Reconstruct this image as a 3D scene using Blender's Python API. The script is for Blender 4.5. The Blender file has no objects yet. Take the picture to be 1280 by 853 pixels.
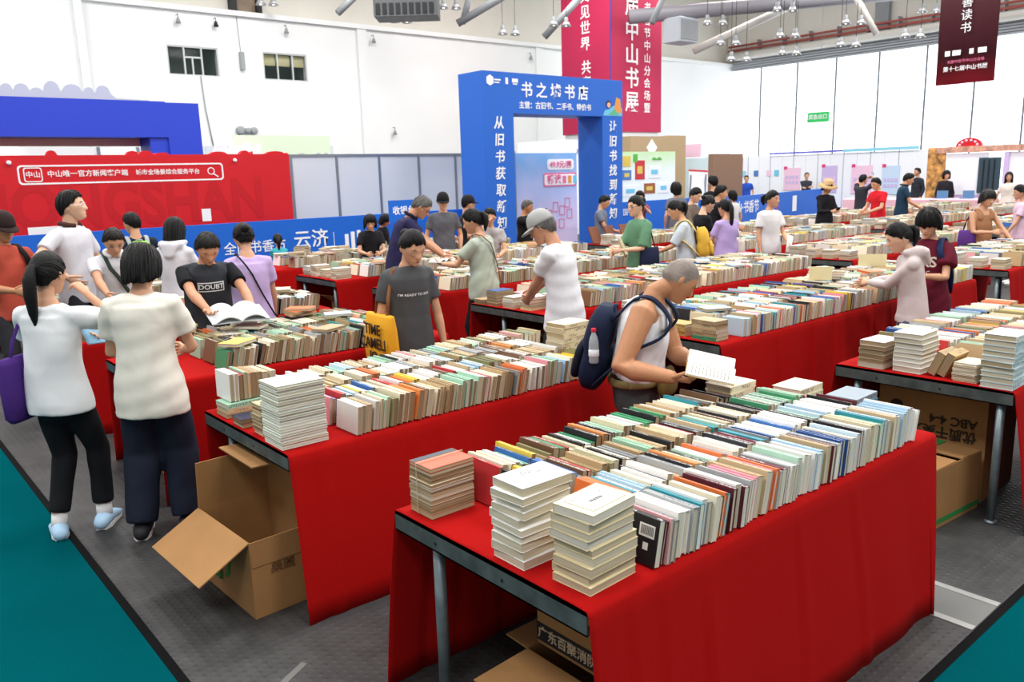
import bpy, math, random
import numpy as np
from mathutils import Vector, Matrix, Euler

scene = bpy.context.scene
COL = scene.collection
PI = math.pi

# ------------------------------------------------------------------ camera
FPX, YAW, PITCH, ROLL, CAMH = 1017.3, 0.69962, 0.20092, -0.02935, 1.95
def _camera():
    fw = Vector((math.sin(YAW)*math.cos(PITCH), math.cos(YAW)*math.cos(PITCH), -math.sin(PITCH)))
    r = Vector((math.cos(YAW), -math.sin(YAW), 0)); u = r.cross(fw)
    r2 = r*math.cos(ROLL) + u*math.sin(ROLL); u2 = -r*math.sin(ROLL) + u*math.cos(ROLL)
    m = Matrix((r2, u2, -fw)).transposed().to_4x4(); m.translation = (0, 0, CAMH)
    cd = bpy.data.cameras.new('camera'); cd.sensor_fit = 'HORIZONTAL'; cd.sensor_width = 36
    cd.lens = FPX/1280*36; cd.clip_start = .05; cd.clip_end = 300
    cd.dof.use_dof = True; cd.dof.focus_distance = 3.6; cd.dof.aperture_fstop = 6.3
    o = bpy.data.objects.new('camera', cd); COL.objects.link(o); o.matrix_world = m
    scene.camera = o
_camera()

# ------------------------------------------------------------------ light
scene.view_settings.view_transform = 'Standard'; scene.view_settings.look = 'None'
scene.view_settings.gamma = 1; scene.view_settings.use_curve_mapping = False
scene.view_settings.exposure = 0.4
w = bpy.data.worlds.new('daylight'); scene.world = w; w.use_nodes = True
w.node_tree.nodes['Background'].inputs[0].default_value = (1.0, 0.99, 0.98, 1)
w.node_tree.nodes['Background'].inputs[1].default_value = 0.42
def area(name, loc, size, energy, rot=(0, 0, 0), col=(1, .98, .95)):
    l = bpy.data.lights.new(name, 'AREA'); l.shape = 'RECTANGLE'; l.size, l.size_y = size
    l.energy = energy; l.color = col
    o = bpy.data.objects.new(name, l); COL.objects.link(o); o.location = loc; o.rotation_euler = rot
    return o
# unseen area lights added in a grid to light the hall, standing in for further roof lamps; those in view are built as pendant lamps
for x in (-5, 4, 13, 22, 31):
    for y in (-4, 5, 14, 23):
        area('roof_fill_offscreen', (x, y, 11.5), (3.0, 3.0), 480)

# ------------------------------------------------------------------ materials
def lin(c):
    if isinstance(c, str):
        c = c.lstrip('#'); c = [int(c[i:i+2], 16)/255 for i in (0, 2, 4)]
    return tuple((x/12.92 if x <= .04045 else ((x+.055)/1.055)**2.4) for x in c)
MATS = {}
def M(name, col='#888888', rough=.6, metal=0, noise=0, nscale=8, bump=0, bscale=60, emit=0, alpha=1, trans=0, attr=None, spec=.4, stretch=None, sheen=0):
    if name in MATS: return MATS[name]
    m = bpy.data.materials.new(name); m.use_nodes = True; nt = m.node_tree; b = nt.nodes['Principled BSDF']
    L = nt.links.new; N = nt.nodes.new
    c = lin(col)
    b.inputs['Roughness'].default_value = rough; b.inputs['Metallic'].default_value = metal
    b.inputs['Specular IOR Level'].default_value = spec
    if sheen: b.inputs['Sheen Weight'].default_value = sheen
    if trans: b.inputs['Transmission Weight'].default_value = trans
    if alpha < 1: b.inputs['Alpha'].default_value = alpha
    src = None
    if attr:
        a = N('ShaderNodeAttribute'); a.attribute_name = attr; src = a.outputs['Color']
    co = None
    if noise or bump:
        tc = N('ShaderNodeTexCoord'); co = tc.outputs['Object']
        if stretch:
            mp = N('ShaderNodeMapping'); mp.inputs['Scale'].default_value = stretch; L(co, mp.inputs[0]); co = mp.outputs[0]
    if noise:
        n = N('ShaderNodeTexNoise'); n.inputs['Scale'].default_value = nscale; n.inputs['Detail'].default_value = 5
        L(co, n.inputs['Vector'])
        r = N('ShaderNodeMapRange'); r.inputs[1].default_value = .3; r.inputs[2].default_value = .7
        r.inputs[3].default_value = 1-noise; r.inputs[4].default_value = 1+noise*.6; L(n.outputs[0], r.inputs[0])
        mx = N('ShaderNodeVectorMath'); mx.operation = 'SCALE'; L(r.outputs[0], mx.inputs['Scale'])
        if src: L(src, mx.inputs[0])
        else: mx.inputs[0].default_value = c
        src = mx.outputs[0]
    if src: L(src, b.inputs['Base Color'])
    else: b.inputs['Base Color'].default_value = (*c, 1)
    if bump:
        n2 = N('ShaderNodeTexNoise'); n2.inputs['Scale'].default_value = bscale; n2.inputs['Detail'].default_value = 3
        L(co, n2.inputs['Vector'])
        bp = N('ShaderNodeBump'); bp.inputs['Strength'].default_value = bump; bp.inputs['Distance'].default_value = .01
        L(n2.outputs[0], bp.inputs['Height']); L(bp.outputs[0], b.inputs['Normal'])
    if emit:
        b.inputs['Emission Color'].default_value = (*c, 1); b.inputs['Emission Strength'].default_value = emit
    MATS[name] = m; return m

# ------------------------------------------------------------------ mesh helpers
def rotm(rx=0, ry=0, rz=0): return np.array(Euler((rx, ry, rz)).to_matrix())
class MB:
    """collects shapes into one mesh"""
    def __init__(s): s.v = []; s.f = []; s.c = []; s.n = 0; s.m = []
    def add(s, V, F, col=None, mi=0):
        V = np.asarray(V, float); s.v.append(V)
        for f in F: s.f.append(tuple(i+s.n for i in f)); s.c.append(col); s.m.append(mi)
        s.n += len(V); return s
    def box(s, lo, hi, R=None, o=None, col=None, mi=0):
        lo = np.minimum(lo, hi); hi = np.maximum(lo, hi) if False else np.asarray(hi, float)
        x0, y0, z0 = lo; x1, y1, z1 = hi
        V = np.array([(x0,y0,z0),(x1,y0,z0),(x1,y1,z0),(x0,y1,z0),(x0,y0,z1),(x1,y0,z1),(x1,y1,z1),(x0,y1,z1)], float)
        if R is not None: V = V @ np.asarray(R).T
        if o is not None: V = V + np.asarray(o)
        return s.add(V, [(3,2,1,0),(4,5,6,7),(0,1,5,4),(1,2,6,5),(2,3,7,6),(3,0,4,7)], col, mi)
    def bbox(s, lo, hi, b=.004, col=None, mi=0):
        """box with chamfered vertical and top edges"""
        x0,y0,z0 = lo; x1,y1,z1 = hi
        def ring(d, z): return [(x0+d,y0,z),(x1-d,y0,z),(x1,y0+d,z),(x1,y1-d,z),(x1-d,y1,z),(x0+d,y1,z),(x0,y1-d,z),(x0,y0+d,z)]
        def ring2(z):
            return [(x0+b,y0+b,z),(x1-b,y0+b,z),(x1-b,y0+b,z),(x1-b,y1-b,z),(x1-b,y1-b,z),(x0+b,y1-b,z),(x0+b,y1-b,z),(x0+b,y0+b,z)]
        V = ring(b, z0)+ring(b, z1-b)+ring2(z1)
        F = [tuple(range(7,-1,-1)), tuple(range(16,24))]
        for k in (0, 8):
            for i in range(8): F.append((k+i, k+(i+1)%8, k+8+(i+1)%8, k+8+i))
        return s.add(V, F, col, mi)
    def tube(s, pts, rad, n=10, cap=True, col=None, mi=0, lat=None):
        """pts list; rad list of r or (r1 lateral, r2 other)"""
        pts = np.asarray(pts, float); k = len(pts)
        if np.isscalar(rad): rad = [rad]*k
        T = np.gradient(pts, axis=0) if k > 2 else np.repeat((pts[1:]-pts[:1]), 2, 0)
        T = T/np.maximum(np.linalg.norm(T, axis=1, keepdims=True), 1e-9)
        ref = np.array(lat, float) if lat is not None else (np.array([1., 0, 0]) if abs(T[0][0]) < .9 else np.array([0., 1, 0]))
        V = []; ang = np.linspace(0, 2*PI, n, endpoint=False)
        for i in range(k):
            l = ref - T[i]*np.dot(ref, T[i]); l /= max(np.linalg.norm(l), 1e-9)
            if lat is None: ref = l
            q = np.cross(T[i], l); r = rad[i]; a, b = (r, r) if np.isscalar(r) else r
            V.append(pts[i] + np.outer(np.cos(ang)*a, l) + np.outer(np.sin(ang)*b, q))
        V = np.concatenate(V); F = []
        for i in range(k-1):
            for j in range(n):
                F.append((i*n+j, i*n+(j+1)%n, (i+1)*n+(j+1)%n, (i+1)*n+j))
        if cap: F.append(tuple(range(n-1, -1, -1))); F.append(tuple((k-1)*n+j for j in range(n)))
        return s.add(V, F, col, mi)
    def rtube(s, pts, rad, n=12, lat=None, col=None, mi=0, e0=True, e1=True):
        """tube with rounded ends"""
        pts = [np.asarray(p, float) for p in pts]; rad = [(r, r) if np.isscalar(r) else tuple(r) for r in rad]
        P = []; Rr = []
        d = pts[0]-pts[1]; d /= max(np.linalg.norm(d), 1e-9); h = min(rad[0])
        for a in ((75, 45, 20) if e0 else ()): P.append(pts[0]+d*h*math.sin(math.radians(a))); c = math.cos(math.radians(a)); Rr.append((rad[0][0]*c, rad[0][1]*c))
        P += pts; Rr += rad
        d = pts[-1]-pts[-2]; d /= max(np.linalg.norm(d), 1e-9); h = min(rad[-1])
        for a in ((20, 45, 75) if e1 else ()): P.append(pts[-1]+d*h*math.sin(math.radians(a))); c = math.cos(math.radians(a)); Rr.append((rad[-1][0]*c, rad[-1][1]*c))
        return s.tube(P, Rr, n, True, col, mi, lat)
    def ball(s, c, r, nu=16, nv=10, R=None, col=None, mi=0):
        r = np.ones(3)*r; V = []; F = []
        for j in range(1, nv):
            a = PI*j/nv
            for i in range(nu): b = 2*PI*i/nu; V.append((math.sin(a)*math.cos(b), math.sin(a)*math.sin(b), math.cos(a)))
        V += [(0,0,1),(0,0,-1)]; V = np.array(V)*r
        if R is not None: V = V @ np.asarray(R).T
        for j in range(nv-2):
            for i in range(nu): F.append((j*nu+i, (j+1)*nu+i, (j+1)*nu+(i+1)%nu, j*nu+(i+1)%nu))
        t = len(V)-2; b0 = (nv-2)*nu
        for i in range(nu): F.append((t, i, (i+1)%nu)); F.append((t+1, b0+(i+1)%nu, b0+i))
        return s.add(V+np.asarray(c), F, col, mi)
    def prism(s, poly, z0, z1, M4=None, col=None, mi=0):
        """poly in xy extruded z0..z1, optional 4x4"""
        n = len(poly); V = [(x,y,z0) for x,y in poly]+[(x,y,z1) for x,y in poly]
        V = np.array(V, float)
        if M4 is not None: V = (np.c_[V, np.ones(len(V))] @ np.array(M4).T)[:, :3]
        F = [tuple(range(n-1,-1,-1)), tuple(range(n, 2*n))]+[(i,(i+1)%n,n+(i+1)%n,n+i) for i in range(n)]
        return s.add(V, F, col, mi)
    def lathe(s, prof, n=20, o=(0,0,0), col=None, mi=0, R=None):
        V = []; F = []; k = len(prof)
        for r, z in prof:
            for i in range(n): a = 2*PI*i/n; V.append((r*math.cos(a), r*math.sin(a), z))
        for j in range(k-1):
            for i in range(n): F.append((j*n+i, j*n+(i+1)%n, (j+1)*n+(i+1)%n, (j+1)*n+i))
        F.append(tuple(range(n-1,-1,-1))); F.append(tuple((k-1)*n+i for i in range(n)))
        V = np.array(V)
        if R is not None: V = V @ np.asarray(R).T
        return s.add(V+np.asarray(o), F, col, mi)
    def mesh(s, name, smooth=False):
        me = bpy.data.meshes.new(name)
        V = np.concatenate(s.v) if s.v else np.zeros((0,3))
        me.from_pydata(V.tolist(), [], s.f)
        if any(c is not None for c in s.c):
            at = me.color_attributes.new('Col', 'FLOAT_COLOR', 'CORNER')
            tot = np.array([len(f) for f in s.f]); cc = np.array([(*(c or (1,1,1)), 1)[:4] for c in s.c], np.float32)
            at.data.foreach_set('color', np.repeat(cc, tot, 0).ravel())
        if any(s.m): me.polygons.foreach_set('material_index', s.m)
        if smooth: me.polygons.foreach_set('use_smooth', [True]*len(me.polygons))
        me.update(); return me
    def build(s, name, mat, parent=None, smooth=False, loc=None, rot=None):
        return link(name, s.mesh(name, smooth), mat, parent, loc, rot)
def link(name, me, mat=None, parent=None, loc=None, rot=None):
    o = bpy.data.objects.new(name, me); COL.objects.link(o)
    if mat is not None and me is not None and len(me.materials) == 0:
        for m in (mat if isinstance(mat, (list, tuple)) else [mat]): me.materials.append(m)
    if parent is not None: o.parent = parent
    if loc is not None: o.location = loc
    if rot is not None: o.rotation_euler = rot
    return o
def tag(o, label, cat, group=None, kind=None):
    o['label'] = label; o['category'] = cat
    if group: o['group'] = group
    if kind: o['kind'] = kind
    return o
def thing(name, label, cat, loc=(0,0,0), rz=0, group=None):
    o = bpy.data.objects.new(name, None); COL.objects.link(o); o.empty_display_size = .1
    o.location = loc; o.rotation_euler = (0, 0, rz)
    return tag(o, label, cat, group)
def struct(o, label=None, cat=None):
    o['kind'] = 'structure'
    if label: o['label'] = label
    if cat: o['category'] = cat
    return o
FACE_NY = (PI/2, 0, 0); FACE_NX = (PI/2, 0, -PI/2)
_TEXT = []
def text(s, size, loc, rot, mat, parent=None, name='lettering', bold=0.0, align='LEFT', spacing=1.0, extrude=.003, sx=1.0, shear=0, line=1.0):
    c = bpy.data.curves.new('t', 'FONT'); c.body = s; c.size = size; c.offset = bold*size
    c.extrude = extrude; c.align_x = align; c.align_y = 'CENTER'; c.space_character = spacing; c.space_line = line; c.shear = shear
    c.resolution_u = 3
    o = bpy.data.objects.new('t', c); COL.objects.link(o)
    _TEXT.append((o, name, loc, rot, mat, parent, sx)); return None
def flush_text():
    dg = bpy.context.evaluated_depsgraph_get(); dg.update()
    for o, name, loc, rot, mat, parent, sx in _TEXT:
        me = bpy.data.meshes.new_from_object(o.evaluated_get(dg)); me.name = name; me.materials.clear()
        cu = o.data; bpy.data.objects.remove(o); bpy.data.curves.remove(cu)
        t = link(name, me, mat, parent, loc, rot); t.scale = (sx, 1, 1)
    _TEXT.clear()
def at_part(root, p):
    return (p[0]-root.location.x, p[1]-root.location.y, p[2]-root.location.z)
# ================================================================== SETTING
def floor_material():
    m = bpy.data.materials.new('tread_floor'); m.use_nodes = True; nt = m.node_tree; b = nt.nodes['Principled BSDF']
    L = nt.links.new; N = nt.nodes.new
    tc = N('ShaderNodeTexCoord')
    n = N('ShaderNodeTexNoise'); n.inputs['Scale'].default_value = 1.3; n.inputs['Detail'].default_value = 8; n.inputs['Roughness'].default_value = .65
    L(tc.outputs['Object'], n.inputs['Vector'])
    r = N('ShaderNodeValToRGB'); r.color_ramp.elements[0].position = .3; r.color_ramp.elements[1].position = .72
    r.color_ramp.elements[0].color = (*lin('#28282a'), 1); r.color_ramp.elements[1].color = (*lin('#464645'), 1)
    L(n.outputs[0], r.inputs[0])
    # scuffs
    n3 = N('ShaderNodeTexNoise'); n3.inputs['Scale'].default_value = 9; n3.inputs['Detail'].default_value = 6
    L(tc.outputs['Object'], n3.inputs['Vector'])
    rr = N('ShaderNodeMapRange'); rr.inputs[1].default_value = .35; rr.inputs[2].default_value = .75; rr.inputs[3].default_value = .8; rr.inputs[4].default_value = 1.2
    L(n3.outputs[0], rr.inputs[0])
    sc = N('ShaderNodeVectorMath'); sc.operation = 'SCALE'; L(r.outputs[0], sc.inputs[0]); L(rr.outputs[0], sc.inputs['Scale'])
    L(sc.outputs[0], b.inputs['Base Color'])
    b.inputs['Roughness'].default_value = .55; b.inputs['Specular IOR Level'].default_value = .35
    # raised tread bars: product of two diagonal waves
    sp = N('ShaderNodeSeparateXYZ'); L(tc.outputs['Object'], sp.inputs[0])
    def math_(op, a, bb):
        q = N('ShaderNodeMath'); q.operation = op
        for k, v in ((0, a), (1, bb)):
            if isinstance(v, (int, float)): q.inputs[k].default_value = v
            elif v is not None: L(v, q.inputs[k])
        return q.outputs[0]
    s = math_('ADD', sp.outputs[0], sp.outputs[1]); d = math_('SUBTRACT', sp.outputs[0], sp.outputs[1])
    a1 = math_('SINE', math_('MULTIPLY', s, 70), None); a2 = math_('SINE', math_('MULTIPLY', d, 70), None)
    h = math_('MAXIMUM', math_('MULTIPLY', a1, a2), .25)
    bp = N('ShaderNodeBump'); bp.inputs['Strength'].default_value = .55; bp.inputs['Distance'].default_value = .006
    L(h, bp.inputs['Height']); L(bp.outputs[0], b.inputs['Normal'])
    return m
struct(MB().box((-12, -8, -.1), (60, 45, 0)).build('floor', floor_material()), 'grey tread-pattern steel and concrete hall floor', 'floor')
M('teal_carpet', '#024b52', .98, noise=.14, nscale=200, bump=.3, bscale=500, spec=.0)
M('black_edge', '#08090b', .9, spec=.1)
g = thing('carpet', 'teal aisle carpet with black edging beside the open cardboard box', 'carpet', (-3, 4, 0))
MB().box((-7, -10, 0), (3.83, 9.9, .006)).build('pile', MATS['teal_carpet'], g)
MB().box((3.83, -10, 0), (3.868, 9.9, .008)).build('edging', MATS['black_edge'], g)
g = thing('carpet', 'teal aisle carpet with black edging in front of the nearest red-draped table', 'carpet', (10, 0, 0))
MB().box((-9.1, -6, 0), (20, 1.115, .006)).build('pile', MATS['teal_carpet'], g)
MB().box((-9.1, 1.115, 0), (20, 1.152, .008)).build('edging', MATS['black_edge'], g)
M('floor_strip', '#a9aaa8', .35, metal=.4)
M('floor_hatch', '#6a6a68', .5)
g = thing('floor_hatch', 'metal service channel strip between pale rails on the floor', 'floor strip', (3.5, 1.16, 0))
MB().box((-.02, 0, 0), (.02, 3.0, .004)).build('rail', MATS['floor_strip'], g)
MB().box((.26, 0, 0), (.30, 3.0, .004)).build('rail', MATS['floor_strip'], g)
MB().box((.02, 0, 0), (.26, 3.0, .002)).build('cover', MATS['floor_hatch'], g)

M('white_wall', '#eef0f0', .85, noise=.03, nscale=.4)
M('upper_wall', '#d9d5cb', .9, noise=.05, nscale=.6)
M('grey_wall', '#e2e5e6', .85, noise=.03, nscale=.5)
M('beam_grey', '#8f9296', .5, noise=.1, nscale=2)
M('pipe_grey', '#8d8a92', .45)
M('concrete_brown', '#8d7d6c', .9, noise=.25, nscale=2)
M('black_metal', '#1b1c1e', .5)
# back wall (runs along X) with ledge, step and two windows
b = MB()
WX = ((7.4, 10.12), (11.92, 13.58), (15.36, 43.4))
for x0, x1 in WX: b.box((x0, 30, 0), (x1, 30.35, 8))
for x0, x1 in ((10.12, 11.92), (13.58, 15.36)):
    b.box((x0, 30, 0), (x1, 30.35, 5.7)); b.box((x0, 30, 6.7), (x1, 30.35, 8))
b.box((7.4, 29.85, 7.85), (43.4, 30, 8.02))
b.build('wall_back', MATS['white_wall'])
struct(bpy.data.objects['wall_back'], 'tall white hall wall with two high windows', 'wall')
struct(MB().box((-14, 29.5, 0), (7.4, 30.35, 13)).box((7.2, 29.4, 0), (7.45, 29.5, 13)).build('wall_left', MATS['grey_wall']), 'pale grey stepped wall section above the blue stand', 'wall')
struct(MB().box((7.4, 30.4, 8), (43.4, 30.7, 13)).build('wall_upper', MATS['upper_wall']), 'cream upper wall above the white ledge', 'wall')
b = MB()
for x in (12.6, 13.55): b.box((x, 30.1, 8.02), (x+.22, 30.4, 12))
struct(b.build('trim_1', MATS['black_metal']), 'pair of black roof posts on the wall ledge', 'post')
struct(MB().box((12.82, 30.2, 8.02), (13.55, 30.4, 12)).build('trim_2', MATS['concrete_brown']), 'stained brown concrete strip between black posts', 'column')
# shallow pilasters on the white wall
struct(MB().box((17.6, 29.9, 2.0), (18.0, 30, 8)).box((27.2, 29.92, 2.0), (27.6, 30, 8)).build('trim_3', MATS['white_wall']), 'shallow white pilasters on the white wall', 'pilaster')
M('win_frame', '#c9cdcc', .5); M('room_wall', '#66706d', .8); M('orange_door', '#8a5a3c', .7); M('pale_room', '#6f7a76', .8)
M('blind', '#c9c28f', .8); M('glass', '#4a5c58', .05, alpha=.10)
def window(n, x0, x1, z0, z1, mull, label):
    g = thing('window_%d' % n, label, 'window', ((x0+x1)/2, 30, z0)); struct(g)
    f = MB(); w = x1-x0; h = z1-z0; hw = w/2
    f.box((-hw, .02, 0), (hw, .12, .05)).box((-hw, .02, h-.05), (hw, .12, h)).box((-hw, .02, .05), (-hw+.05, .12, h-.05)).box((hw-.05, .02, .05), (hw, .12, h-.05))
    f.build('window_frame', MATS['win_frame'], g)
    xs = [-hw+.05]+[-hw+m*w for m in mull]+[hw-.05]
    for m in mull: MB().box((-hw+m*w-.025, .03, .05), (-hw+m*w+.025, .11, h-.05)).build('mullion', MATS['win_frame'], g)
    for a, c in zip(xs[:-1], xs[1:]): MB().box((a+.026, .06, .05), (c-.026, .07, h-.05)).build('pane', MATS['glass'], g)
    r = MB().box((-hw, 1.4, -.2), (hw, 1.45, h+.2)).box((-hw-.02, .36, -.2), (-hw, 1.4, h+.2)).box((hw, .36, -.2), (hw+.02, 1.4, h+.2)).box((-hw, .36, h+.1), (hw, 1.4, h+.2)).box((-hw, .36, -.2), (hw, 1.4, -.1))
    r.build('room_beyond', MATS['room_wall'], g)
    return g, hw, h
g, hw, h = window(1, 10.12, 11.92, 5.7, 6.7, (.33, .67), 'dark interior window with a white sash casement high in the white wall')
MB().box((-hw+.08, 1.2, .05), (-hw+.42, 1.3, .62)).build('cabinet', MATS['orange_door'], g)
MB().box((-.28, .04, .60), (.28, .1, .66)).box((-.05, .04, 0), (.0, .1, .60)).build('transom', MATS['win_frame'], g)
g, hw, h = window(2, 13.58, 15.36, 5.7, 6.7, (.33, .67), 'high window with pale yellow blinds over its upper half')
for k in range(3): MB().box((-hw+.06+k*.585, .2, .55), (-hw+.56+k*.585, .22, .95)).build('blind', MATS['blind'], g)
MB().box((-hw+.1, 1.0, -.05), (-hw+.55, 1.2, .28)).build('cabinet', MATS['pale_room'], g)

# right glazed wall: bright translucent panels
M('glazing', '#f4f9ff', .4, emit=1.9)
M('mull', '#6d747a', .7)
g = thing('window_3', 'tall blown-out translucent glazing wall with thin dark joints', 'window', (43, 20, 0)); struct(g)
ys = [30.3, 28.0, 25.69, 23.4, 21.06, 18.67, 16.39, 14.2, 11.9, 9.6, 7.3, 5, 2.7, .4, -2]
for a, c in zip(ys[:-1], ys[1:]):
    MB().box((.02, c-20+.02, 0), (.10, a-20-.02, 7.6)).build('pane', MATS['glazing'], g)
for y in ys[1:]:
    MB().box((-.06, y-20-.035, 0), (.1, y-20+.035, 7.6)).build('mullion', MATS['mull'], g)
struct(MB().box((43, -2, 7.6), (43.4, 30.35, 13)).build('wall_right', MATS['upper_wall']), 'cream wall band above the glazing', 'wall')
M('louvre', '#aeb3bb', .6); M('red_pipe', '#a8544c', .5); M('cream_pipe', '#dedad2', .45)
g = thing('louvre_band', 'grey louvred vent band running above the glazing', 'vent band', (42.9, 14, 7.6))
for k in range(5): MB().box((-.05, -16, k*.13), (.08, 15.9, k*.13+.09)).build('slat', MATS['louvre'], g)
def pipe(name, pts, r, mat, label, cat='pipe', n=12):
    p0 = np.array(pts[0], float); b = MB().tube(np.array(pts)-p0, [r]*len(pts), n)
    o = b.build(name, mat, smooth=True, loc=tuple(p0)); tag(o, label, cat); return o
pipe('water_pipe', [(42.6, 30, 8.95), (42.6, -2, 8.95)], .06, MATS['red_pipe'], 'upper red water pipe along the cream wall')
pipe('water_pipe', [(42.6, 30, 8.72), (42.6, -2, 8.72)], .07, MATS['red_pipe'], 'lower red water pipe just above the fat cream pipe')
pipe('air_duct', [(42.5, 30, 8.35), (42.5, -2, 8.35)], .22, MATS['cream_pipe'], 'fat cream duct running along the glazed wall')
b = MB()
for y in np.arange(28, 0, -1.6): b.box((42.55, y, 8.5), (42.95, y+.05, 9.15))
struct(b.build('trim_4', MATS['beam_grey']), 'row of grey pipe brackets on the cream wall', 'bracket')
struct(MB().box((42.7, 20.6, 8.2), (43.0, 21.3, 13)).build('trim_5', MATS['beam_grey']), 'grey steel column on the cream wall', 'column')

# roof steel that enters the top of the frame
pipe('roof_truss_chord', [(26.4, 23.4, 8.1), (37.4, 14.5, 8.94)], .29, MATS['pipe_grey'], 'thick purple-grey roof tube crossing above the far booths', 'roof beam')
pipe('roof_brace', [(29.2, 22.3, 6.85), (33.7, 19.0, 9.19)], .16, MATS['cream_pipe'], 'slanting pale roof brace below the thick roof tube', 'roof beam')
pipe('roof_brace', [(32.1, 17.2, 9.0), (32.7, 16.2, 6.93)], .12, MATS['cream_pipe'], 'steep pale roof brace ending beside the hanging lamps', 'roof beam')
pipe('roof_brace', [(19.2, 25.4, 7.5), (21.2, 24.0, 8.8)], .14, MATS['beam_grey'], 'grey roof brace slanting up toward the red pillar', 'roof beam')
pipe('roof_brace', [(19.35, 25.3, 7.5), (19.75, 25.1, 8.9)], .12, MATS['beam_grey'], 'short steep grey brace right above the white wall', 'roof beam')
pipe('roof_brace', [(22.8, 24.6, 7.2), (23.96, 23.5, 8.79)], .14, MATS['beam_grey'], 'grey roof brace half hidden by the red pillar', 'roof beam')
pipe('roof_brace', [(24.6, 20.7, 7.3), (25.6, 20.6, 8.9)], .12, MATS['beam_grey'], 'grey brace over the pillar edge by the air box', 'roof beam')
pipe('roof_brace', [(14.7, 26.2, 7.55), (15.5, 26.0, 8.3)], .12, MATS['beam_grey'], 'short brace holding the ventilation box', 'roof beam')
g = thing('ventilation_box', 'louvred dark grey ventilation box hung under the roof', 'vent', (16.6, 24.9, 7.45))
a = math.atan2(24.21-25.67, 17.48-15.76)
Rm = rotm(0, 0, a)
MB().box((-1.1, 0, .0), (1.1, 1.2, 1.2), Rm).build('housing', M('vent_dark', '#5a5d60', .6), g)
for k in range(9): MB().box((-1.02+k*.23, -.03, .06), (-.87+k*.23, 0, .42), Rm).build('slat', MATS['black_metal'], g)
g = thing('air_outlet', 'pale boxy air outlet beside the red pillar', 'vent', (28.0, 21.95, 7.03))
MB().bbox((-.6, -.33, 0), (.6, .55, .95), .05).build('housing', MATS['louvre'], g)
MB().box((-.54, -.36, .08), (.54, -.33, .84)).build('grille', MATS['beam_grey'], g)
M('lamp_metal', '#c6c8ca', .35, metal=.5); M('lamp_glow', '#fffaf0', .4, emit=3)
LAMP = None
def lamp(x, y, z, label):
    global LAMP
    if LAMP is None:
        r = thing('pendant_lamp', label, 'lamp')
        MB().tube([(0,0,.42),(0,0,2.6)], [.012]*2, 6).build('cord', MATS['black_metal'], r)
        MB().lathe([(.05,.42),(.09,.40),(.09,.25),(.12,.22)], 12).build('ballast', MATS['beam_grey'], r, True)
        MB().lathe([(.10,.23),(.16,.15),(.24,0),(.22,0.01),(.14,.13)], 14).build('shade', MATS['lamp_metal'], r, True)
        MB().ball((0,0,.08), .07, 10, 6).build('bulb', MATS['lamp_glow'], r, True)
        LAMP = r
    else:
        r = LAMP.copy(); COL.objects.link(r)
        for ch in LAMP.children:
            c = ch.copy(); COL.objects.link(c); c.parent = r
    r.location = (x, y, z+.1); r.scale = (.8, .8, .8); r['label'] = label; r['group'] = 'pendant lamps under the roof'
for (x, y, z) in ((26.2,19.41,7.1),(28.25,17.8,7.5),(28.16,17.6,6.55),(30.08,16.1,6.95),(29.8,16.1,6.15),(35.5,15.74,7.85),(31.66,14.6,6.4),(30.95,19.2,6.33),(26.66,18.66,5.75),(26.46,19,6.35)):
    lamp(x, y, z, 'one of the paired pendant lamps hanging before the glazed wall')
    lamp(x+.45, y-.35, z-.02, 'one of the paired pendant lamps hanging before the glazed wall')
for (x, y, z) in ((17.43,26.9,7.5),(18.88,25.8,7.95),(20.4,24.26,6.95),(21.88,23.08,7.2),(13.5,29.6,8.15)):
    lamp(x, y, z, 'one of the paired pendant lamps in front of the white wall')
    lamp(x+.35, y-.3, z-.03, 'one of the paired pendant lamps in front of the white wall')
M('grey_plastic', '#9a9fa2', .5)
for i, (x, z, k) in enumerate(((10.57,7.45,0),(11.88,7.45,1),(14.54,7.45,0),(18.3,7.4,0),(26.8,7.3,0),(19.07,3.8,0))):
    g = thing('wall_spotlight', 'small spotlight on a stalk fixed high on the white wall', 'lamp', (x, 29.85, z), group='wall spotlights')
    MB().tube([(0,.15,.25),(0,0,.25),(0,0,.12)], [.012]*3, 6).build('stalk', MATS['black_metal'], g)
    MB().lathe([(.03,.14),(.05,.1),(.09,-.05),(.02,-.05)], 10).build('head', MATS['grey_plastic' if not k else 'black_metal'], g, True)
g = thing('wall_box', 'slim grey cabinet with a cable on the white wall', 'wall box', (12.75, 29.93, 6.0))
MB().bbox((-.08, -.08, 0), (.08, .06, .62), .01).build('cabinet', MATS['grey_plastic'], g)
MB().tube([(0,.05,.62),(-.05,.05,2.0)], [.012]*2, 6).build('cable', MATS['grey_plastic'], g)
pipe('wall_cable', [(11.2, 29.96, 5.7), (11.25, 29.96, 4.6), (11.4, 29.96, 3.3)], .02, MATS['grey_plastic'], 'thin cable running down the wall below the dark window', 'cable')
g = thing('wall_bracket', 'cluster of grey pipe fittings on the white wall', 'fitting', (12.6, 29.95, 3.75))
for dx, s in ((-.15, .16), (.12, .11), (.36, .13)):
    MB().lathe([(s*.6,-.12),(s,-.1),(s,.1),(s*.6,.12)], 10, (dx, 0, .1), R=rotm(PI/2)).build('fitting', MATS['grey_plastic'], g, True)

# ------------------------------------------------------------------ stands behind the book fair
M('white_print', '#f6f7f9', .6); M('pink_print', '#e9749b', .6)
M('blue_board', '#1a62c9', .55, noise=.03, nscale=2); M('blue_side', '#1563d6', .55)
M('arch_blue', '#2468cf', .5, noise=.02, nscale=1)
def loc(root, *p): return tuple(np.array(p)-np.array(root.location))
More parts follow.
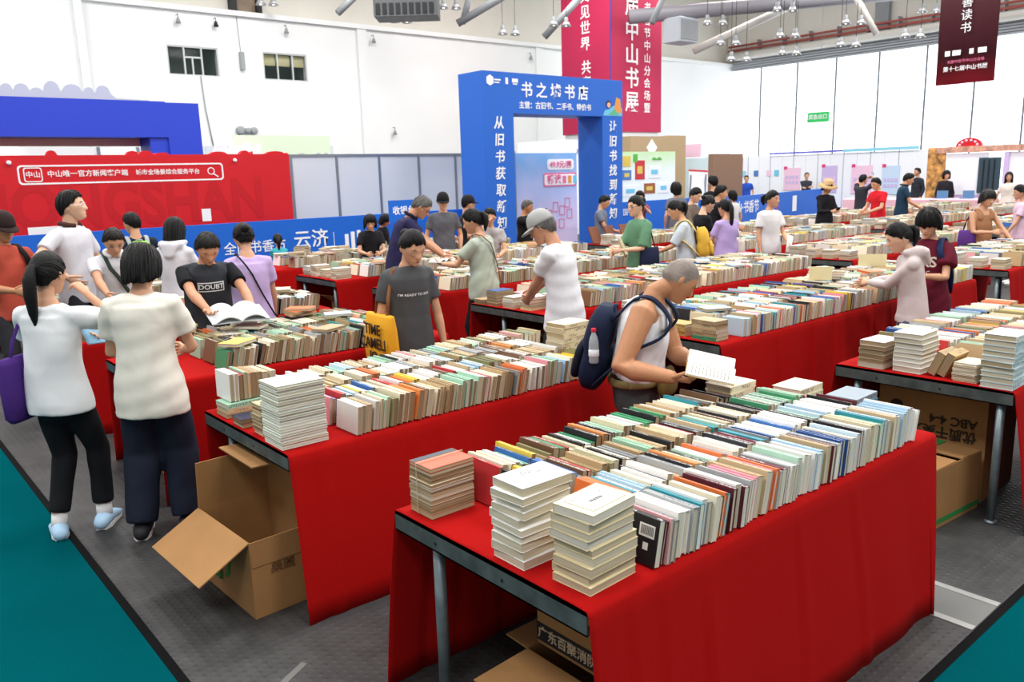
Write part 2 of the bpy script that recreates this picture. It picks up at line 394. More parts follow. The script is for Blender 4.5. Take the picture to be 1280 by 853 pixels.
# blue arch
g = thing('entrance_arch', 'blue book-fair archway with white Chinese lettering', 'arch', (12.8, 13.8, 0))
MB().box((-2.11, -.4, 0), (-1.30, .4, 3.22)).build('pillar', MATS['arch_blue'], g)
MB().box((1.40, -.4, 0), (2.08, .4, 3.22)).build('pillar', MATS['arch_blue'], g)
MB().box((-2.11, -.4, 3.22), (2.08, .4, 4.04)).build('lintel', MATS['arch_blue'], g)
yf = -.405
text('书 之 墟 书 店', .33, (-.07, yf, -.10+3.79), FACE_NY, MATS['white_print'], g, bold=.02, align='CENTER', sx=1.0)
text('主营：古旧书、二手书、特价书', .155, (-.06, yf, 3.39), FACE_NY, MATS['white_print'], g, bold=.02, align='CENTER')
text('从\n旧\n书\n获\n取\n新\n知', .27, (-1.71, yf, 1.98), FACE_NY, MATS['white_print'], g, bold=.02, align='CENTER', line=1.27, shear=.1)
text('让\n旧\n书\n找\n到\n新\n知', .27, (1.74, yf, 1.98), FACE_NY, MATS['white_print'], g, bold=.02, align='CENTER', line=1.24, shear=.1)
MB().prism([(0,0),(.09,-.05),(.18,0),(.18,.12),(.09,.17),(0,.12)], 0, .004, Matrix.Translation((-2.0, yf, 3.80)) @ Euler(FACE_NY).to_matrix().to_4x4()).build('logo', MATS['white_print'], g)
for x0, w_, z0, h_ in ((-1.80,.17,3.86,.03),(-1.80,.14,3.81,.025),(-1.50,.07,3.80,.13),(-1.32,.16,3.84,.08),(-1.30,.12,3.80,.025)):
    MB().box((x0, yf-.004, z0), (x0+w_, yf, z0+h_)).build('logo', MATS['white_print'], g)
M('art_skin', '#e9b79a', .6); M('art_orange', '#e39a4c', .6); M('art_cyan', '#6fc3e2', .6); M('art_dark', '#32324a', .6); M('art_green', '#63b98c', .6)
for ka, (nm, pts) in enumerate((('art_cyan', [(1.42,3.24),(2.06,3.24),(2.06,3.42),(1.85,3.5),(1.6,3.38),(1.48,3.36)]), ('art_orange', [(1.78,3.34),(2.04,3.3),(2.0,3.62),(1.86,3.66)]), ('art_green', [(1.60,3.26),(1.95,3.26),(1.8,3.40)]))):
    MB().prism(pts, 0, .004, Matrix.Translation((0, yf-.002*ka, 0)) @ Matrix(((1,0,0,0),(0,0,1,0),(0,1,0,0),(0,0,0,1)))).build('illustration', MATS[nm], g)
for nm, c_, r_ in (('art_dark', (1.60, yf-.008, 3.50), .085), ('art_skin', (1.60, yf-.012, 3.475), .06)):
    MB().ball(c_, (r_, .005, r_), 14, 8).build('illustration', MATS[nm], g)
# long low barrier, left of the arch
M('barrier_blue', '#1166d2', .5, noise=.03, nscale=1.5)
g = thing('barrier_board', 'long low blue barrier board with white lettering left of the arch', 'barrier', (4.8, 14.3, 0))
MB().box((-7.8, -.05, 0), (5.9, .05, 1.265)).build('board', MATS['barrier_blue'], g)
text('全国书香节', .235, (.62, -.055, .80), FACE_NY, MATS['white_print'], g, bold=.005)
text('云济', .36, (1.95, -.055, .86), FACE_NY, MATS['white_print'], g, bold=.01)
for k in range(6):
    h_ = (.30, .34, .36, .30, .28, .30)[k]
    MB().box((3.02+k*.135, -.058, .62), (3.10+k*.135, -.05, .62+h_)).build('logo_bar', MATS['white_print'], g)
MB().box((2.78, -.056, .58), (2.79, -.05, .98)).build('logo_bar', MATS['white_print'], g)
text('国', .2, (-2.0, -.055, .80), FACE_NY, MATS['white_print'], g)
g = thing('barrier_board', 'low blue barrier board between the arch and the slanted barrier', 'barrier', (17.3, 14.9, 0))
MB().box((-1.7, -.05, 0), (2.2, .05, 1.16)).build('board', MATS['barrier_blue'], g)
text('全国书香节', .2, (-1.0, -.055, .88), FACE_NY, MATS['white_print'], g)
a = math.atan2(16.45-14.47, 29.73-19.52)
g = thing('barrier_board', 'slanted low blue barrier board in front of the white booths', 'barrier', (19.5, 14.6, 0), a)
MB().box((0, -.05, 0), (10.4, .05, 1.1)).build('board', MATS['barrier_blue'], g)
text('全国中山·书香节', .42, (1.2, -.055, .72), FACE_NY, MATS['white_print'], g, bold=.01)
MB().box((7.3, -.056, .4), (7.7, -.05, .95)).build('logo_bar', MATS['white_print'], g)
# red fascia board
M('fair_red', '#d01020', .5, noise=.04, nscale=1.2); M('fair_red_dark', '#c10a1a', .5)
g = thing('red_fascia_board', 'wide red display wall with a white search-bar graphic', 'display board', (2.0, 14.85, 0))
b = MB(); b.box((-5, -.06, 0), (5.05, .06, 2.47))
b.build('board', MATS['fair_red'], g)
def bump_row(x0, x1, z, amp, seed, y0=-.06, y1=.06):
    rnd = random.Random(seed); poly = [(x0, z)]; x = x0
    top = []
    while x < x1-.05:
        w_ = rnd.uniform(.12, .45); h_ = rnd.uniform(.3, 1)*amp
        for k in range(7):
            t = k/6; top.append((x+w_*t, z+h_*math.sin(PI*t)**.5*.9+.01))
        x += w_
    top = [p for p in top if p[0] <= x1]+[(x1, z)]
    return [(x0, z)]+top
RX = Matrix(((1,0,0,0),(0,0,1,0),(0,1,0,0),(0,0,0,1)))
for (x0, x1, am, sd) in ((.95, 1.15, .09, 1), (2.15, 2.85, .1, 3), (3.55, 3.9, .06, 5), (4.6, 5.04, .06, 6), (4.1, 4.35, .07, 8)):
    MB().prism(bump_row(x0, x1, 2.465, am, sd), -.05, .05, RX).build('skyline_cutout', MATS['fair_red'], g)
text('ZHONGSHAN', 1.0, (-.78, -.063, 1.64), FACE_NY, MATS['fair_red_dark'], g, bold=.03, sx=.83, extrude=.001)
text('ZHONGSHAN', 1.0, (-.78, -.063, .86), FACE_NY, MATS['fair_red_dark'], g, bold=.03, sx=.83, extrude=.001)
def round_rect(x0, z0, x1, z1, r, n=6):
    p = []
    for cx, cz, a0 in ((x1-r, z0+r, -90), (x1-r, z1-r, 0), (x0+r, z1-r, 90), (x0+r, z0+r, 180)):
        for k in range(n+1): a_ = math.radians(a0+90*k/n); p.append((cx+r*math.cos(a_), cz+r*math.sin(a_)))
    return p
def frame_mesh(out, inn, y, th=.004):
    n = len(out); V = [(x, y, z) for x, z in out]+[(x, y, z) for x, z in inn]+[(x, y-th, z) for x, z in out]+[(x, y-th, z) for x, z in inn]
    F = []
    for i in range(n):
        j = (i+1) % n
        F += [(2*n+i, 2*n+j, 3*n+j, 3*n+i), (i, j, 2*n+j, 2*n+i), (n+j, n+i, 3*n+i, 3*n+j)]
    return MB().add(V, F)
frame_mesh(round_rect(.52, 2.02, 3.76, 2.32, .06), round_rect(.545, 2.045, 3.735, 2.295, .045), -.062).build('search_bar_outline', MATS['white_print'], g)
frame_mesh(round_rect(.60, 2.06, .86, 2.285, .04), round_rect(.615, 2.075, .845, 2.27, .03), -.062).build('app_icon_outline', MATS['white_print'], g)
text('中山', .105, (.625, -.063, 2.17), FACE_NY, MATS['white_print'], g, bold=.01)
text('中山唯一官方新闻客户端', .110, (.93, -.063, 2.175), FACE_NY, MATS['white_print'], g, bold=.012)
text('城市全场景综合服务平台', .098, (2.26, -.063, 2.175), FACE_NY, MATS['white_print'], g, bold=.012)
cr = [(3.54+.065*math.cos(t*PI/10), 2.18+.065*math.sin(t*PI/10)) for t in range(20)]; ci = [(3.54+.05*math.cos(t*PI/10), 2.18+.05*math.sin(t*PI/10)) for t in range(20)]
b = frame_mesh(cr, ci, -.062); b.box((-.05, -.004, -.009), (.05, 0, .009), rotm(0, math.radians(35), 0), (3.62, -.062, 2.105)); b.build('magnifier_icon', MATS['white_print'], g)
MB().box((3.30, -.066, 1.30), (3.46, -.06, 1.52)).build('paper_notice', MATS['white_print'], g)
MB().box((.55, -.066, 1.15), (1.3, -.06, 1.36)).build('paper_notice', MATS['white_print'], g)
for x in (.42, 3.98):
    MB().ball((x, -.1, 2.36), .035, 10, 6).build('spotlight', MATS['white_print'], g)
# grey partition of 1 m panels
M('panel_grey', '#cfd6de', .6); M('alu', '#8f979f', .35, metal=.6)
g = thing('partition_wall', 'grey partition of tall panels between aluminium posts', 'partition', (7.65, 16, 0))
for k in range(5):
    MB().box((k*1.05+.03, -.02, .05), (k*1.05+1.02, .02, 2.44)).build('panel', MATS['panel_grey'], g)
    MB().box((k*1.05-.025, -.035, 0), (k*1.05+.025, .035, 2.5)).build('post', MATS['alu'], g)
MB().box((-.03, -.03, 2.44), (5.27, .03, 2.5)).build('rail', MATS['alu'], g)
# blue-violet stand on the far left
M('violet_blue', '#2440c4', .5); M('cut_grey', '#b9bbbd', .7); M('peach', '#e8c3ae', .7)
g = thing('blue_stand', 'blue-violet stand frame with a thick header and post', 'stand', (3, 20, 0))
MB().box((-6, -.4, 3.02), (3.45, .4, 3.81)).build('header', MATS['violet_blue'], g)
MB().box((3.45, -.4, 0), (4.2, .4, 3.79)).build('post', MATS['violet_blue'], g)
MB().box((3.05, -.35, 0), (3.45, .4, 3.02)).build('inner_jamb', MATS['violet_blue'], g)
MB().box((-6, .40, 2.86), (3.05, .48, 3.02)).build('peach_glow_panel', MATS['peach'], g)  # strip below the header, its peach colour stands in for the glow there
g2 = thing('cloud_cutout', 'grey cloud-shaped cut-out board on top of the blue stand', 'cut-out', (3, 20.62, 3.8))
pl = bump_row(-4.5, 2.6, .22, .26, 12); pl = [(-4.5, -.1)]+pl+[(2.7, .14), (3.4, .12), (3.6, -.1)]
MB().prism(pl, -.04, .04, RX).build('board', MATS['cut_grey'], g2)
MB().box((-4.5, -.03, -3.8), (-4.4, .03, .1)).box((3.2, -.03, -3.8), (3.3, .03, .0)).build('prop', MATS['alu'], g2)
g = thing('white_booth_wall', 'white booth wall with an open doorway seen under the blue header', 'booth', (5, 24, 0))
MB().box((-8, 0, 0), (3.5, .1, 3.0)).build('panel', MATS['white_wall'], g)
MB().box((1.0, -.03, 1.5), (1.08, 0, 3.0)).box((2.0, -.03, 1.5), (2.08, 0, 3.0)).build('door_frame', MATS['alu'], g)
MB().box((1.08, -.02, 1.5), (2.0, 0, 2.9)).build('door_opening', MATS['white_print'], g)
MB().box((-1.7, -.12, 2.93), (-.86, -.04, 3.0)).build('tube_light', MATS['lamp_glow'], g)
M('mint_board', '#dfeed2', .7); M('blossom', '#f3f3f0', .8)
g = thing('mint_sign_board', 'pale mint sign board rising behind the red display wall', 'sign', (10, 22, 0))
MB().box((-1.1, -.05, 2.7), (1.78, .05, 3.22)).build('board', MATS['mint_board'], g)
MB().box((-1.0, 0, 0), (-.9, .05, 2.7)).box((1.6, 0, 0), (1.7, .05, 2.7)).build('prop', MATS['alu'], g)
g = thing('blossom_cutout', 'white blossom cut-out standing beside the mint sign', 'cut-out', (8.75, 21.6, 0))
MB().prism(bump_row(-.55, .75, 2.8, .42, 22)+[(.75, 2.5), (-.55, 2.5)], -.03, .03, RX).build('board', MATS['blossom'], g)
MB().box((0, -.02, 0), (.1, .02, 2.5)).build('prop', MATS['alu'], g)
g = thing('grey_panel_stand', 'grey exhibition panels behind the red wall end', 'partition', (8, 24.5, 0))
for k in range(5): MB().box((k*1.05+.02, -.03, 0), (k*1.05+1.03, .03, 3.05)).build('panel', MATS['panel_grey'], g)
g = thing('cloud_cutout', 'small pale cloud cut-out above the grey partition', 'cut-out', (8.4, 16.5, 2.3))
MB().prism(bump_row(-.5, 1.0, .15, .12, 31)+[(1.0, -.0), (-.5, -.0)], -.03, .03, RX).build('board', MATS['cut_grey'], g)
MB().box((0, -.02, -2.3), (.08, .02, 0)).build('prop', MATS['alu'], g)

# pink poster and green poster board beyond the arch
def gradient_mat(name, c0, c1, axis=2, lo=0, hi=1):
    m = M(name, '#ffffff', .6); nt = m.node_tree; b_ = nt.nodes['Principled BSDF']
    tc = nt.nodes.new('ShaderNodeTexCoord'); sp = nt.nodes.new('ShaderNodeSeparateXYZ'); nt.links.new(tc.outputs['Object'], sp.inputs[0])
    n = nt.nodes.new('ShaderNodeTexNoise'); n.inputs['Scale'].default_value = 1.6; nt.links.new(tc.outputs['Object'], n.inputs['Vector'])
    ad = nt.nodes.new('ShaderNodeMath'); ad.operation = 'MULTIPLY_ADD'; nt.links.new(n.outputs[0], ad.inputs[0]); ad.inputs[1].default_value = (hi-lo)*.5; nt.links.new(sp.outputs[axis], ad.inputs[2])
    mr = nt.nodes.new('ShaderNodeMapRange'); mr.inputs[1].default_value = lo+(hi-lo)*.25; mr.inputs[2].default_value = hi+(hi-lo)*.25; nt.links.new(ad.outputs[0], mr.inputs[0])
    mx = nt.nodes.new('ShaderNodeMix'); mx.data_type = 'RGBA'; mx.inputs[6].default_value = (*lin(c0), 1); mx.inputs[7].default_value = (*lin(c1), 1)
    nt.links.new(mr.outputs[0], mx.inputs[0]); nt.links.new(mx.outputs[2], b_.inputs['Base Color']); return m
gradient_mat('poster_sky', '#e7d3ea', '#7fb4ea', 2, .3, 2.5)
g = thing('poster_board', 'pink and sky-blue price poster board seen through the arch', 'poster', (15.0, 16.2, 0))
MB().box((-1.1, -.03, 0), (1.1, .03, 2.5)).build('board', MATS['poster_sky'], g)
MB().box((-1.2, -.06, 0), (-1.12, .04, 2.55)).build('post', MATS['alu'], g)
MB().prism(round_rect(-.15, 1.62, 1.08, 1.98, .06), .03, .034, RX).build('price_plate', MATS['pink_print'], g).location = (0, -.068, 0)
MB().prism(round_rect(-.11, 1.66, 1.04, 1.94, .05), .035, .039, RX).build('price_plate', MATS['white_print'], g).location = (0, -.078, 0)
MB().prism(round_rect(.0, 2.06, .98, 2.34, .08), .03, .034, RX).build('price_plate', MATS['white_print'], g).location = (0, -.068, 0)
text('49.9元/捆', .2, (.49, -.045, 2.19), FACE_NY, MATS['pink_print'], g, align='CENTER', bold=.02)
text('畅读', .26, (-.02, -.05, 1.80), FACE_NY, MATS['pink_print'], g, bold=.02)
for k in range(3):
    MB().box((.55+k*.2, -.05, 1.70), (.68+k*.2, -.044, 1.90)).build('book_picture', MATS[('pink_print', 'art_orange', 'art_cyan')[k]], g)
for k, (x, z) in enumerate(((-.05,.75),(.18,.95),(.42,.85),(.1,.45),(.4,.5),(.7,.75),(.62,1.05))):
    frame_mesh(round_rect(x, z, x+.2, z+.26, .02), round_rect(x+.02, z+.02, x+.18, z+.24, .01), -.034).build('book_picture', MATS['pink_print'], g)
gradient_mat('poster_green', '#e9f3f4', '#bfe3a8', 2, 1.9, 2.6)
M('pic_red', '#c4323a', .6); M('pic_blue', '#4c79b8', .6); M('pic_yellow', '#d9c25a', .6); M('pic_brown', '#9a5a34', .6); M('pic_white', '#edf1f2', .6); M('leaf_green', '#59b046', .6)
g = thing('poster_board', 'white and green product poster board right of the arch', 'poster', (19.1, 16.2, 0))
MB().box((-1.25, -.03, .9), (1.25, .03, 2.52)).build('board', MATS['poster_green'], g)
MB().box((-1.2, -.02, 0), (-1.1, .02, .9)).box((1.1, -.02, 0), (1.2, .02, .9)).build('leg', MATS['alu'], g)
for x, z, w_, h_, nm in ((-1.15,2.1,.35,.3,'pic_yellow'),(-1.15,1.72,.38,.28,'pic_blue'),(-.6,1.72,.42,.55,'pic_red'),(.0,1.75,.55,.35,'pic_white'),(-.2,1.3,.5,.3,'pic_brown'),(.45,1.3,.5,.3,'pic_white'),(-1.15,1.25,.7,.3,'pic_white')):
    MB().box((x, -.04, z), (x+w_, -.03, z+h_)).build('product_picture', MATS[nm], g)
    MB().box((x+w_*.2, -.045, z+h_*.3), (x+w_*.75, -.04, z+h_*.7)).build('product_picture', MATS['art_cyan' if nm == 'pic_white' else 'pic_yellow'], g)
MB().box((-.68, -.042, 2.22), (-.5, -.03, 2.45)).build('tag', MATS['leaf_green'], g)
MB().prism(bump_row(.15, .6, 2.28, .1, 3), 0, .01, RX).build('tag', MATS['leaf_green'], g).location = (0, -.045, 0)
M('kraft', '#b39a78', .8); M('kraft_dark', '#8a6c58', .8)
g = thing('kraft_booth', 'tall kraft-brown booth box with a white diamond emblem', 'booth', (24, 20.6, 0))
MB().box((-1.35, -.6, 0), (.85, .6, 3.2)).build('body', MATS['kraft'], g)
MB().box((.85, -.55, 0), (1.85, .6, 3.24)).build('side', MATS['kraft'], g)
MB().prism([(-.2,2.45),(.1,2.8),(-.2,3.1),(-.5,2.8)], .6, .61, RX).build('emblem', MATS['white_print'], g).location = (0, -1.21, 0)
g = thing('white_booth_box', 'plain white booth fascia standing behind the pink poster', 'booth', (18.8, 19.5, 0))
MB().box((-.4, -.5, 0), (1.6, .5, 3.0)).build('body', MATS['white_print'], g)
MB().box((-1.5, -.5, 0), (-.4, .5, 2.95)).build('side', MATS['white_print'], g)
text('松风文化', .22, (.1, -.51, 2.62), FACE_NY, MATS['pipe_grey'], g)
g = thing('brown_display', 'brown upright display panel behind a tilted white board', 'display', (23.0, 16.8, 0))
MB().box((0, -.1, 0), (1.7, .1, 2.45)).build('panel', MATS['kraft_dark'], g)
g = thing('notice_board', 'tilted white notice board with a red top edge', 'notice board', (21.2, 15.9, 0))
MB().box((-.45, -.02, .3), (.45, .02, 1.9), rotm(-.06, .05, 0)).build('board', MATS['white_print'], g)
MB().box((-.45, -.03, 1.9), (.45, .03, 1.95), rotm(-.06, .05, 0)).build('rail', MATS['fair_red'], g)
MB().box((-.4, .1, 0), (-.36, .14, 1.8), rotm(.05, 0, 0)).box((.36, .1, 0), (.4, .14, 1.8), rotm(.05, 0, 0)).build('leg', MATS['alu'], g)

# red banner pillar
M('rose_banner', '#bb2450', .7, noise=.03, nscale=.6); M('violet_seam', '#5a3c9a', .6)
g = thing('banner_pillar', 'huge square pillar wrapped in rose-red banners with white Chinese lettering', 'pillar', (27.5, 25.5, 0))
MB().box((-1.5, -1.45, 0), (1.55, 1.3, 13)).build('core', MATS['white_wall'], g)
MB().box((-1.56, -1.52, 3.62), (1.65, -1.46, 13)).build('banner', MATS['rose_banner'], g)
MB().box((-1.60, -1.52, 3.62), (-1.56, 1.35, 13)).build('banner', MATS['rose_banner'], g)
MB().box((-1.61, -1.53, 3.62), (-1.55, -1.5, 13)).build('seam', MATS['violet_seam'], g)
text('第\n十\n七\n届\n中\n山\n书\n展', .88, (-.27, -1.53, 8.17), FACE_NY, MATS['white_print'], g, bold=.015, align='CENTER', line=1.09)
text('书\n香\n节\n中\n山\n分\n会\n场\n暨', .43, (.70, -1.53, 6.66), FACE_NY, MATS['white_print'], g, bold=.01, align='CENTER', line=1.19)
text('阅\n见\n世\n界', .58, (-1.61, -.10, 8.21), FACE_NX, MATS['white_print'], g, bold=.015, align='CENTER', line=1.1)
text('共\n享\n书\n香', .58, (-1.61, -.14, 5.35), FACE_NX, MATS['white_print'], g, bold=.015, align='CENTER', line=1.1)

# hanging banner on the right
gradient_mat('dark_banner', '#b01630', '#48131f', 2, -1.9, -1.15)
g = thing('hanging_banner', 'dark red hanging banner with white vertical Chinese title', 'banner', (18, 7.07, 5.2))
b = MB(); V = []; F = []; n = 16
for i in range(n+1):
    y = -.545+1.09*i/n
    for z in (-1.7, 0, 3.2): V.append((.025*math.sin(y*9)+(.02 if z < 0 else 0), y, z))
for i in range(n):
    for k in range(2): F.append((i*3+k, i*3+k+1, i*3+4+k, i*3+3+k))
o = MB().add(V, F).build('cloth', MATS['dark_banner'], g, True)
md = o.modifiers.new('s', 'SOLIDIFY'); md.thickness = .01
text('乐\n学\n善\n读\n书', .22, (-.05, .02, -.17), FACE_NX, MATS['white_print'], g, align='CENTER', line=1.1)
text('第十七届中山书展', .105, (-.05, -.02, -1.41), FACE_NX, MATS['white_print'], g, align='CENTER', bold=.01)
text('全国书香节中山分会场', .07, (-.05, -.02, -1.27), FACE_NX, MATS['pink_print'], g, align='CENTER')
for y, w_ in ((.38, .1), (.24, .16), (-.08, .08), (-.24, .16)): MB().box((-.055, y-w_, -1.15), (-.05, y, -1.05)).build('logo', MATS['white_print'], g)
MB().tube([(0, .3, 3.2), (0, .3, 7.5)], [.008]*2, 6).build('cord', MATS['grey_plastic'], g)
M('exit_green', '#2fae5c', .5, emit=.35)
g = thing('exit_sign', 'green emergency exit sign with white characters', 'sign', (41, 23.2, 4.22))
MB().box((-.05, -.6, 0), (.05, .6, .52)).build('box', MATS['exit_green'], g)
text('紧急出口', .27, (-.06, 0, .26), FACE_NX, MATS['white_print'], g, align='CENTER', bold=.02)
MB().tube([(0, 0, .52), (0, 0, 6)], [.01]*2, 5).build('cord', MATS['grey_plastic'], g)

# white booths on the right
M('booth_white', '#eef1f6', .6); M('seam_grey', '#aeb6bf', .5); M('lilac', '#c9b7e0', .6); M('pale_pink', '#ecc6dc', .6); M('pale_blue', '#c3d8ee', .6); M('magenta', '#d83a78', .6); M('sky_strip', '#8fd0e6', .6); M('violet_strip', '#6f6fd0', .6)
g = thing('booth_wall', 'long white booth wall of narrow panels with pastel posters', 'booth', (30, 18, 0))
for k in range(19):
    y = 4.6-k*.52
    MB().box((-.02, y-.50, 0), (.02, y, 2.42)).build('panel', MATS['booth_white'], g)
    if k % 2: MB().box((-.04, y+.0, 0), (.0, y+.02, 2.5)).build('post', MATS['seam_grey'], g)
for y0, y1, z0, z1, nm in ((.33,-.38,1.04,1.92,'pale_pink'),(-1.3,-1.92,.95,1.96,'lilac'),(-2.5,-3.3,.9,1.93,'pale_pink'),(-3.66,-4.3,.87,1.9,'pale_blue'),(3.4,2.6,1.1,1.95,'pale_blue')):
    p = MB().box((-.05, y1, z0), (-.03, y0, z1)).build('poster', MATS[nm], g)
    MB().box((-.06, y0-.14, z1-.06), (-.05, y0, z1+.06)).build('corner_tag', MATS['magenta'], p)
    w_ = y0-y1
    for r_ in range(2):
        for c_ in range(4): MB().box((-.06, y1+w_*(.1+.21*c_), z0+.45-.2*r_), (-.05, y1+w_*(.25+.21*c_), z0+.58-.2*r_)).build('print_block', MATS['lilac' if nm != 'lilac' else 'pale_pink'], p)
for y, nm in ((2.3,'sky_strip'),(1.7,'pic_blue'),(1.1,'pale_pink'),(.75,'art_cyan')):
    MB().box((-.05, y-.18, 1.62), (-.03, y+.02, 1.85)).build('poster', MATS[nm], g)
text('书香 中山', .34, (-.05, .0, 2.68), FACE_NX, MATS['pipe_grey'], g, align='CENTER')
MB().box((-.1, -2.1, 2.46), (.05, 1.0, 2.54)).build('fascia', MATS['violet_strip'], g)
MB().box((-.1, -4.9, 2.44), (.05, -2.15, 2.56)).build('fascia', MATS['sky_strip'], g)
g = thing('booth_wall', 'pale blue booth panel with faint lettering behind the slanted barrier', 'booth', (27.0, 19.6, 0))
gradient_mat('aqua_poster', '#eaf6fb', '#d3ecf6', 2, 0, 2.4)
MB().box((-.03, -1.1, 0), (.03, 1.8, 2.4)).build('panel', MATS['aqua_poster'], g)
text('文学馆', .22, (-.04, .3, 1.25), FACE_NX, MATS['pipe_grey'], g, align='CENTER')
MB().box((-.04, .6, 2.45), (.03, 1.5, 2.95)).build('sign', MATS['pale_pink'], g)
M('peach_art', '#d9a58e', .6, noise=.5, nscale=6); M('floral', '#c7924f', .6, noise=.8, nscale=7); M('dark_teal', '#2f4652', .6); M('screen_white', '#f4f7ff', .4)
g = thing('festive_booth', 'festive booth with a red fan crest, white screen and floral panel', 'booth', (26, 9.8, 0))
MB().box((-.05, .75, 0), (.05, 1.25, 2.4)).build('floral_panel', MATS['floral'], g)
MB().box((-.08, -2.2, 2.22), (.08, 1.0, 2.40)).build('header', MATS['peach_art'], g)
MB().box((0, -.75, 0), (.05, .72, 1.3)).build('lower_panel', MATS['lilac'], g)
MB().box((-.01, -.42, 1.0), (.05, .72, 2.2)).build('screen', MATS['screen_white'], g)
MB().box((-.06, -.78, 1.05), (-.01, -.2, 2.06)).build('dark_rack', MATS['dark_teal'], g)
for y in (-.62, -.48, -.34): MB().box((-.09, y-.012, 1.05), (-.06, y+.012, 2.0)).build('rack_post', MATS['black_metal'], g)
fan = [(.12+.36*math.cos(t*PI/12), 2.38+.26*math.sin(t*PI/12)) for t in range(13)]
RYZ = Matrix(((0,0,1,0),(1,0,0,0),(0,1,0,0),(0,0,0,1)))
MB().prism(fan, -.06, .06, RYZ).build('fan_crest', MATS['fair_red'], g)
for t in range(6):
    a_ = PI*(t+.5)/6
    MB().ball((-.07, .12+.25*math.cos(a_), 2.40+.17*math.sin(a_)), (.01, .04, .035), 8, 6).build('crest_dot', MATS['pale_pink'], g)
MB().box((0, -2.2, 0), (.05, -.85, 2.2)).build('white_panel', MATS['screen_white'], g)
MB().box((-.06, -.98, 0), (.06, -.85, 2.2)).build('pilaster', MATS['lilac'], g)
M('counter_pink', '#e7b9c6', .6); M('laptop', '#5f88b0', .4)
g = thing('sales_counter', 'long pale pink sales counter below the festive booth', 'counter', (24.6, 9.6, 0))
MB().bbox((-.35, -2.0, 0), (.35, 3.2, .95), .03).build('body', MATS['counter_pink'], g)
for y, nm in ((.4,'laptop'),(-.3,'laptop'),(-.9,'pic_white')):
    q = thing('laptop', 'open laptop standing on the pale pink counter', 'laptop', (24.5, 9.6+y, .95), group='laptops on the pink counter')
    MB().box((-.12, -.15, 0), (.1, .15, .02)).build('base', MATS['laptop'], q)
    MB().box((.1, -.15, .02), (.12, .15, .22)).build('screen', MATS[nm], q)
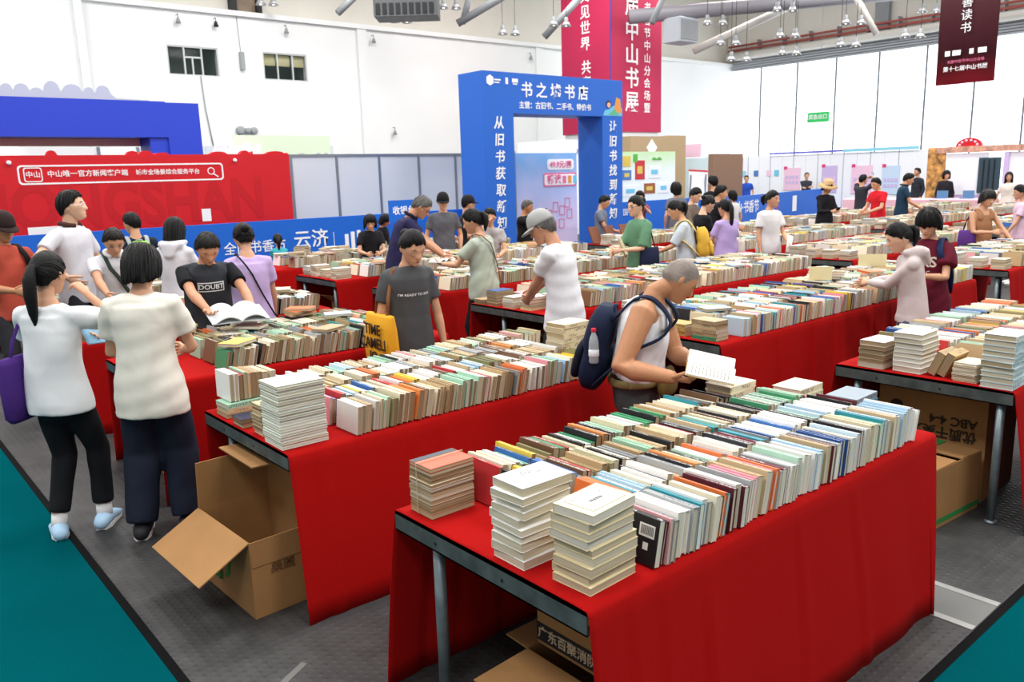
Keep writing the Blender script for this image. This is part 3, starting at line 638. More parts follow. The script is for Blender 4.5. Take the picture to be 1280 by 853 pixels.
# ================================================================== TABLES
TOP = .76
def cloth_material():
    m = M('red_felt', '#a20f0e', .95, noise=.10, nscale=260, bump=.25, bscale=420, spec=.08)
    return m
cloth_material()
M('steel', '#626968', .45, metal=.55, noise=.35, nscale=14, bump=.1, bscale=90)
M('leg_steel', '#7d8a90', .38, metal=.6, noise=.2, nscale=20)
M('plywood', '#7a6248', .8, noise=.2, nscale=6)
ROWS = {1: (1.45, 2.43), 2: (3.28, 4.28), 3: (5.07, 6.13), 4: (6.95, 7.95), 5: (8.8, 9.85), 6: (10.6, 11.6)}
TABLES = {}
def table(key, x0, x1, row, label, cloth_label, legs=None, detail=True, flare=.11, seed=0, steel='steel', pull=0):
    y0, y1 = ROWS[row]; rnd = random.Random(seed*7+row)
    g = thing('trestle_table', label, 'table', ((x0+x1)/2, (y0+y1)/2, 0), group='steel book tables')
    hx, hy = (x1-x0)/2, (y1-y0)/2
    for s in (-1, 1):
        b = MB(); xa, xb = (s*hx, s*(hx-.006)); lo, hi = min(xa, xb), max(xa, xb)
        b.box((lo, -hy, TOP-.075), (hi, hy, TOP-.0015))                       # upright web of the angle bar
        b.box((min(s*hx, s*(hx-.05)), -hy, TOP-.012), (max(s*hx, s*(hx-.05)), hy, TOP-.0015))
        b.box((min(s*hx, s*(hx-.04)), -hy, TOP-.075), (max(s*hx, s*(hx-.04)), hy, TOP-.069))
        o = b.build('end_rail', MATS[steel], g)
        if detail:
            for yy in (-hy*.25, hy*.48):
                MB().tube([(s*(hx+.001), yy, TOP-.045), (s*(hx-.004), yy, TOP-.045)], [.007]*2, 8).build('bolt_hole', MATS['black_metal'], o)
    MB().box((-hx+.007, -hy+.01, TOP-.03), (hx-.007, hy-.01, TOP-.013)).build('top', MATS['plywood'], g)
    for s in (-1, 1):
        MB().box((-hx+.05, s*hy-.02 if s > 0 else -hy, TOP-.07), (hx-.05, hy if s > 0 else -hy+.02, TOP-.031)).build('side_rail', MATS[steel], g)
    lg = legs or ((.06, .12), (.06, -.12), (-.06, .12), (-.06, -.12))
    for dx, dy in lg:
        lx = -hx+dx if dx > 0 else hx+dx; ly = -hy+dy if dy > 0 else hy+dy
        MB().tube([(lx, ly, 0.012), (lx, ly, TOP-.031)], [.022]*2, 12).lathe([(.032, 0), (.032, .012), (.02, .02)], 12, (lx, ly, 0)).build('leg', MATS['leg_steel'], g, True)
    # cloth: over the top and down both long sides
    n = max(24, int((x1-x0)/(.022 if detail else .05))); prof = []
    z_low = -.003
    def side(sgn):
        L_ = []
        for z, k in ((z_low, 1), (.1, .9), (.25, .72), (.42, .5), (.58, .25), (.70, .06), (TOP-.015, .0)):
            L_.append((sgn*(hy+.006), z, k, sgn))
        return L_
    prof = side(-1)+[(-hy+.004, TOP, 0, 0)]+[(yy, TOP+.0015, 0, 0) for yy in np.linspace(-hy+.05, hy-.05, 9)]+[(hy-.004, TOP, 0, 0)]+side(1)[::-1]
    ph = [rnd.uniform(0, 6.28) for _ in range(8)]; creases = [(rnd.uniform(-hx*.9, hx*.95), rnd.uniform(.0, .6)) for _ in range(5)]
    V = []; F = []
    for i in range(n+1):
        t = i/n; x = -hx+.002+(2*hx-.004)*t
        for (yy, z, k, sg) in prof:
            if sg:
                w_ = (.6+.25*math.sin(x*1.9+ph[0])+.14*math.sin(x*4.7+ph[1]+sg)+.05*math.sin(x*11.0+ph[2])+(.9*max(0, (t-.84)/.16) if pull else 0))
                crease = .003*math.sin(x*17+ph[3])*k-sum(.012*math.exp(-((x-cx_)/.018)**2)*min(1, k*2+.15)*math.exp(-((k-ck_)/.45)**2) for cx_, ck_ in creases)+sum(.010*math.exp(-((x-cx_-.035)/.03)**2)*min(1, k*2+.15) for cx_, ck_ in creases)
                out = flare*k*max(0.05, w_*.55+.45) + crease
                xx = x+k*.05*math.sin(x*2.3+ph[4]+sg)*(1 if .05 < t < .95 else .6) - (k*pull*max(0, (t-.86)/.14)**1.5 if sg < 0 else 0)
                V.append((xx, yy+sg*out, z))
            else:
                V.append((x, yy, z+.0012*math.sin(x*9+yy*7)))
    m_ = len(prof)
    for i in range(n):
        for j in range(m_-1): F.append((i*m_+j, (i+1)*m_+j, (i+1)*m_+j+1, i*m_+j+1))
    c = MB().add(V, F).build('tablecloth', MATS['red_felt'], smooth=True, loc=((x0+x1)/2, (y0+y1)/2, 0))
    md = c.modifiers.new('thickness', 'SOLIDIFY'); md.thickness = .003; md.offset = 1
    tag(c, cloth_label, 'tablecloth', 'red felt tablecloths')
    TABLES[key] = (x0, x1, y0, y1)
T_ = table
A_LEGS = ((.05, -.20), (.34, .035), (-.06, .12), (-.06, -.12))
table('A', 1.46, 3.68, 1, "steel-edged table the man in the white tank top leans over", "red felt cloth on the tank-top man's table", A_LEGS, seed=1, pull=.22)
table('B', 1.44, 3.66, 2, "steel-edged table with a tall white-green journal stack at its end", "red felt cloth on the table with the white-green journal stack", ((.05, -.23), (.34, .12), (-.06, .12), (-.06, -.12)), seed=2, flare=.16, pull=.1)
table('C', 1.42, 3.62, 3, "steel-edged table in front of the man in the printed black tee", "red felt cloth on the printed black tee man's table", ((.05, -.30), (.34, .12), (-.06, .12), (-.06, -.12)), seed=3, flare=.05)
table('D', 4.63, 6.85, 1, "steel-edged table above the taped cardboard boxes with white hardback stacks", "red felt cloth on the table above the taped cardboard boxes", ((.05, .07), (.05, -.12), (-.06, .12), (-.06, -.12)), seed=4)
table('E', 4.63, 6.845, 2, "steel-edged table beyond the bald man, near half of its row", "red felt cloth hanging beyond the bald man", seed=5)
table('E2', 6.845, 9.03, 2, "steel table where the girl in the pale hoodie picks books", "red felt cloth beside the girl in the pale hoodie", seed=6)
table('F', 4.66, 6.845, 3, "steel-edged table the man in the grey cap bends over", "red felt cloth on the grey cap man's table", ((.06, -.42), (.3, .12), (-.06, .12), (-.06, -.12)), seed=7, flare=.05)
table('F2', 6.845, 9.03, 3, "steel book table before the person with the yellow backpack", "red felt cloth on the table before the yellow backpack", seed=8)
table('R4a', 1.42, 3.62, 4, "steel table the older man in the white shirt leans over", "red felt cloth on the white-shirted older man's table", seed=9, flare=.04)
table('R4b', 4.66, 6.86, 4, "steel book table beside the woman in the sage tee", "red felt cloth behind the woman in the charcoal tee", seed=10)
table('R4c', 6.86, 9.03, 4, "steel book table behind the man in the grey cap", "red felt cloth behind the man in the grey cap", seed=11)
table('R5a', 1.42, 3.62, 5, "steel book table behind the man in the white polo", "red felt cloth behind the man in the white polo", seed=12, flare=.01)
table('R5b', 4.66, 6.86, 5, "steel book table with low flat stacks beside the girl in turquoise", "red felt cloth on the table beside the girl in turquoise", seed=13, flare=.04)
table('R5c', 6.86, 9.03, 5, "steel book table before the man taking a photo", "red felt cloth on the table before the man taking a photo", seed=14)
table('R6a', 1.42, 3.62, 6, "steel book table in front of the person in the coral shirt", "red felt cloth in front of the person in the coral shirt", seed=15)
table('R6b', 4.66, 9.03, 6, "long steel table along the blue barrier behind the girl in turquoise", "red felt cloth along the blue barrier", seed=16)
for i, (key, x0, x1, row, l1) in enumerate((
    ('G2', 9.93, 12.4, 2, 'the woman in the purple strap top'), ('G3', 9.93, 14.3, 3, 'the woman in the plain white tee'),
    ('G4', 9.93, 14.3, 4, 'the two women in black and lavender'), ('G5', 9.93, 14.3, 5, 'the arch opening'),
    ('H3', 15.2, 19.6, 3, 'the pink-shirted woman with a ponytail'), ('H4', 15.2, 19.6, 4, 'the man in the red tee'), ('H5', 15.2, 19.6, 5, 'the straw-hatted person'),
    ('I4', 20.4, 23.6, 4, 'the pale pink sales counter'), ('I5', 20.4, 23.6, 5, 'the person photographing with raised arms'))):
    table(key, x0, x1, row, 'long steel book table close to '+l1, 'red felt cloth on the long table close to '+l1, seed=20+i, detail=False)
# ================================================================== BOOKS
def cover_material():
    m = bpy.data.materials.new('book_cover'); m.use_nodes = True; nt = m.node_tree; b = nt.nodes['Principled BSDF']
    L = nt.links.new; N = nt.nodes.new
    a = N('ShaderNodeAttribute'); a.attribute_name = 'Col'
    uv = N('ShaderNodeUVMap'); uv.uv_map = 'spine'
    sp = N('ShaderNodeSeparateXYZ'); L(uv.outputs[0], sp.inputs[0])
    def mth(op, x, y=None, z=None):
        q = N('ShaderNodeMath'); q.operation = op
        for k, v in enumerate((x, y, z)):
            if v is None: continue
            if isinstance(v, (int, float)): q.inputs[k].default_value = v
            else: L(v, q.inputs[k])
        return q.outputs[0]
    u, v = sp.outputs[0], sp.outputs[1]           # u: 0..1 across the spine (minus one on other faces), v: metres along + seed*10
    fr = mth('FRACT', v)                          # v stored as book_seed + 0..0.9
    cm = N('ShaderNodeCombineXYZ'); L(mth('MULTIPLY', v, 60), cm.inputs[0]); L(mth('MULTIPLY', u, 2.2), cm.inputs[1])
    n = N('ShaderNodeTexNoise'); n.inputs['Scale'].default_value = 1; n.inputs['Detail'].default_value = 1; L(cm.outputs[0], n.inputs['Vector'])
    cm2 = N('ShaderNodeCombineXYZ'); L(mth('MULTIPLY', v, 3.0), cm2.inputs[0])
    n2 = N('ShaderNodeTexNoise'); n2.inputs['Scale'].default_value = 1; n2.inputs['Detail'].default_value = 0; L(cm2.outputs[0], n2.inputs['Vector'])
    mask = mth('MULTIPLY', mth('GREATER_THAN', n.outputs[0], .52), mth('GREATER_THAN', n2.outputs[0], .47))
    mask = mth('MULTIPLY', mask, mth('MULTIPLY', mth('GREATER_THAN', u, .22), mth('LESS_THAN', u, .78)))
    bw = N('ShaderNodeRGBToBW'); L(a.outputs['Color'], bw.inputs[0])
    ink = mth('SUBTRACT', .75, mth('MULTIPLY', mth('GREATER_THAN', bw.outputs[0], .16), .70))
    ic = N('ShaderNodeCombineXYZ')
    for k in range(3): L(ink, ic.inputs[k])
    mx = N('ShaderNodeMix'); mx.data_type = 'RGBA'; L(mth('MULTIPLY', mask, .75), mx.inputs[0]); L(a.outputs['Color'], mx.inputs[6]); L(ic.outputs[0], mx.inputs[7])
    L(mx.outputs[2], b.inputs['Base Color']); b.inputs['Roughness'].default_value = .42; b.inputs['Specular IOR Level'].default_value = .35
    return m
def page_material():
    m = bpy.data.materials.new('book_pages'); m.use_nodes = True; nt = m.node_tree; b = nt.nodes['Principled BSDF']
    L = nt.links.new; N = nt.nodes.new
    a = N('ShaderNodeAttribute'); a.attribute_name = 'Col'
    uv = N('ShaderNodeUVMap'); uv.uv_map = 'spine'
    mp = N('ShaderNodeMapping'); mp.inputs['Scale'].default_value = (420, 6, 1); L(uv.outputs[0], mp.inputs[0])
    n = N('ShaderNodeTexNoise'); n.inputs['Scale'].default_value = 1; n.inputs['Detail'].default_value = 2; L(mp.outputs[0], n.inputs['Vector'])
    r = N('ShaderNodeMapRange'); r.inputs[1].default_value = .3; r.inputs[2].default_value = .7; r.inputs[3].default_value = .74; r.inputs[4].default_value = 1.08; L(n.outputs[0], r.inputs[0])
    s = N('ShaderNodeVectorMath'); s.operation = 'SCALE'; L(a.outputs['Color'], s.inputs[0]); L(r.outputs[0], s.inputs['Scale'])
    L(s.outputs[0], b.inputs['Base Color']); b.inputs['Roughness'].default_value = .9
    return m
MC, MPG = cover_material(), page_material()
class BookSet:
    """cover and page geometry of one or many books, with colours and spine coordinates"""
    def __init__(s): s.d = {'c': [[], [], [], [], 0], 'p': [[], [], [], [], 0]}
    def _add(s, k, V, F, col, UV):
        d = s.d[k]; d[0].append(V); d[1] += [tuple(i+d[4] for i in f) for f in F]; d[2] += [col]*len(F); d[3] += UV; d[4] += len(V)
    def add(s, R, o, t, l, h, ccol, pcol, seed=0., ct=.0012, inset=.002, scol=None):
        R = np.asarray(R); o = np.asarray(o)
        # U-shaped cover profile in xz, extruded along y
        P = [(0,0),(ct,0),(ct,h-ct),(t-ct,h-ct),(t-ct,0),(t,0),(t,h),(0,h)]
        V = np.array([(x,0,z) for x,z in P]+[(x,l,z) for x,z in P])
        F = [(0,1,2,7),(7,2,3,6),(3,4,5,6),(15,10,9,8),(14,11,10,15),(14,13,12,11)]
        F += [(i,(i+8),(i+1)%8+8,(i+1)%8) for i in range(8)]
        UV = []
        for f in F:
            if f == (6,14,15,7): UV.append([(1, seed),(1, seed+l*3),(0, seed+l*3),(0, seed)])
            else: UV.append([(-1, 0)]*4)
        Fc = len(F)
        s._add('c', V@R.T+o, F, ccol, UV)
        if scol is not None: s.d['c'][2][-Fc+6+6] = scol
        e = inset
        lo = np.array((ct, e, e)); hi = np.array((t-ct, l-e, h-ct))
        x0,y0,z0 = lo; x1,y1,z1 = hi
        V = np.array([(x0,y0,z0),(x1,y0,z0),(x1,y1,z0),(x0,y1,z0),(x0,y0,z1),(x1,y0,z1),(x1,y1,z1),(x0,y1,z1)])
        F = [(3,2,1,0),(0,1,5,4),(2,3,7,6)]
        UV = [[(V[i][0]+seed, V[i][1]+V[i][2]) for i in f] for f in F]
        s._add('p', V@R.T+o, F, pcol, UV)
    def mesh(s, k, name):
        d = s.d[k]; me = bpy.data.meshes.new(name); me.from_pydata(np.concatenate(d[0]).tolist(), [], d[1])
        tot = [len(f) for f in d[1]]
        at = me.color_attributes.new('Col', 'FLOAT_COLOR', 'CORNER')
        at.data.foreach_set('color', np.repeat(np.c_[np.array(d[2], np.float32), np.ones(len(d[2]), np.float32)], tot, 0).ravel().astype(np.float32))
        uvl = me.uv_layers.new(name='spine'); uvl.data.foreach_set('uv', np.array([c for f in d[3] for c in f], np.float32).ravel())
        me.update(); return me
    def both(s, name):
        """one mesh of two materials"""
        m1 = s.d['c']; m2 = s.d['p']; n = m1[4]
        j = BookSet(); j.d['c'] = [m1[0]+m2[0], m1[1]+[tuple(i+n for i in f) for f in m2[1]], m1[2]+m2[2], m1[3]+m2[3], 0]
        me = j.mesh('c', name); me.materials.append(MC); me.materials.append(MPG)
        me.polygons.foreach_set('material_index', [0]*len(m1[1])+[1]*len(m2[1])); return me
REST = BookSet()
PAL = {  # colour word -> hex variants
    'white': ('#e9e8e4', '#dfdfdc', '#f1f0ec'), 'cream': ('#e2d9be', '#d9cfb0', '#e8e0c8'), 'tan': ('#b79d76', '#a88e68', '#c4ad88'),
    'brown': ('#7b5b3d', '#6a4d36'), 'black': ('#1c1d20', '#26272b'), 'grey': ('#8d9194', '#a4a7a9'), 'pale blue': ('#a8c4d8', '#b9d0df'),
    'blue': ('#2f62a8', '#3b6fb5', '#274f8c'), 'teal': ('#2f8d9c', '#3b9ba0'), 'green': ('#3e8d62', '#4a9a6d'), 'pale green': ('#a8cdb6', '#b9d6bf', '#9cc4a8'),
    'olive': ('#7d7a52', '#8b875d'), 'orange': ('#d9713a', '#e08a4a'), 'red': ('#b02c30', '#c23a3a'), 'maroon': ('#5c1d28', '#6b2530'),
    'pink': ('#dba3a6', '#d58a98'), 'yellow': ('#e2c246', '#e6cf62'), 'purple': ('#6c5a9a', '#8072ad')}
MIX = {
    'new': 'white*12 cream*6 grey*3 pale-blue*4 blue*2 teal*2 black*3 orange*2 pale-green*2 tan*3 maroon red pink*2 yellow purple',
    'old': 'tan*6 cream*7 olive*3 brown*2 pale-green*4 green*2 white*4 black*2 red pink teal pale-blue orange*1 grey*2',
    'mid': 'cream*8 white*8 tan*5 pale-green*3 pale-blue*2 grey*2 olive blue black red pink orange yellow brown*2',
    'far': 'cream*9 white*9 tan*5 pale-green*2 pink grey*2 blue red yellow black pale-blue'}
def mix(s):
    out = []
    for w_ in MIX[s].split():
        n, _, k = w_.partition('*'); out += [n.replace('-', ' ')]*int(k or 1)
    return out
PAGES = {'light': ('#d8d2c0', '#cfc7b2', '#ddd8ca', '#c9bfa6'), 'tan': ('#a08a69', '#94795a', '#b09b7b', '#bdad91', '#c6bca8', '#8a6f50'), 'mid': ('#bfb194', '#cbc0a8', '#b09d7c', '#d3ccbd')}
def jitter(rnd, h, a=.06):
    c = np.array(lin(h)); k = 1+rnd.uniform(-a*2, a*1.2); return tuple(np.clip(c*k, 0, 1))
NBOOK = [0]
def single(R, o, t, l, h, cname, label, group, rnd, pages='light', ct=.0012, chex=None, inset=.002, name='book'):
    """one book of its own: cover and page block under an Empty"""
    g = bpy.data.objects.new(name, None); COL.objects.link(g); g.empty_display_size = .05
    m = np.eye(4); m[:3, :3] = R; m[:3, 3] = o; g.matrix_world = Matrix(m.tolist())
    s = BookSet(); s.add(np.eye(3), (0,0,0), t, l, h, jitter(rnd, chex or rnd.choice(PAL[cname])), jitter(rnd, rnd.choice(PAGES[pages])), rnd.randrange(1000), ct, inset)
    c = link('cover', s.mesh('c', 'cover'), MC, g); p = link('page_block', s.mesh('p', 'page_block'), MPG, g)
    tag(g, label, 'book', group); NBOOK[0] += 1; return g
def book_row(x0, x1, y, zt, rnd, palette, pages, lean=(4, 14), l=(.185, .215), h=(.125, .15), t=(.012, .036), own=None, run=.16, fixed=None, hard=.2):
    """row of books standing on their fore-edges, spines up. own=(label place, group) makes each a thing"""
    pal = mix(palette); ang = rnd.uniform(*lean); k = 0; prev = None; hx_ = None
    while True:
        if rnd.random() > run or k == 0:
            cn = rnd.choice(pal); tt = rnd.uniform(t[0], t[1]); hh = rnd.uniform(*h); ll = rnd.uniform(*l)
            hx_ = rnd.choice(PAL[cn])
        if rnd.random() < .25: ang = min(lean[1], max(lean[0], ang+rnd.uniform(-4, 4)))
        if fixed and k in fixed: cn, tt, hh, ll = fixed[k]; hx_ = PAL[cn][0]
        a = math.radians(ang); R = rotm(0, a, rnd.uniform(-.003, .003))
        if prev is None: x = x0
        else:   # stand against the neighbour's face, over the height both share
            xr, pa, ph_ = prev; z0, z1 = tt*math.sin(a), max(tt*math.sin(a), min(ph_, hh*math.cos(a)))
            x = max(xr+z*math.tan(pa)-(z-tt*math.sin(a))*math.tan(a) for z in (z0, z1))+.0009+rnd.random()**6*.02
        yy = y+rnd.uniform(-.008, .008)
        hard_ = rnd.random() < hard
        ct = .0024 if hard_ else .0011
        o = np.array((x, yy, zt+.002+tt*math.sin(a)))
        if x+tt*math.cos(a)+hh*math.sin(a) > x1+.03: break
        prev = (x+tt*math.cos(a), a, hh*math.cos(a))
        if own:
            sz = 'thin ' if tt < .017 else ('thick ' if tt > .03 else '')
            single(R, o, tt, ll, hh, cn, '%s%s %s book standing spine-up in the %s' % (sz, cn, 'hardback' if hard_ else 'paperback', own[0]), own[1], rnd, pages, ct, hx_, .004 if hard_ else .0015)
        else:
            REST.add(R, o, tt, ll, hh, jitter(rnd, hx_), jitter(rnd, rnd.choice(PAGES[pages])), rnd.randrange(1000), ct, .002)
        k += 1
def stack(x, y, zt, n, rnd, cname, pages, w=.145, l=.21, t=.025, rz=0., own=None, spine='+y', jit=.006, twist=.03, chex=None, top=None, hard=False):
    """flat pile; x,y = centre. spine direction +y, -y, +x, -x"""
    z = zt+.002; obs = []
    for k in range(n):
        tt = t*rnd.uniform(.85, 1.15)
        # local: thickness x -> up ; length y ; height z -> away from the spine
        base = {'+y': rotm(0,0,0), '-y': rotm(0,0,PI), '+x': rotm(0,0,-PI/2), '-x': rotm(0,0,PI/2)}[spine]
        Lm = np.array([[0,1,0],[0,0,1],[1,0,0]]).astype(float)   # columns: images of x,y,z -> z? (x->up, y->x, z->y)
        Rz = rotm(0, 0, rz+rnd.uniform(-twist, twist)*(2 if k == n-1 else 1))
        R = Rz @ base @ Lm
        c = R @ np.array((0, l/2, w/2)); o = np.array((x+rnd.uniform(-jit, jit), y+rnd.uniform(-jit, jit), z)) - np.array((c[0], c[1], 0))
        cn = cname if isinstance(cname, str) else cname[k % len(cname)]
        ct = .0025 if hard else .0012
        if own:
            lab = own[0] if k < n-1 or len(own) < 3 else own[2]
            obs.append(single(R, o, tt, l, w, cn, lab, own[1], rnd, pages, ct, (chex if not (top and k == n-1) else top), .004 if hard else .0015))
        else: REST.add(R, o, tt, l, w, jitter(rnd, chex or rnd.choice(PAL[cn]), .04), jitter(rnd, rnd.choice(PAGES[pages])), rnd.randrange(1000), ct, .003 if hard else .0015)
        z += tt+.0006
    return obs, z
Z = TOP+.0045
R_ = random.Random(41)
# ---- table A: every book its own
GA = "books on the tank-top man's table"
def ownA(r): return (r+" on the tank-top man's table", GA)
book_row(1.775, 3.53, 1.470, Z, R_, 'new', 'light', (9, 15), own=ownA('front row'), t=(.014, .036), h=(.135, .155), run=.14,
         fixed={0: ('black', .026, .148, .205), 1: ('maroon', .014, .14, .2), 2: ('pink', .012, .145, .205), 7: ('teal', .022, .15, .21), 12: ('orange', .016, .15, .21), 14: ('maroon', .022, .15, .21), 20: ('tan', .03, .15, .21), 23: ('orange', .02, .15, .21), 44: ('black', .02, .15, .21), 50: ('teal', .02, .15, .21), 51: ('pale blue', .02, .15, .21)})
book_row(1.84, 3.42, 1.700, Z, R_, 'new', 'mid', (8, 15), own=ownA('second row'), t=(.014, .036), h=(.13, .15),
         fixed={0: ('orange', .03, .15, .21), 1: ('orange', .026, .145, .205), 2: ('teal', .02, .14, .2), 13: ('black', .028, .15, .21)})
book_row(1.715, 3.40, 1.935, Z, R_, 'old', 'tan', (8, 16), own=ownA('third row'), t=(.014, .034), h=(.13, .15),
         fixed={0: ('black', .022, .15, .215), 1: ('green', .012, .14, .2), 2: ('red', .012, .145, .2), 3: ('yellow', .024, .15, .21), 7: ('blue', .03, .15, .21)})
book_row(1.72, 3.17, 2.175, Z, R_, 'old', 'tan', (8, 16), own=ownA('rear row'), t=(.014, .034), h=(.125, .15),
         fixed={0: ('red', .018, .15, .205), 1: ('cream', .026, .15, .21), 2: ('cream', .022, .15, .21), 3: ('white', .022, .145, .2), 5: ('blue', .016, .145, .2), 6: ('yellow', .022, .155, .215), 12: ('red', .016, .14, .2), 20: ('black', .02, .14, .2)})
st, _ = stack(1.590, 1.820, Z, 10, R_, 'white', 'light', w=.145, l=.205, t=.0255, own=("white paperback in the pile between the cream pile and red-topped pile", 'white pile at the table end', "white floral-covered paperback on top of the white pile"), spine='+y', jit=.007, twist=.06)
WHITE_TOP = st[-1]
st, _ = stack(1.625, 1.580, Z, 9, R_, 'cream', 'mid', w=.15, l=.205, t=.0265, own=("cream paperback in the pile at the corner of the tank-top man's table", 'cream pile at the table corner', "cream paperback with a framed white title panel topping its pile"), spine='+y', jit=.008, twist=.06, chex='#ddd0a6')
CREAM_TOP = st[-1]
st, _ = stack(1.600, 2.320, Z, 12, R_, ('tan', 'tan', 'brown', 'cream'), 'tan', w=.135, l=.19, t=.0155, own=("worn tan paperback in the string-tied pile with a red top cover", 'string-tied pile', "red-orange covered booklet topping the string-tied tan pile"), spine='+y', jit=.003, twist=.015, top='#d8644a')
RED_TOP = st[-1]
stack(3.35, 2.30, Z+.005, 4, R_, 'cream', 'light', w=.15, l=.21, t=.036, own=("cream hardback in the rear low pile beside the open book's reader", 'cream hardback piles'), spine='-y', hard=True, chex='#e6dfc0', twist=.05)
stack(3.56, 2.06, Z, 4, R_, 'cream', 'light', w=.15, l=.21, t=.036, own=("cream hardback in the pile beside the blue-grey hardbacks", 'cream hardback piles'), spine='-y', hard=True, chex='#e6dfc0', twist=.06)
stack(3.60, 1.80, Z, 4, R_, 'teal', 'mid', w=.15, l=.21, t=.034, own=("teal-spined hardback in the low pile at the table's far end", 'teal hardback pile', "grey-covered teal-spined hardback topping the low teal pile"), spine='-y', hard=True, chex='#3b7f92', top='#8d9aa6', twist=.02)
# ---- table B end piles
GB = 'piles at the end of the journal table'
stack(1.560, 3.435, Z, 24, R_, 'white', 'light', w=.19, l=.23, t=.0118, own=("thin white-green journal in the tall stack at the table end", 'white-green journal stack', "white-green journal with a printed cover on top of the tall stack"), spine='+y', jit=.004, twist=.012, chex='#dfeae2')
stack(1.545, 3.66, Z, 8, R_, 'tan', 'tan', w=.105, l=.15, t=.0185, own=("small tan paperback in the narrow pile behind the journal stack", GB), spine='+y', chex='#c9b58e')
stack(1.545, 3.86, Z, 2, R_, ('brown', 'black'), 'tan', w=.13, l=.18, t=.024, own=("dark paperback in the low pair at the journal table's end", GB, "dark blue paperback with a white slip at the journal table's end"), spine='+y', top='#2a2d45')
stack(1.570, 4.10, Z, 3, R_, ('tan', 'tan', 'pale green'), 'tan', w=.15, l=.21, t=.024, own=("tan paperback under the pale green book at the rear table corner", GB, "pale green paperback lying at the rear corner of the journal table"), spine='-y', top='#9dc8ae')
# ---- table D end piles
GD = 'piles on the table above the taped boxes'
stack(4.76, 2.225, Z, 6, R_, 'tan', 'tan', w=.15, l=.21, t=.026, own=("brownish paperback in the pile beside the white hardback tower", GD, "violet-printed paperback topping the brownish pile"), spine='+y', chex='#bfae98', top='#cdc3c6')
stack(4.79, 2.028, Z, 8, R_, 'white', 'light', w=.16, l=.225, t=.0285, own=("white hardback in the tower between brown and leaning tan books", 'white hardback tower'), spine='+y', hard=True, chex='#e3e4e0')
stack(4.76, 1.715, Z, 11, R_, 'cream', 'mid', w=.12, l=.17, t=.009, own=("thin cream booklet in the low pile by the leaning tan books", 'thin booklet pile'), spine='+y', chex='#d6cbb4')
stack(4.75, 1.545, Z, 10, R_, 'pale blue', 'mid', w=.16, l=.225, t=.028, own=("pale-blue-spined hardback in the tall tower at the red drape corner", 'pale blue hardback tower'), spine='-y', hard=True, chex='#c4d3d6', top='#e4e6e2')
for k, (dy, an) in enumerate(((1.826, -.25), (1.878, -.30))):
    single(rotm(0, 0, PI/2) @ rotm(0, -.4, 0), np.array((4.88, dy, Z+.003)), .045, .19, .14, 'tan', "thick tan book leaning toward the thin booklet pile", GD, R_, 'tan', .0012, '#a8874e')
# ---- everything else
def fill(key, nrows, palette, pages, x_in=.10, x_out=.06, lean=(3, 12), seed=0, l=(.18, .21), dens=.0, t=(.012, .034), late=None):
    x0, x1, y0, y1 = TABLES[key]; rnd = random.Random(seed+977)
    pitch = (y1-y0-.03)/nrows
    for r in range(nrows):
        ll = min(l[1], pitch-.012)
        a, b_ = x0+x_in+rnd.uniform(0, .06), x1-x_out
        if late and r == late[0]: a = late[1]
        book_row(a, b_, y0+.015+r*pitch, Z, rnd, palette, pages, lean, (ll-.025, ll), t=t, run=.3)
    for k in range(int(10*dens*(x1-x0))):      # loose books lying across the rows
        xx = rnd.uniform(x0+.3, x1-.3); yy = y0+.015+rnd.randrange(nrows)*pitch+min(l[1], pitch-.012)/2
        if late and xx < late[1]+.2: continue
        stack(xx, yy, Z+.148, rnd.choice((1, 1, 2, 3)), rnd, rnd.choice(mix('mid')), 'mid', t=.02, twist=.6)
fill('B', 4, 'mid', 'tan', x_in=.30, x_out=.28, lean=(4, 13), seed=1)
r2 = random.Random(5)
stack(3.50, 3.62, Z, 9, r2, 'cream', 'mid', t=.03, spine='-y', chex='#ded1ae', w=.16, l=.22)
stack(3.52, 3.40, Z, 4, r2, 'tan', 'tan', t=.028, spine='-y', w=.15)
stack(3.5, 3.9, Z, 2, r2, 'white', 'mid', t=.03)
book_row(3.36, 3.62, 4.02, Z, r2, 'mid', 'mid', (2, 8))
book_row(1.50, 1.74, 4.05, Z+.075, r2, 'old', 'tan', (0, 4))
fill('C', 4, 'old', 'tan', x_in=.42, x_out=.35, seed=2, dens=.35, lean=(2, 16))
stack(1.56, 5.86, Z, 5, r2, 'cream', 'tan', t=.026); stack(1.58, 5.6, Z, 3, r2, 'tan', 'tan', t=.024)
stack(3.45, 5.45, Z, 6, r2, 'cream', 'mid', t=.026); stack(3.48, 5.75, Z, 4, r2, 'white', 'mid', t=.026)
book_row(3.28, 3.42, 5.2, Z, r2, 'mid', 'tan', (0, 5))
fill('D', 4, 'mid', 'mid', x_in=.34, x_out=.02, seed=3, t=(.014, .036))
fill('E', 4, 'new', 'mid', x_in=.26, x_out=.0, seed=4, dens=.05); fill('E2', 4, 'mid', 'mid', x_in=.02, x_out=.05, seed=5, dens=.25)
stack(4.75, 3.45, Z, 5, r2, ('green', 'tan', 'tan', 'tan', 'tan'), 'tan', t=.028, spine='-x'); stack(4.76, 3.72, Z, 3, r2, 'tan', 'tan', t=.03, spine='-x', chex='#b89a55')
stack(4.75, 4.12, Z, 8, r2, 'white', 'light', t=.026, spine='+y'); stack(4.76, 3.95, Z, 4, r2, 'cream', 'mid', t=.026)
fill('F', 4, 'mid', 'mid', x_in=.50, x_out=.0, seed=6); fill('F2', 4, 'far', 'mid', x_in=.02, seed=7, dens=.15)
stack(4.80, 5.85, Z, 5, r2, ('tan', 'cream', 'cream', 'tan', 'blue'), 'tan', t=.028, spine='+y'); stack(4.80, 5.62, Z, 4, r2, 'white', 'mid', t=.026, chex='#d6d9d8')
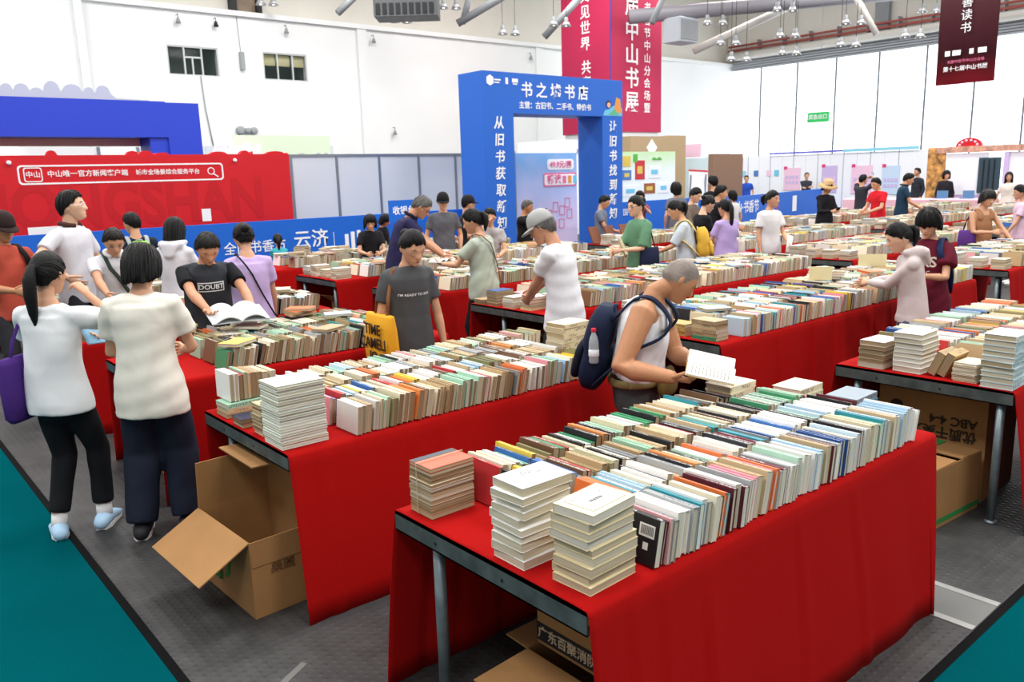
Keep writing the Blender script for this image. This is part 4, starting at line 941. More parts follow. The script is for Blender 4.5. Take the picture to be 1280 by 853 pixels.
stack(4.82, 5.40, Z, 5, r2, ('yellow', 'green', 'white', 'white', 'white'), 'mid', t=.024); stack(5.02, 5.75, Z, 4, r2, ('tan', 'white', 'pink', 'pink'), 'mid', t=.026)
stack(4.78, 6.02, Z, 2, r2, 'tan', 'tan', t=.024); stack(5.0, 5.3, Z, 5, r2, 'cream', 'mid', t=.026)
fill('R4a', 4, 'old', 'tan', x_in=.1, x_out=.1, seed=8, dens=.4)
fill('R4b', 4, 'mid', 'tan', x_in=.35, x_out=0, seed=9, dens=.15); fill('R4c', 4, 'far', 'mid', x_in=0, seed=10, dens=.15)
for k, yy in enumerate((7.1, 7.35, 7.62)): stack(4.8, yy, Z, (5, 4, 6)[k], r2, ('cream', 'teal', 'white')[k], 'tan', t=.026)
fill('R5a', 4, 'old', 'tan', seed=11, dens=.2); fill('R5b', 4, 'far', 'mid', x_in=.4, x_out=0, seed=12, dens=.3); fill('R5c', 4, 'far', 'mid', x_in=0, seed=13, dens=.2)
for k, yy in enumerate((8.98, 9.25, 9.5, 9.72)): stack(4.84, yy, Z, (5, 4, 5, 4)[k], r2, ('white', 'cream', 'white', 'pale blue')[k], 'mid', t=.026)
fill('R6a', 3, 'old', 'tan', seed=14, l=(.18, .22), dens=.2); fill('R6b', 2, 'far', 'mid', x_in=.3, seed=15, l=(.18, .22), dens=.5)
for k in range(9): stack(5.1+k*.33, (10.725, 11.21)[k % 2], Z+.148, r2.choice((2, 3, 4)), r2, r2.choice(('white', 'cream', 'black', 'pale blue', 'tan')), 'mid', t=.024, twist=.2)
for k, key in enumerate(('G2', 'G3', 'G4', 'G5', 'H3', 'H4', 'H5', 'I4', 'I5')):
    fill(key, 3 if key[0] in 'HI' else 4, 'far', 'mid', x_in=.35, seed=30+k, l=(.2, .22), t=(.018, .05) if key[0] in 'HI' else (.014, .04), dens=.12, late=(3, 11.15) if key == 'G5' else None)
    x0 = TABLES[key][0]; y0 = TABLES[key][2]
    for q in range(3 if key == 'G5' else 4): stack(x0+.16, y0+.13+q*.24, Z, r2.choice((3, 4, 5, 6)), r2, r2.choice(('white', 'cream', 'tan', 'pale blue', 'black')), 'mid', t=.028)
o = link('books', REST.both('books')); tag(o, 'rows and low piles of second-hand books covering the tables farther back', 'books', kind='stuff')
# printed details on covers of the top books
M('ink_grey', '#8f918c', .7); M('ink_black', '#2a2a2a', .7); M('print_white', '#efeee8', .6)
def on_cover(book, pts_boxes, mat, name='cover_print'):
    b = MB()
    for (y0, z0, y1, z1) in pts_boxes: b.box((bx_t(book)+.0002, y0, z0), (bx_t(book)+.0008, y1, z1))
    return b.build(name, mat, book)
def bx_t(book):
    c = [q for q in book.children if q.name.startswith('cover')][0]; return max(v.co.x for v in c.data.vertices)
on_cover(CREAM_TOP, [(.028, .022, .178, .128)], MATS['print_white'], 'title_panel')
b = MB(); t_ = bx_t(CREAM_TOP)
for (y0, z0, y1, z1) in ((.026, .02, .18, .0225), (.026, .1275, .18, .13), (.026, .0225, .0285, .1275), (.1775, .0225, .18, .1275)): b.box((t_+.0003, y0, z0), (t_+.0012, y1, z1))
b.build('title_frame', MATS['ink_grey'], CREAM_TOP)
b = MB(); rr = random.Random(2)
for k in range(46):
    a_ = rr.uniform(0, 6.28); q = rr.random()**.5; cx, cz = rr.choice(((.05, .105), (.155, .045), (.15, .11), (.05, .04)))
    b.ball((t_+.0010, cx+q*.018*math.cos(a_), cz+q*.014*math.sin(a_)), (.0004, rr.uniform(.002, .005), rr.uniform(.0015, .003)), 6, 4)
o = b.build('floral_print', MATS['ink_grey'], CREAM_TOP); o['kind'] = 'stuff'
b = MB()
for k in range(6): b.box((t_+.0009, .075+k*.010, .066), (t_+.0013, .082+k*.010, .078))
o = b.build('title_print', MATS['ink_black'], CREAM_TOP); o['kind'] = 'stuff'
b = MB(); t_ = bx_t(WHITE_TOP)
for k in range(60):
    u = rr.random(); b.ball((t_+.0004, .03+.13*u+rr.uniform(-.01, .01), .05+.05*math.sin(u*3.1)+rr.uniform(-.012, .014)), (.0004, rr.uniform(.002, .006), rr.uniform(.0012, .003)), 6, 4)
o = b.build('floral_print', MATS['ink_grey'], WHITE_TOP); o['kind'] = 'stuff'
M('slate', '#4d545c', .6)
on_cover(RED_TOP, [(.002, .10, .188, .134)], MATS['slate'], 'cover_band')
b = MB(); t_ = bx_t(RED_TOP)
for k in range(9): b.box((t_+.0003, .05+rr.random()*.07, .03+rr.random()*.05), (t_+.0009, .05+rr.random()*.07+.02, .03+rr.random()*.05+.006))
# string around the tied pile
M('string', '#cdbb98', .9)
x0, x1, yc = 1.497, 1.703, 2.33
zt = Z+.193
o = MB().tube([(x0, yc, Z+.005), (x0, yc, zt), (x1, yc, zt), (x1, yc, Z+.005)], [.0016]*4, 6).build('string', MATS['string']); tag(o, 'thin string tied round the red-topped pile of worn books', 'string')
# barcode label on the black book that opens the front row
blk = [q for q in COL.objects if q.name.startswith('book') and q.type == 'EMPTY'][0]
b = MB().box((-.0008, .015, .085), (-.0002, .075, .125)); b.build('barcode_label', MATS['print_white'], blk)
b = MB()
for k in range(11): b.box((-.0014, .020+k*.0046, .092), (-.0008, .0222+k*.0046, .12))
o = b.build('barcode', MATS['ink_black'], blk); o['kind'] = 'stuff'
MB().box((-.0008, .035, .045), (-.0002, .055, .068)).build('price_label', MATS['print_white'], blk)
# ================================================================== PEOPLE
from mathutils.bvhtree import BVHTree
M('skin', '#c99a7c', .5, attr='Col', noise=.06, nscale=30, bump=.05, bscale=200, spec=.35)
M('hair_black', '#0b0a0b', .45, bump=.5, bscale=90, stretch=(6, 6, .6), spec=.25)
M('hair_dark', '#161210', .5, bump=.5, bscale=90, stretch=(6, 6, .6))
M('hair_grey', '#5c5a58', .6, noise=.4, nscale=25, bump=.4, bscale=150)
M('hair_buzz', '#8a8682', .75, noise=.35, nscale=40, bump=.5, bscale=300)
def fabric(hexc, rough=.85, noise=.05):
    k = 'fabric_'+hexc.lstrip('#')
    if k in MATS: return MATS[k]
    m = M(k, hexc, rough, noise=noise, nscale=6, spec=.2)
    nt = m.node_tree; N = nt.nodes.new; L = nt.links.new; b = nt.nodes['Principled BSDF']
    tc = N('ShaderNodeTexCoord'); mp = N('ShaderNodeMapping'); mp.inputs['Scale'].default_value = (1, 1, .85); L(tc.outputs['Object'], mp.inputs[0])
    n1 = N('ShaderNodeTexNoise'); n1.inputs['Scale'].default_value = 5.5; n1.inputs['Detail'].default_value = 1.5; n1.inputs['Distortion'].default_value = .5; L(mp.outputs[0], n1.inputs['Vector'])
    bp = N('ShaderNodeBump'); bp.inputs['Strength'].default_value = .5; bp.inputs['Distance'].default_value = .03; L(n1.outputs[0], bp.inputs['Height']); L(bp.outputs[0], b.inputs['Normal'])
    return m
SKIN = {'light': '#e0b496', 'mid': '#cf9d7d', 'tan': '#b9835f', 'ruddy': '#c58f70'}
QUEUE = []
def q_remesh(mb, voxel, smooth, done):
    me = mb.mesh('tmp'); o = bpy.data.objects.new('tmp', me); COL.objects.link(o)
    r = o.modifiers.new('r', 'REMESH'); r.mode = 'VOXEL'; r.voxel_size = voxel
    if smooth: s = o.modifiers.new('s', 'SMOOTH'); s.factor = .5; s.iterations = smooth
    QUEUE.append((o, done))
def flush_remesh():
    dg = bpy.context.evaluated_depsgraph_get(); dg.update()
    res = [(bpy.data.meshes.new_from_object(o.evaluated_get(dg)), d, o) for o, d in QUEUE]
    for me, d, o in res:
        old = o.data; bpy.data.objects.remove(o); bpy.data.meshes.remove(old); d(me)
    QUEUE.clear()
def mesh_arrays(me):
    V = np.empty(len(me.vertices)*3); me.vertices.foreach_get('co', V); V = V.reshape(-1, 3)
    F = [tuple(p.vertices) for p in me.polygons]; return V, F
def fold_noise(me, amp, seed, zlo=None):
    """soft cloth folds along the normals"""
    n = len(me.vertices); V = np.empty(n*3); me.vertices.foreach_get('co', V); V = V.reshape(-1, 3)
    N = np.empty(n*3); me.vertices.foreach_get('normal', N) if hasattr(me.vertices[0], 'normal') else None; N = N.reshape(-1, 3)
    r = np.random.RandomState(seed); d = np.zeros(n)
    for k in range(7):
        w_ = r.normal(size=3)*np.array((13, 13, 13))*(1 if k < 4 else 2.0); d += np.sin(V@w_+r.uniform(0, 6.28))*(1 if k < 4 else .5)
    V = V+N*(d*amp/2.2)[:, None]; me.vertices.foreach_set('co', V.ravel()); me.update()
def smooth_shade(me): me.polygons.foreach_set('use_smooth', np.ones(len(me.polygons), bool))
def ik(a, tgt, l1, l2, hint):
    a = np.asarray(a); d = np.asarray(tgt)-a; L_ = np.linalg.norm(d); u = d/max(L_, 1e-6); L_ = min(L_, (l1+l2)*.995); L_ = max(L_, abs(l1-l2)*1.1)
    x = (l1*l1-l2*l2+L_*L_)/(2*L_); h = math.sqrt(max(l1*l1-x*x, 0)); hint = np.asarray(hint, float); n = hint-u*np.dot(hint, u); n /= max(np.linalg.norm(n), 1e-6)
    return a+u*x+n*h, a+u*L_
def sstep(a, b, x): t = np.clip((x-a)/(b-a), 0, 1); return t*t*(3-2*t)
def head_surface(dirs_theta, dirs_phi, female=False):
    """unit head (height 1, centre 0): x right, y forward, z up"""
    th, ph = dirs_theta, dirs_phi; s = np.sin(th)**.82
    z = .5*np.cos(th); x = .345*s*np.sin(ph); y = .425*s*np.cos(ph)
    j = 1-.36*sstep(.0, -.5, z)-(.05*sstep(-.1, -.5, z) if female else 0); x = x*j*(1+.02*np.exp(-((z+.05)/.15)**2))
    front = y > 0
    y = np.where(front, y*(1-.04*sstep(.15, .5, z)), y*(1-.42*sstep(-.05, -.5, z)))
    y = y+.15*sstep(-.10, -.5, z)
    f = sstep(.05, .3, y)
    ax = np.abs(x)
    nose = np.exp(-(x/(.045+.03*sstep(.02, -.13, z)))**2)*sstep(.07, -.12, z)*(1-sstep(-.13, -.185, z))
    y = y+f*(.105*nose-.035*np.exp(-((ax-.145)/.075)**2-((z-.025)/.045)**2)+.014*np.exp(-((ax-.12)/.14)**2-((z-.105)/.03)**2)
             +.026*np.exp(-(x/.10)**2-((z+.262)/.03)**2)-.015*np.exp(-(x/.11)**2-((z+.315)/.025)**2)+.016*np.exp(-(x/.10)**2-((z+.41)/.06)**2)
             +.016*np.exp(-((ax-.145)/.05)**2-((z-.02)/.022)**2))
    return np.stack([x, y, z], -1)
def head_mesh(skin, female, n_phi=64, n_th=48, lips=True, brow='#1a1614', eyes_closed=False, stubble=None):
    t = np.linspace(-1, 1, n_phi, endpoint=False); ph = PI*(.45*t+.55*t**3)      # denser at the front
    u = np.linspace(.03, .985, n_th); th = PI*u
    TH, PH = np.meshgrid(th, ph, indexing='ij'); P = head_surface(TH, PH, female).reshape(-1, 3)
    F = []
    for i in range(n_th-1):
        for k in range(n_phi): F.append((i*n_phi+k, (i+1)*n_phi+k, (i+1)*n_phi+(k+1) % n_phi, i*n_phi+(k+1) % n_phi))
    F.append(tuple(range(n_phi))); F.append(tuple((n_th-1)*n_phi+k for k in range(n_phi-1, -1, -1)))
    x, y, z = P.T; ax = np.abs(x); fr = y > .15
    C = np.tile(np.array(lin(skin)), (len(P), 1))
    def paint(mask, col, k): C[:] = C*(1-(mask*k)[:, None])+np.array(lin(col))*(mask*k)[:, None]
    paint(fr*np.exp(-((ax-.19)/.09)**2-((z+.12)/.08)**2), '#cf7f68', .22)
    paint(fr*np.clip(1.6-((ax-.145)/.060)**2*1.2-((z-(.102+.012*np.cos((ax-.15)*18)))/.017)**2, 0, 1), brow, .85)
    ez = .022 if not eyes_closed else .008
    if not eyes_closed:
        paint(fr*np.clip(1.8-((ax-.145)/.052)**2*1.5-((z-.022)/.019)**2*1.5, 0, 1), '#e6ddd6', .6)
        paint(fr*np.clip(1.8-((ax-.140)/.026)**2*1.5-((z-.022)/.021)**2*1.5, 0, 1), '#1b120e', 1)
    paint(fr*np.clip(1.5-((ax-.145)/.060)**2*1.2-((z-(.040 if not eyes_closed else .015))/.011)**2, 0, 1), '#241713', .9)
    if lips: paint(fr*np.clip(1.6-((ax)/.085)**2*1.3-((z+.262)/.026)**2*1.1, 0, 1), '#a85a50', .75)
    paint(fr*np.clip(1.3-((ax)/.08)**2*1.1-((z+.265)/.007)**2, 0, 1), '#6a302c', .8)
    if stubble:
        a = np.abs(np.arctan2(x, y))*180/PI
        zl = np.interp(a, [0, 35, 58, 80, 100, 180], [.27, .25, .17, -.02, -.12, -.30]); r_ = np.random.RandomState(4)
        mk = sstep(-.015, .03, z-zl+.02*np.sin(x*40)*np.cos(z*33)); pat = .5+.5*np.sin(x*9+1)*np.sin(z*8+y*7)
        C[:] = C*(1-.9*mk[:, None])+.9*mk[:, None]*(np.array(lin('#77736f'))[None]*(.75+.5*pat[:, None])*(.85+.3*r_.rand(len(P))[:, None]))
    # ears
    Vs = [P]; Cs = [C]; n = len(P)
    for s in (-1, 1):
        b = MB().ball((s*.335, -.02, -.03), (.035, .075, .115), 12, 9, rotm(.15, 0, s*.35))
        b.ball((s*.362, -.012, -.02), (.012, .042, .07), 8, 6, rotm(.15, 0, s*.35))
        V2 = np.concatenate(b.v); Vs.append(V2); F += [tuple(i+n for i in f) for f in b.f]; n += len(V2)
        Cs.append(np.tile(np.array(lin(skin)), (len(V2), 1)))
    return np.concatenate(Vs), F, np.concatenate(Cs)
def hair_mesh(style, seed, rough=.012, fringe=None, vol=1.0, locks=0):
    """open cap of hair with a thick rim, around the unit head"""
    r = np.random.RandomState(seed); nphi, nt = 56, 26
    S = {'short': dict(f=.32, t=.20, s=.0, b=-.27), 'buzz': dict(f=.26, t=.16, s=.02, b=-.26), 'crop': dict(f=.32, t=.20, s=.0, b=-.30),
         'tied': dict(f=.28, t=.14, s=-.02, b=-.28), 'bob': dict(f=.10, t=-.12, s=-.50, b=-.52), 'bobshort': dict(f=.12, t=-.02, s=-.30, b=-.50), 'long': dict(f=.24, t=-.25, s=-.75, b=-1.05)}[style]
    if fringe is not None: S['f'] = fringe
    up = {'buzz': .515, 'short': .55, 'crop': .56, 'tied': .545, 'bob': .575, 'bobshort': .575, 'long': .565}[style]
    up = .5+(up-.5)*vol
    rx = {'buzz': .358, 'short': .378, 'crop': .385, 'tied': .372, 'bob': .43, 'bobshort': .425, 'long': .40}[style]
    ry = {'buzz': .435, 'short': .452, 'crop': .46, 'tied': .45, 'bob': .485, 'bobshort': .485, 'long': .475}[style]
    rx = .345+(rx-.345)*vol; ry = .425+(ry-.425)*vol
    V = []; F = []
    phis = np.linspace(-PI, PI, nphi, endpoint=False)
    wob = [(r.uniform(3, 12), r.uniform(0, 6.28), r.uniform(.3, 1)) for _ in range(6)]
    loose = style in ('bob', 'bobshort', 'long')
    def low(ph):
        a = abs((ph+PI) % (2*PI)-PI)*180/PI
        zl = np.interp(a, [0, 32, 58, 85, 105, 140, 180], [S['f'], S['f']-.01, S['t'], S['s'], S['s']-.02 if S['s'] < -.2 else -.08, S['b'], S['b']])
        return zl+(.018*math.sin(ph*7+wob[0][1])+.022*math.sin(ph*13+wob[2][1]))*(1 if a < 100 else .5)+(.02*math.sin(ph*17+wob[1][1]) if S['f'] < .2 and a < 60 else 0)
    def pt(ph, t, zl, out=1.0):
        if zl >= 0: th = t*math.acos(min(1, zl/up)); z = up*math.cos(th); s = max(math.sin(th), 0)**.82
        else:
            if t < .6: th = t/.6*PI/2; z = up*math.cos(th); s = math.sin(th)**.82
            else: z = zl*(t-.6)/.4; s = 1-(.0 if loose else .30)*min(1, -z/.45)
        x = rx*s*math.sin(ph); y = ry*s*math.cos(ph)
        if y > 0: y *= .985
        if style == 'long' and z < -.35: x *= 1+.25*(-z-.35); y *= .9
        d = out*(1+rough*sum(w_[2]*math.sin(ph*w_[0]*2+w_[1]+z*w_[0]*.7) for w_ in wob)*.5)
        return (x*d, y*d-.008, z if out == 1 else z*(1+(out-1)*.6))
    for ph in phis:
        zl = low(ph)
        for k in range(nt): V.append(pt(ph, k/(nt-1), zl))
        x, y, z = V[-1]; V.append((x*.80, y*.80, z+.02))     # rim turned inward
    m = nt+1
    for i in range(nphi):
        for k in range(m-1): F.append((i*m+k, i*m+k+1, ((i+1) % nphi)*m+k+1, ((i+1) % nphi)*m+k))
    mb = MB().add(V, F)
    # locks lying over the cap
    if style == 'buzz': return mb
    for _ in range(locks):
        ph = r.uniform(-PI, PI); 
        if style == 'tied':
            zl = low(ph); p0 = np.array(pt(ph, r.uniform(.86, 1.03), zl)); p1 = np.array((r.uniform(-.08, .08), -ry*.98, .16+r.uniform(-.08, .08)))
            pts = []
            for t in np.linspace(0, 1, 7):
                q = p0*(1-t)+p1*t+np.array((0, 0, .22*math.sin(PI*t)*max(0, p0[1]+.2)))
                k = math.sqrt((q[0]/rx)**2+(q[1]/ry)**2+(q[2]/up)**2); k2 = 1 if q[2] < -.05 else (1.012/max(k, .3))
                pts.append(q*k2 if q[2] > -.05 else q*1.01)
            rr_ = [.006, .016, .02, .02, .02, .018, .012]
        else:
            zl = low(ph); t0 = r.uniform(.02, .55); t1 = 1.0+r.uniform(-.06, .035); dr = r.uniform(-.25, .25)*(1 if not loose else .4); out = 1+r.uniform(.0, .022)
            pts = [pt(ph+dr*(t-.5), t0+(t1-t0)*t, zl, out) for t in np.linspace(0, 1, 7)]
            rr_ = [.006, .018, .024, .025, .022, .016, .004]
        mb.tube(pts, [k_*(1.15 if loose else 1) for k_ in rr_], 5, True)
    return mb
def hand_mb(fr, d, n, side, s, curl=25, spread=4, thumb=35):
    """hand from wrist fr along d, palm normal n, side +1/-1 = thumb direction sign; s = hand length"""
    d = d/np.linalg.norm(d); n = n-d*np.dot(n, d); n /= np.linalg.norm(n); l = np.cross(d, n)*side   # l: towards the thumb
    b = MB(); k = s/.185
    b.rtube([fr-d*.03*k, fr+d*.015*k, fr+d*.055*k, fr+d*.092*k], [(.024*k, .017*k), (.029*k, .017*k), (.040*k, .0165*k), (.040*k, .014*k)], 12, lat=l)
    for i, (o, L_) in enumerate(((.030, .070), (.0105, .079), (-.0095, .073), (-.0285, .058))):
        p = fr+d*(.088 if i in (1, 2) else .082)*k+l*o*k; a = math.radians(curl*(.8+.12*i)); sp = math.radians(spread*(1.5-i))
        pts = [p-d*.012*k, p]; tot = 0
        for seg, fr_ in ((0, .46), (1, .30), (2, .24)):
            tot += a*(1 if seg == 0 else .95)
            dr = (d*math.cos(tot)+n*math.sin(tot)); dr = dr*math.cos(sp)+l*math.sin(sp)
            p = p+dr*L_*fr_*k; pts.append(p)
        b.rtube(pts, [.0098*k, .0098*k, .0088*k, .008*k, .0066*k], 8)
    p = fr+d*.022*k+l*.028*k; t_ = math.radians(thumb); dr = d*math.cos(t_)+l*math.sin(t_)+n*.25; dr /= np.linalg.norm(dr)
    dr2 = d*math.cos(t_*.45)+l*math.sin(t_*.45)+n*.5; dr2 /= np.linalg.norm(dr2)
    b.rtube([p-dr*.012*k, p+dr*.030*k, p+dr*.030*k+dr2*.026*k, p+dr*.030*k+dr2*.050*k], [.0135*k, .0115*k, .0100*k, .0078*k], 8)
    return b
PEOPLE = {}
def person(key, label, head, heading, lean=0, sex='f', headpitch=0, headyaw=0, headroll=0, skin='mid', hair='tied', haircol='hair_black', fringe=None, hairvol=1.0, tail=None, bun=False,
           shirt=('#ffffff', 'short'), pants='#1d1e24', pants_w=1.0, shorts=False, shoes='#e8e8ea', rh=None, lh=None, rhint=None, lhint=None, rcurl=22, lcurl=22, rpalm=None, lpalm=None,
           feet=None, fat=1.0, voxel=.012, glasses=None, collar=None, hood=False, twist=0, drop=.0, Hfix=None, side=0, child=False, hem=0.0, folds=.006, group=None, headscale=1.05, loose=1.0, raglan=None, neckfwd=0, armfat=1.0, crop=0, tuck=False, armlen=1.0):
    def spine(H):
        P = [np.array((0, 0, (.53-drop)*H))]
        lens = (.10, .115, .09); ang = (lean*.45, lean*.85, lean*1.05)
        Rs = []
        for L_, a in zip(lens, ang):
            R = rotm(0, math.radians(side), 0) @ rotm(-math.radians(a), 0, 0); P.append(P[-1]+R @ np.array((0, 0, L_*H))); Rs.append(R)
        Rc = rotm(0, 0, math.radians(twist)) @ Rs[-1]
        hp = headpitch; Rh = rotm(0, 0, math.radians(headyaw)) @ rotm(-math.radians(hp), 0, 0) @ rotm(0, math.radians(headroll), 0)
        neck = rotm(-math.radians(lean*.8+hp*.35+neckfwd), 0, 0)
        hs = .134*H*headscale*(1.18 if child else 1)
        ntop = P[-1]+neck @ np.array((0, .004*H, .050*H)); hc = ntop+Rh @ np.array((0, .10*hs, .30*hs))
        top = hc+Rh @ np.array((0, -.05*hs, .5*hs))
        return P, Rs, Rc, Rh, hc, hs, ntop, top
    H = Hfix or 1.6
    if not Hfix:
        for _ in range(8): H *= head[2]/spine(H)[7][2]
    else:
        lo_, hi_ = 0., 60.
        for _ in range(22):
            lean = (lo_+hi_)/2
            if spine(H)[7][2] > head[2]: lo_ = lean
            else: hi_ = lean
    P, Rs, Rc, Rh, hc, hs, ntop, top = spine(H)
    rz = math.radians(heading)-PI/2; Rw = rotm(0, 0, rz)
    tw = Rw @ top; root = np.array((head[0]-tw[0], head[1]-tw[1], 0.))
    g = thing('person', label, 'person', tuple(root), rz, group); 
    def loc_(p):
        if p is None: return None
        if len(p) == 4: return Rw.T @ (np.array(p[1:], float)-root)         # ('W', x, y, z)
        return np.array(p, float)*H
    f = fat; male = sex == 'm'
    shw = (.104 if male else .089)*(.5+.5*f)*(.92 if child else 1)
    X = np.array((1., 0, 0)); latc = Rc @ X
    nb = P[3]
    sh = {s: nb+Rc @ np.array((s*shw*H, -.004*H, -.046*H)) for s in (-1, 1)}
    L1, L2 = .172*H*armlen, .150*H*armlen
    W = {}; E_ = {}
    for s, tg, hint in ((1, rh, rhint), (-1, lh, lhint)):
        t = loc_(tg)
        if t is None: t = sh[s]+np.array((s*.035*H, .03*H, -.305*H))
        hn = np.array(hint, float) if hint is not None else np.array((s*.55, -.6, -.55))
        E_[s], W[s] = ik(sh[s], t, L1, L2, hn)
    hip = {s: P[0]+np.array((s*.046*H, 0, -.01*H)) for s in (-1, 1)}
    ft = feet or ((.065, .0, 0), (-.065, .0, 0))
    A_ = {}; K_ = {}
    for s, fo in ((1, ft[0]), (-1, ft[1])):
        tgt = np.array((fo[0]*H, fo[1]*H, .048*H+(fo[3]*H if len(fo) > 3 else 0))); K_[s], A_[s] = ik(hip[s], tgt, .2455*H, .2455*H, (fo[0]*.3, 1, 0))
    sk = np.array(lin(SKIN[skin]))
    # ---- body: trunk, limbs, neck in one surface
    b = MB(); c = P
    w1 = (.083 if male else .090)*f; w2 = (.080 if male else .071)*f; w3 = (.096 if male else .085)*(.4+.6*f)
    tor = [c[0]+np.array((0, 0, -.045*H)), c[0], c[0]*.5+c[1]*.5, c[1], c[1]*.5+c[2]*.5, c[2], c[2]*.45+c[3]*.55, c[3]+Rc @ np.array((0, 0, -.030*H)), c[3]+Rc @ np.array((0, 0, -.006*H))]
    trr = [(w1*.85, .052*f), (w1, .063*f), (w1*.97, .060*f), (w2, .055*f), (w2*1.06, .056*f), (w3, .060*f), (w3*1.0, .056), (w3*.78, .046), (.042, .036)]
    trr = [(a*(.88 if q < 4 else .93), d_*(.88 if q < 4 else .93)) if (q < 4 or shirt[1] != 'tank') else (a, d_) for q, (a, d_) in enumerate(trr)]
    b.rtube(tor, [(a*H, d_*H) for a, d_ in trr], 20, lat=X)
    b.rtube([c[3]+Rc @ np.array((0, -.002, -.03*H)), c[3]+Rc @ np.array((0, 0, .012*H)), ntop, ntop+(hc-ntop)*.35], [.040*H, (.033 if male else .027)*H, (.032 if male else .026)*H, (.032 if male else .027)*H], 14)
    am = (1.0 if male else .84)*(.55+.45*f)*(.85 if child else 1)*armfat
    for s in (-1, 1):
        e, wst = E_[s], W[s]
        b.rtube([sh[s]+Rc @ np.array((-s*.03*H, 0, .004*H)), sh[s], sh[s]*.6+e*.4, e, e*.72+wst*.28, e*.3+wst*.7, wst], [r_*H*am for r_ in ((.026, .031, .0275, .0225, .0245, .0185, .0155) if shirt[1] == 'tank' else (.020, .024, .024, .0225, .0245, .0185, .0155))], 12)
        h_, k_, an = hip[s], K_[s], A_[s]
        b.rtube([h_, h_*.6+k_*.4, k_, k_*.7+an*.3, k_*.35+an*.65, an], [r_*H*(.5+.5*f) for r_ in (.043, .041, .031, .032, .025, .021)], 14)
    hv, hf, hcol = head_mesh(SKIN[skin], not male, *((64, 48) if voxel < .013 else (40, 30)), lips=True, eyes_closed=headpitch > 24, stubble=hair == 'paint')
    hv = (Rh @ (hv*hs).T).T+hc
    hands = []
    for s, curl, pn in ((1, rcurl, rpalm), (-1, lcurl, lpalm)):
        d_ = W[s]-E_[s]; d_ = d_/np.linalg.norm(d_)
        n_ = np.array(pn, float) if pn is not None else np.array((-s*1., .2, -.15))
        hb = hand_mb(W[s], d_, n_, (1 if np.dot(np.cross(d_, n_), np.array((0, 1., .6))) > 0 else -1), .108*H*(.9 if not male else 1)*(.9 if child else 1), curl)
        hands.append(hb)
    def done_body(me, hands=hands):
        V, F = mesh_arrays(me); C = np.tile(sk, (len(V), 1)); bpy.data.meshes.remove(me)
        Vs, Fs, Cs, n = [V, hv], list(F), [C, hcol], len(V)
        Fs += [tuple(i+n for i in q) for q in hf]; n += len(hv)
        for hb in hands:
            v2 = np.concatenate(hb.v); Vs.append(v2); Fs += [tuple(i+n for i in q) for q in hb.f]; n += len(v2); Cs.append(np.tile(sk, (len(v2), 1)))
        m2 = bpy.data.meshes.new('body'); m2.from_pydata(np.concatenate(Vs).tolist(), [], Fs)
        at = m2.color_attributes.new('Col', 'FLOAT_COLOR', 'POINT'); cc = np.c_[np.concatenate(Cs), np.ones(n)].astype(np.float32); at.data.foreach_set('color', cc.ravel())
        smooth_shade(m2); link('body', m2, MATS['skin'], g)
    q_remesh(b, voxel*.85, 3, done_body)
    # ---- hair
    if hair and hair != 'paint':
        hb = hair_mesh(hair, len(PEOPLE)*3+1, .006 if hair == 'buzz' else .02, fringe, hairvol, 170 if voxel < .013 else (110 if voxel < .018 else 40))
        v = np.concatenate(hb.v); v = (Rh @ (v*hs).T).T+hc
        o_ = MB().add(v, hb.f)
        if tail:
            a0 = hc+Rh @ (np.array((0, -.44, .16+.05*(tail > 1.4)))*hs); L_ = tail*hs
            dn = np.array((0, -.10, -1.)); bk = Rh @ np.array((0, -1., 0))
            pts = [a0+bk*-.08*hs, a0+bk*.10*hs, a0+bk*.20*hs+dn*.22*L_, a0+bk*.20*hs+dn*.5*L_, a0+bk*.14*hs+dn*.8*L_, a0+bk*.10*hs+dn*L_]
            o_.rtube(pts, [(.09*hs, .09*hs), (.10*hs, .09*hs), (.16*hs, .12*hs), (.16*hs, .11*hs), (.12*hs, .08*hs), (.04*hs, .03*hs)], 14, lat=X)
        if bun: o_.ball(hc+Rh @ (np.array((0, -.48, .20))*hs), np.array((.16, .14, .15))*hs, 14, 10)
        o_.build('hair', MATS[haircol], g, True)
        if tail: 
            tr = MB(); tr.lathe([(.095*hs, -.02*hs), (.115*hs, 0), (.095*hs, .02*hs)], 12, a0+bk*.03*hs, R=Rh @ rotm(PI/2)); tr.build('hair_tie', fabric('#2a2326'), g, True)
    # ---- shirt
    scol, slv = shirt
    b = MB(); lz = loose
    hz = -.035+hem
    sw3 = w3+.012*lz; 
    tor = [c[0]+np.array((0, 0, (-.075-hem)*H)), c[0]+np.array((0, 0, (-.04-hem)*H)), c[0], c[0]*.5+c[1]*.5, c[1], c[1]*.5+c[2]*.5, c[2], c[2]*.5+c[3]*.5, c[3]+Rc @ np.array((0, 0, -.034*H)), c[3]+Rc @ np.array((0, -.004*H, -.020*H)), c[3]+Rc @ np.array((0, -.006*H, -.010*H))]
    e_ = .012*lz; wl = .006+.013*lz
    trr = [(w1+wl, .066*f+e_+.006), (w1+wl, .068*f+e_+.006), (w1+wl*.9, .070*f+e_), (w1*.5+w2*.5+wl*.95, .064*f+e_), (w2+wl, .060*f+e_), (w2*.5+w3*.5+.012*lz, .061*f+e_), (sw3, .064*f+e_*.8), (sw3*1.0, .058*f+e_*.6), (sw3*.84, .053+e_*.4), (.076, .052), (.056, .046)]
    if tuck: tor = [c[0]+np.array((0, 0, .022*H))]+tor[3:]; trr = [(trr[3][0]-.004, trr[3][1]-.004)]+trr[3:]
    nb_ = 4 if tuck else 6
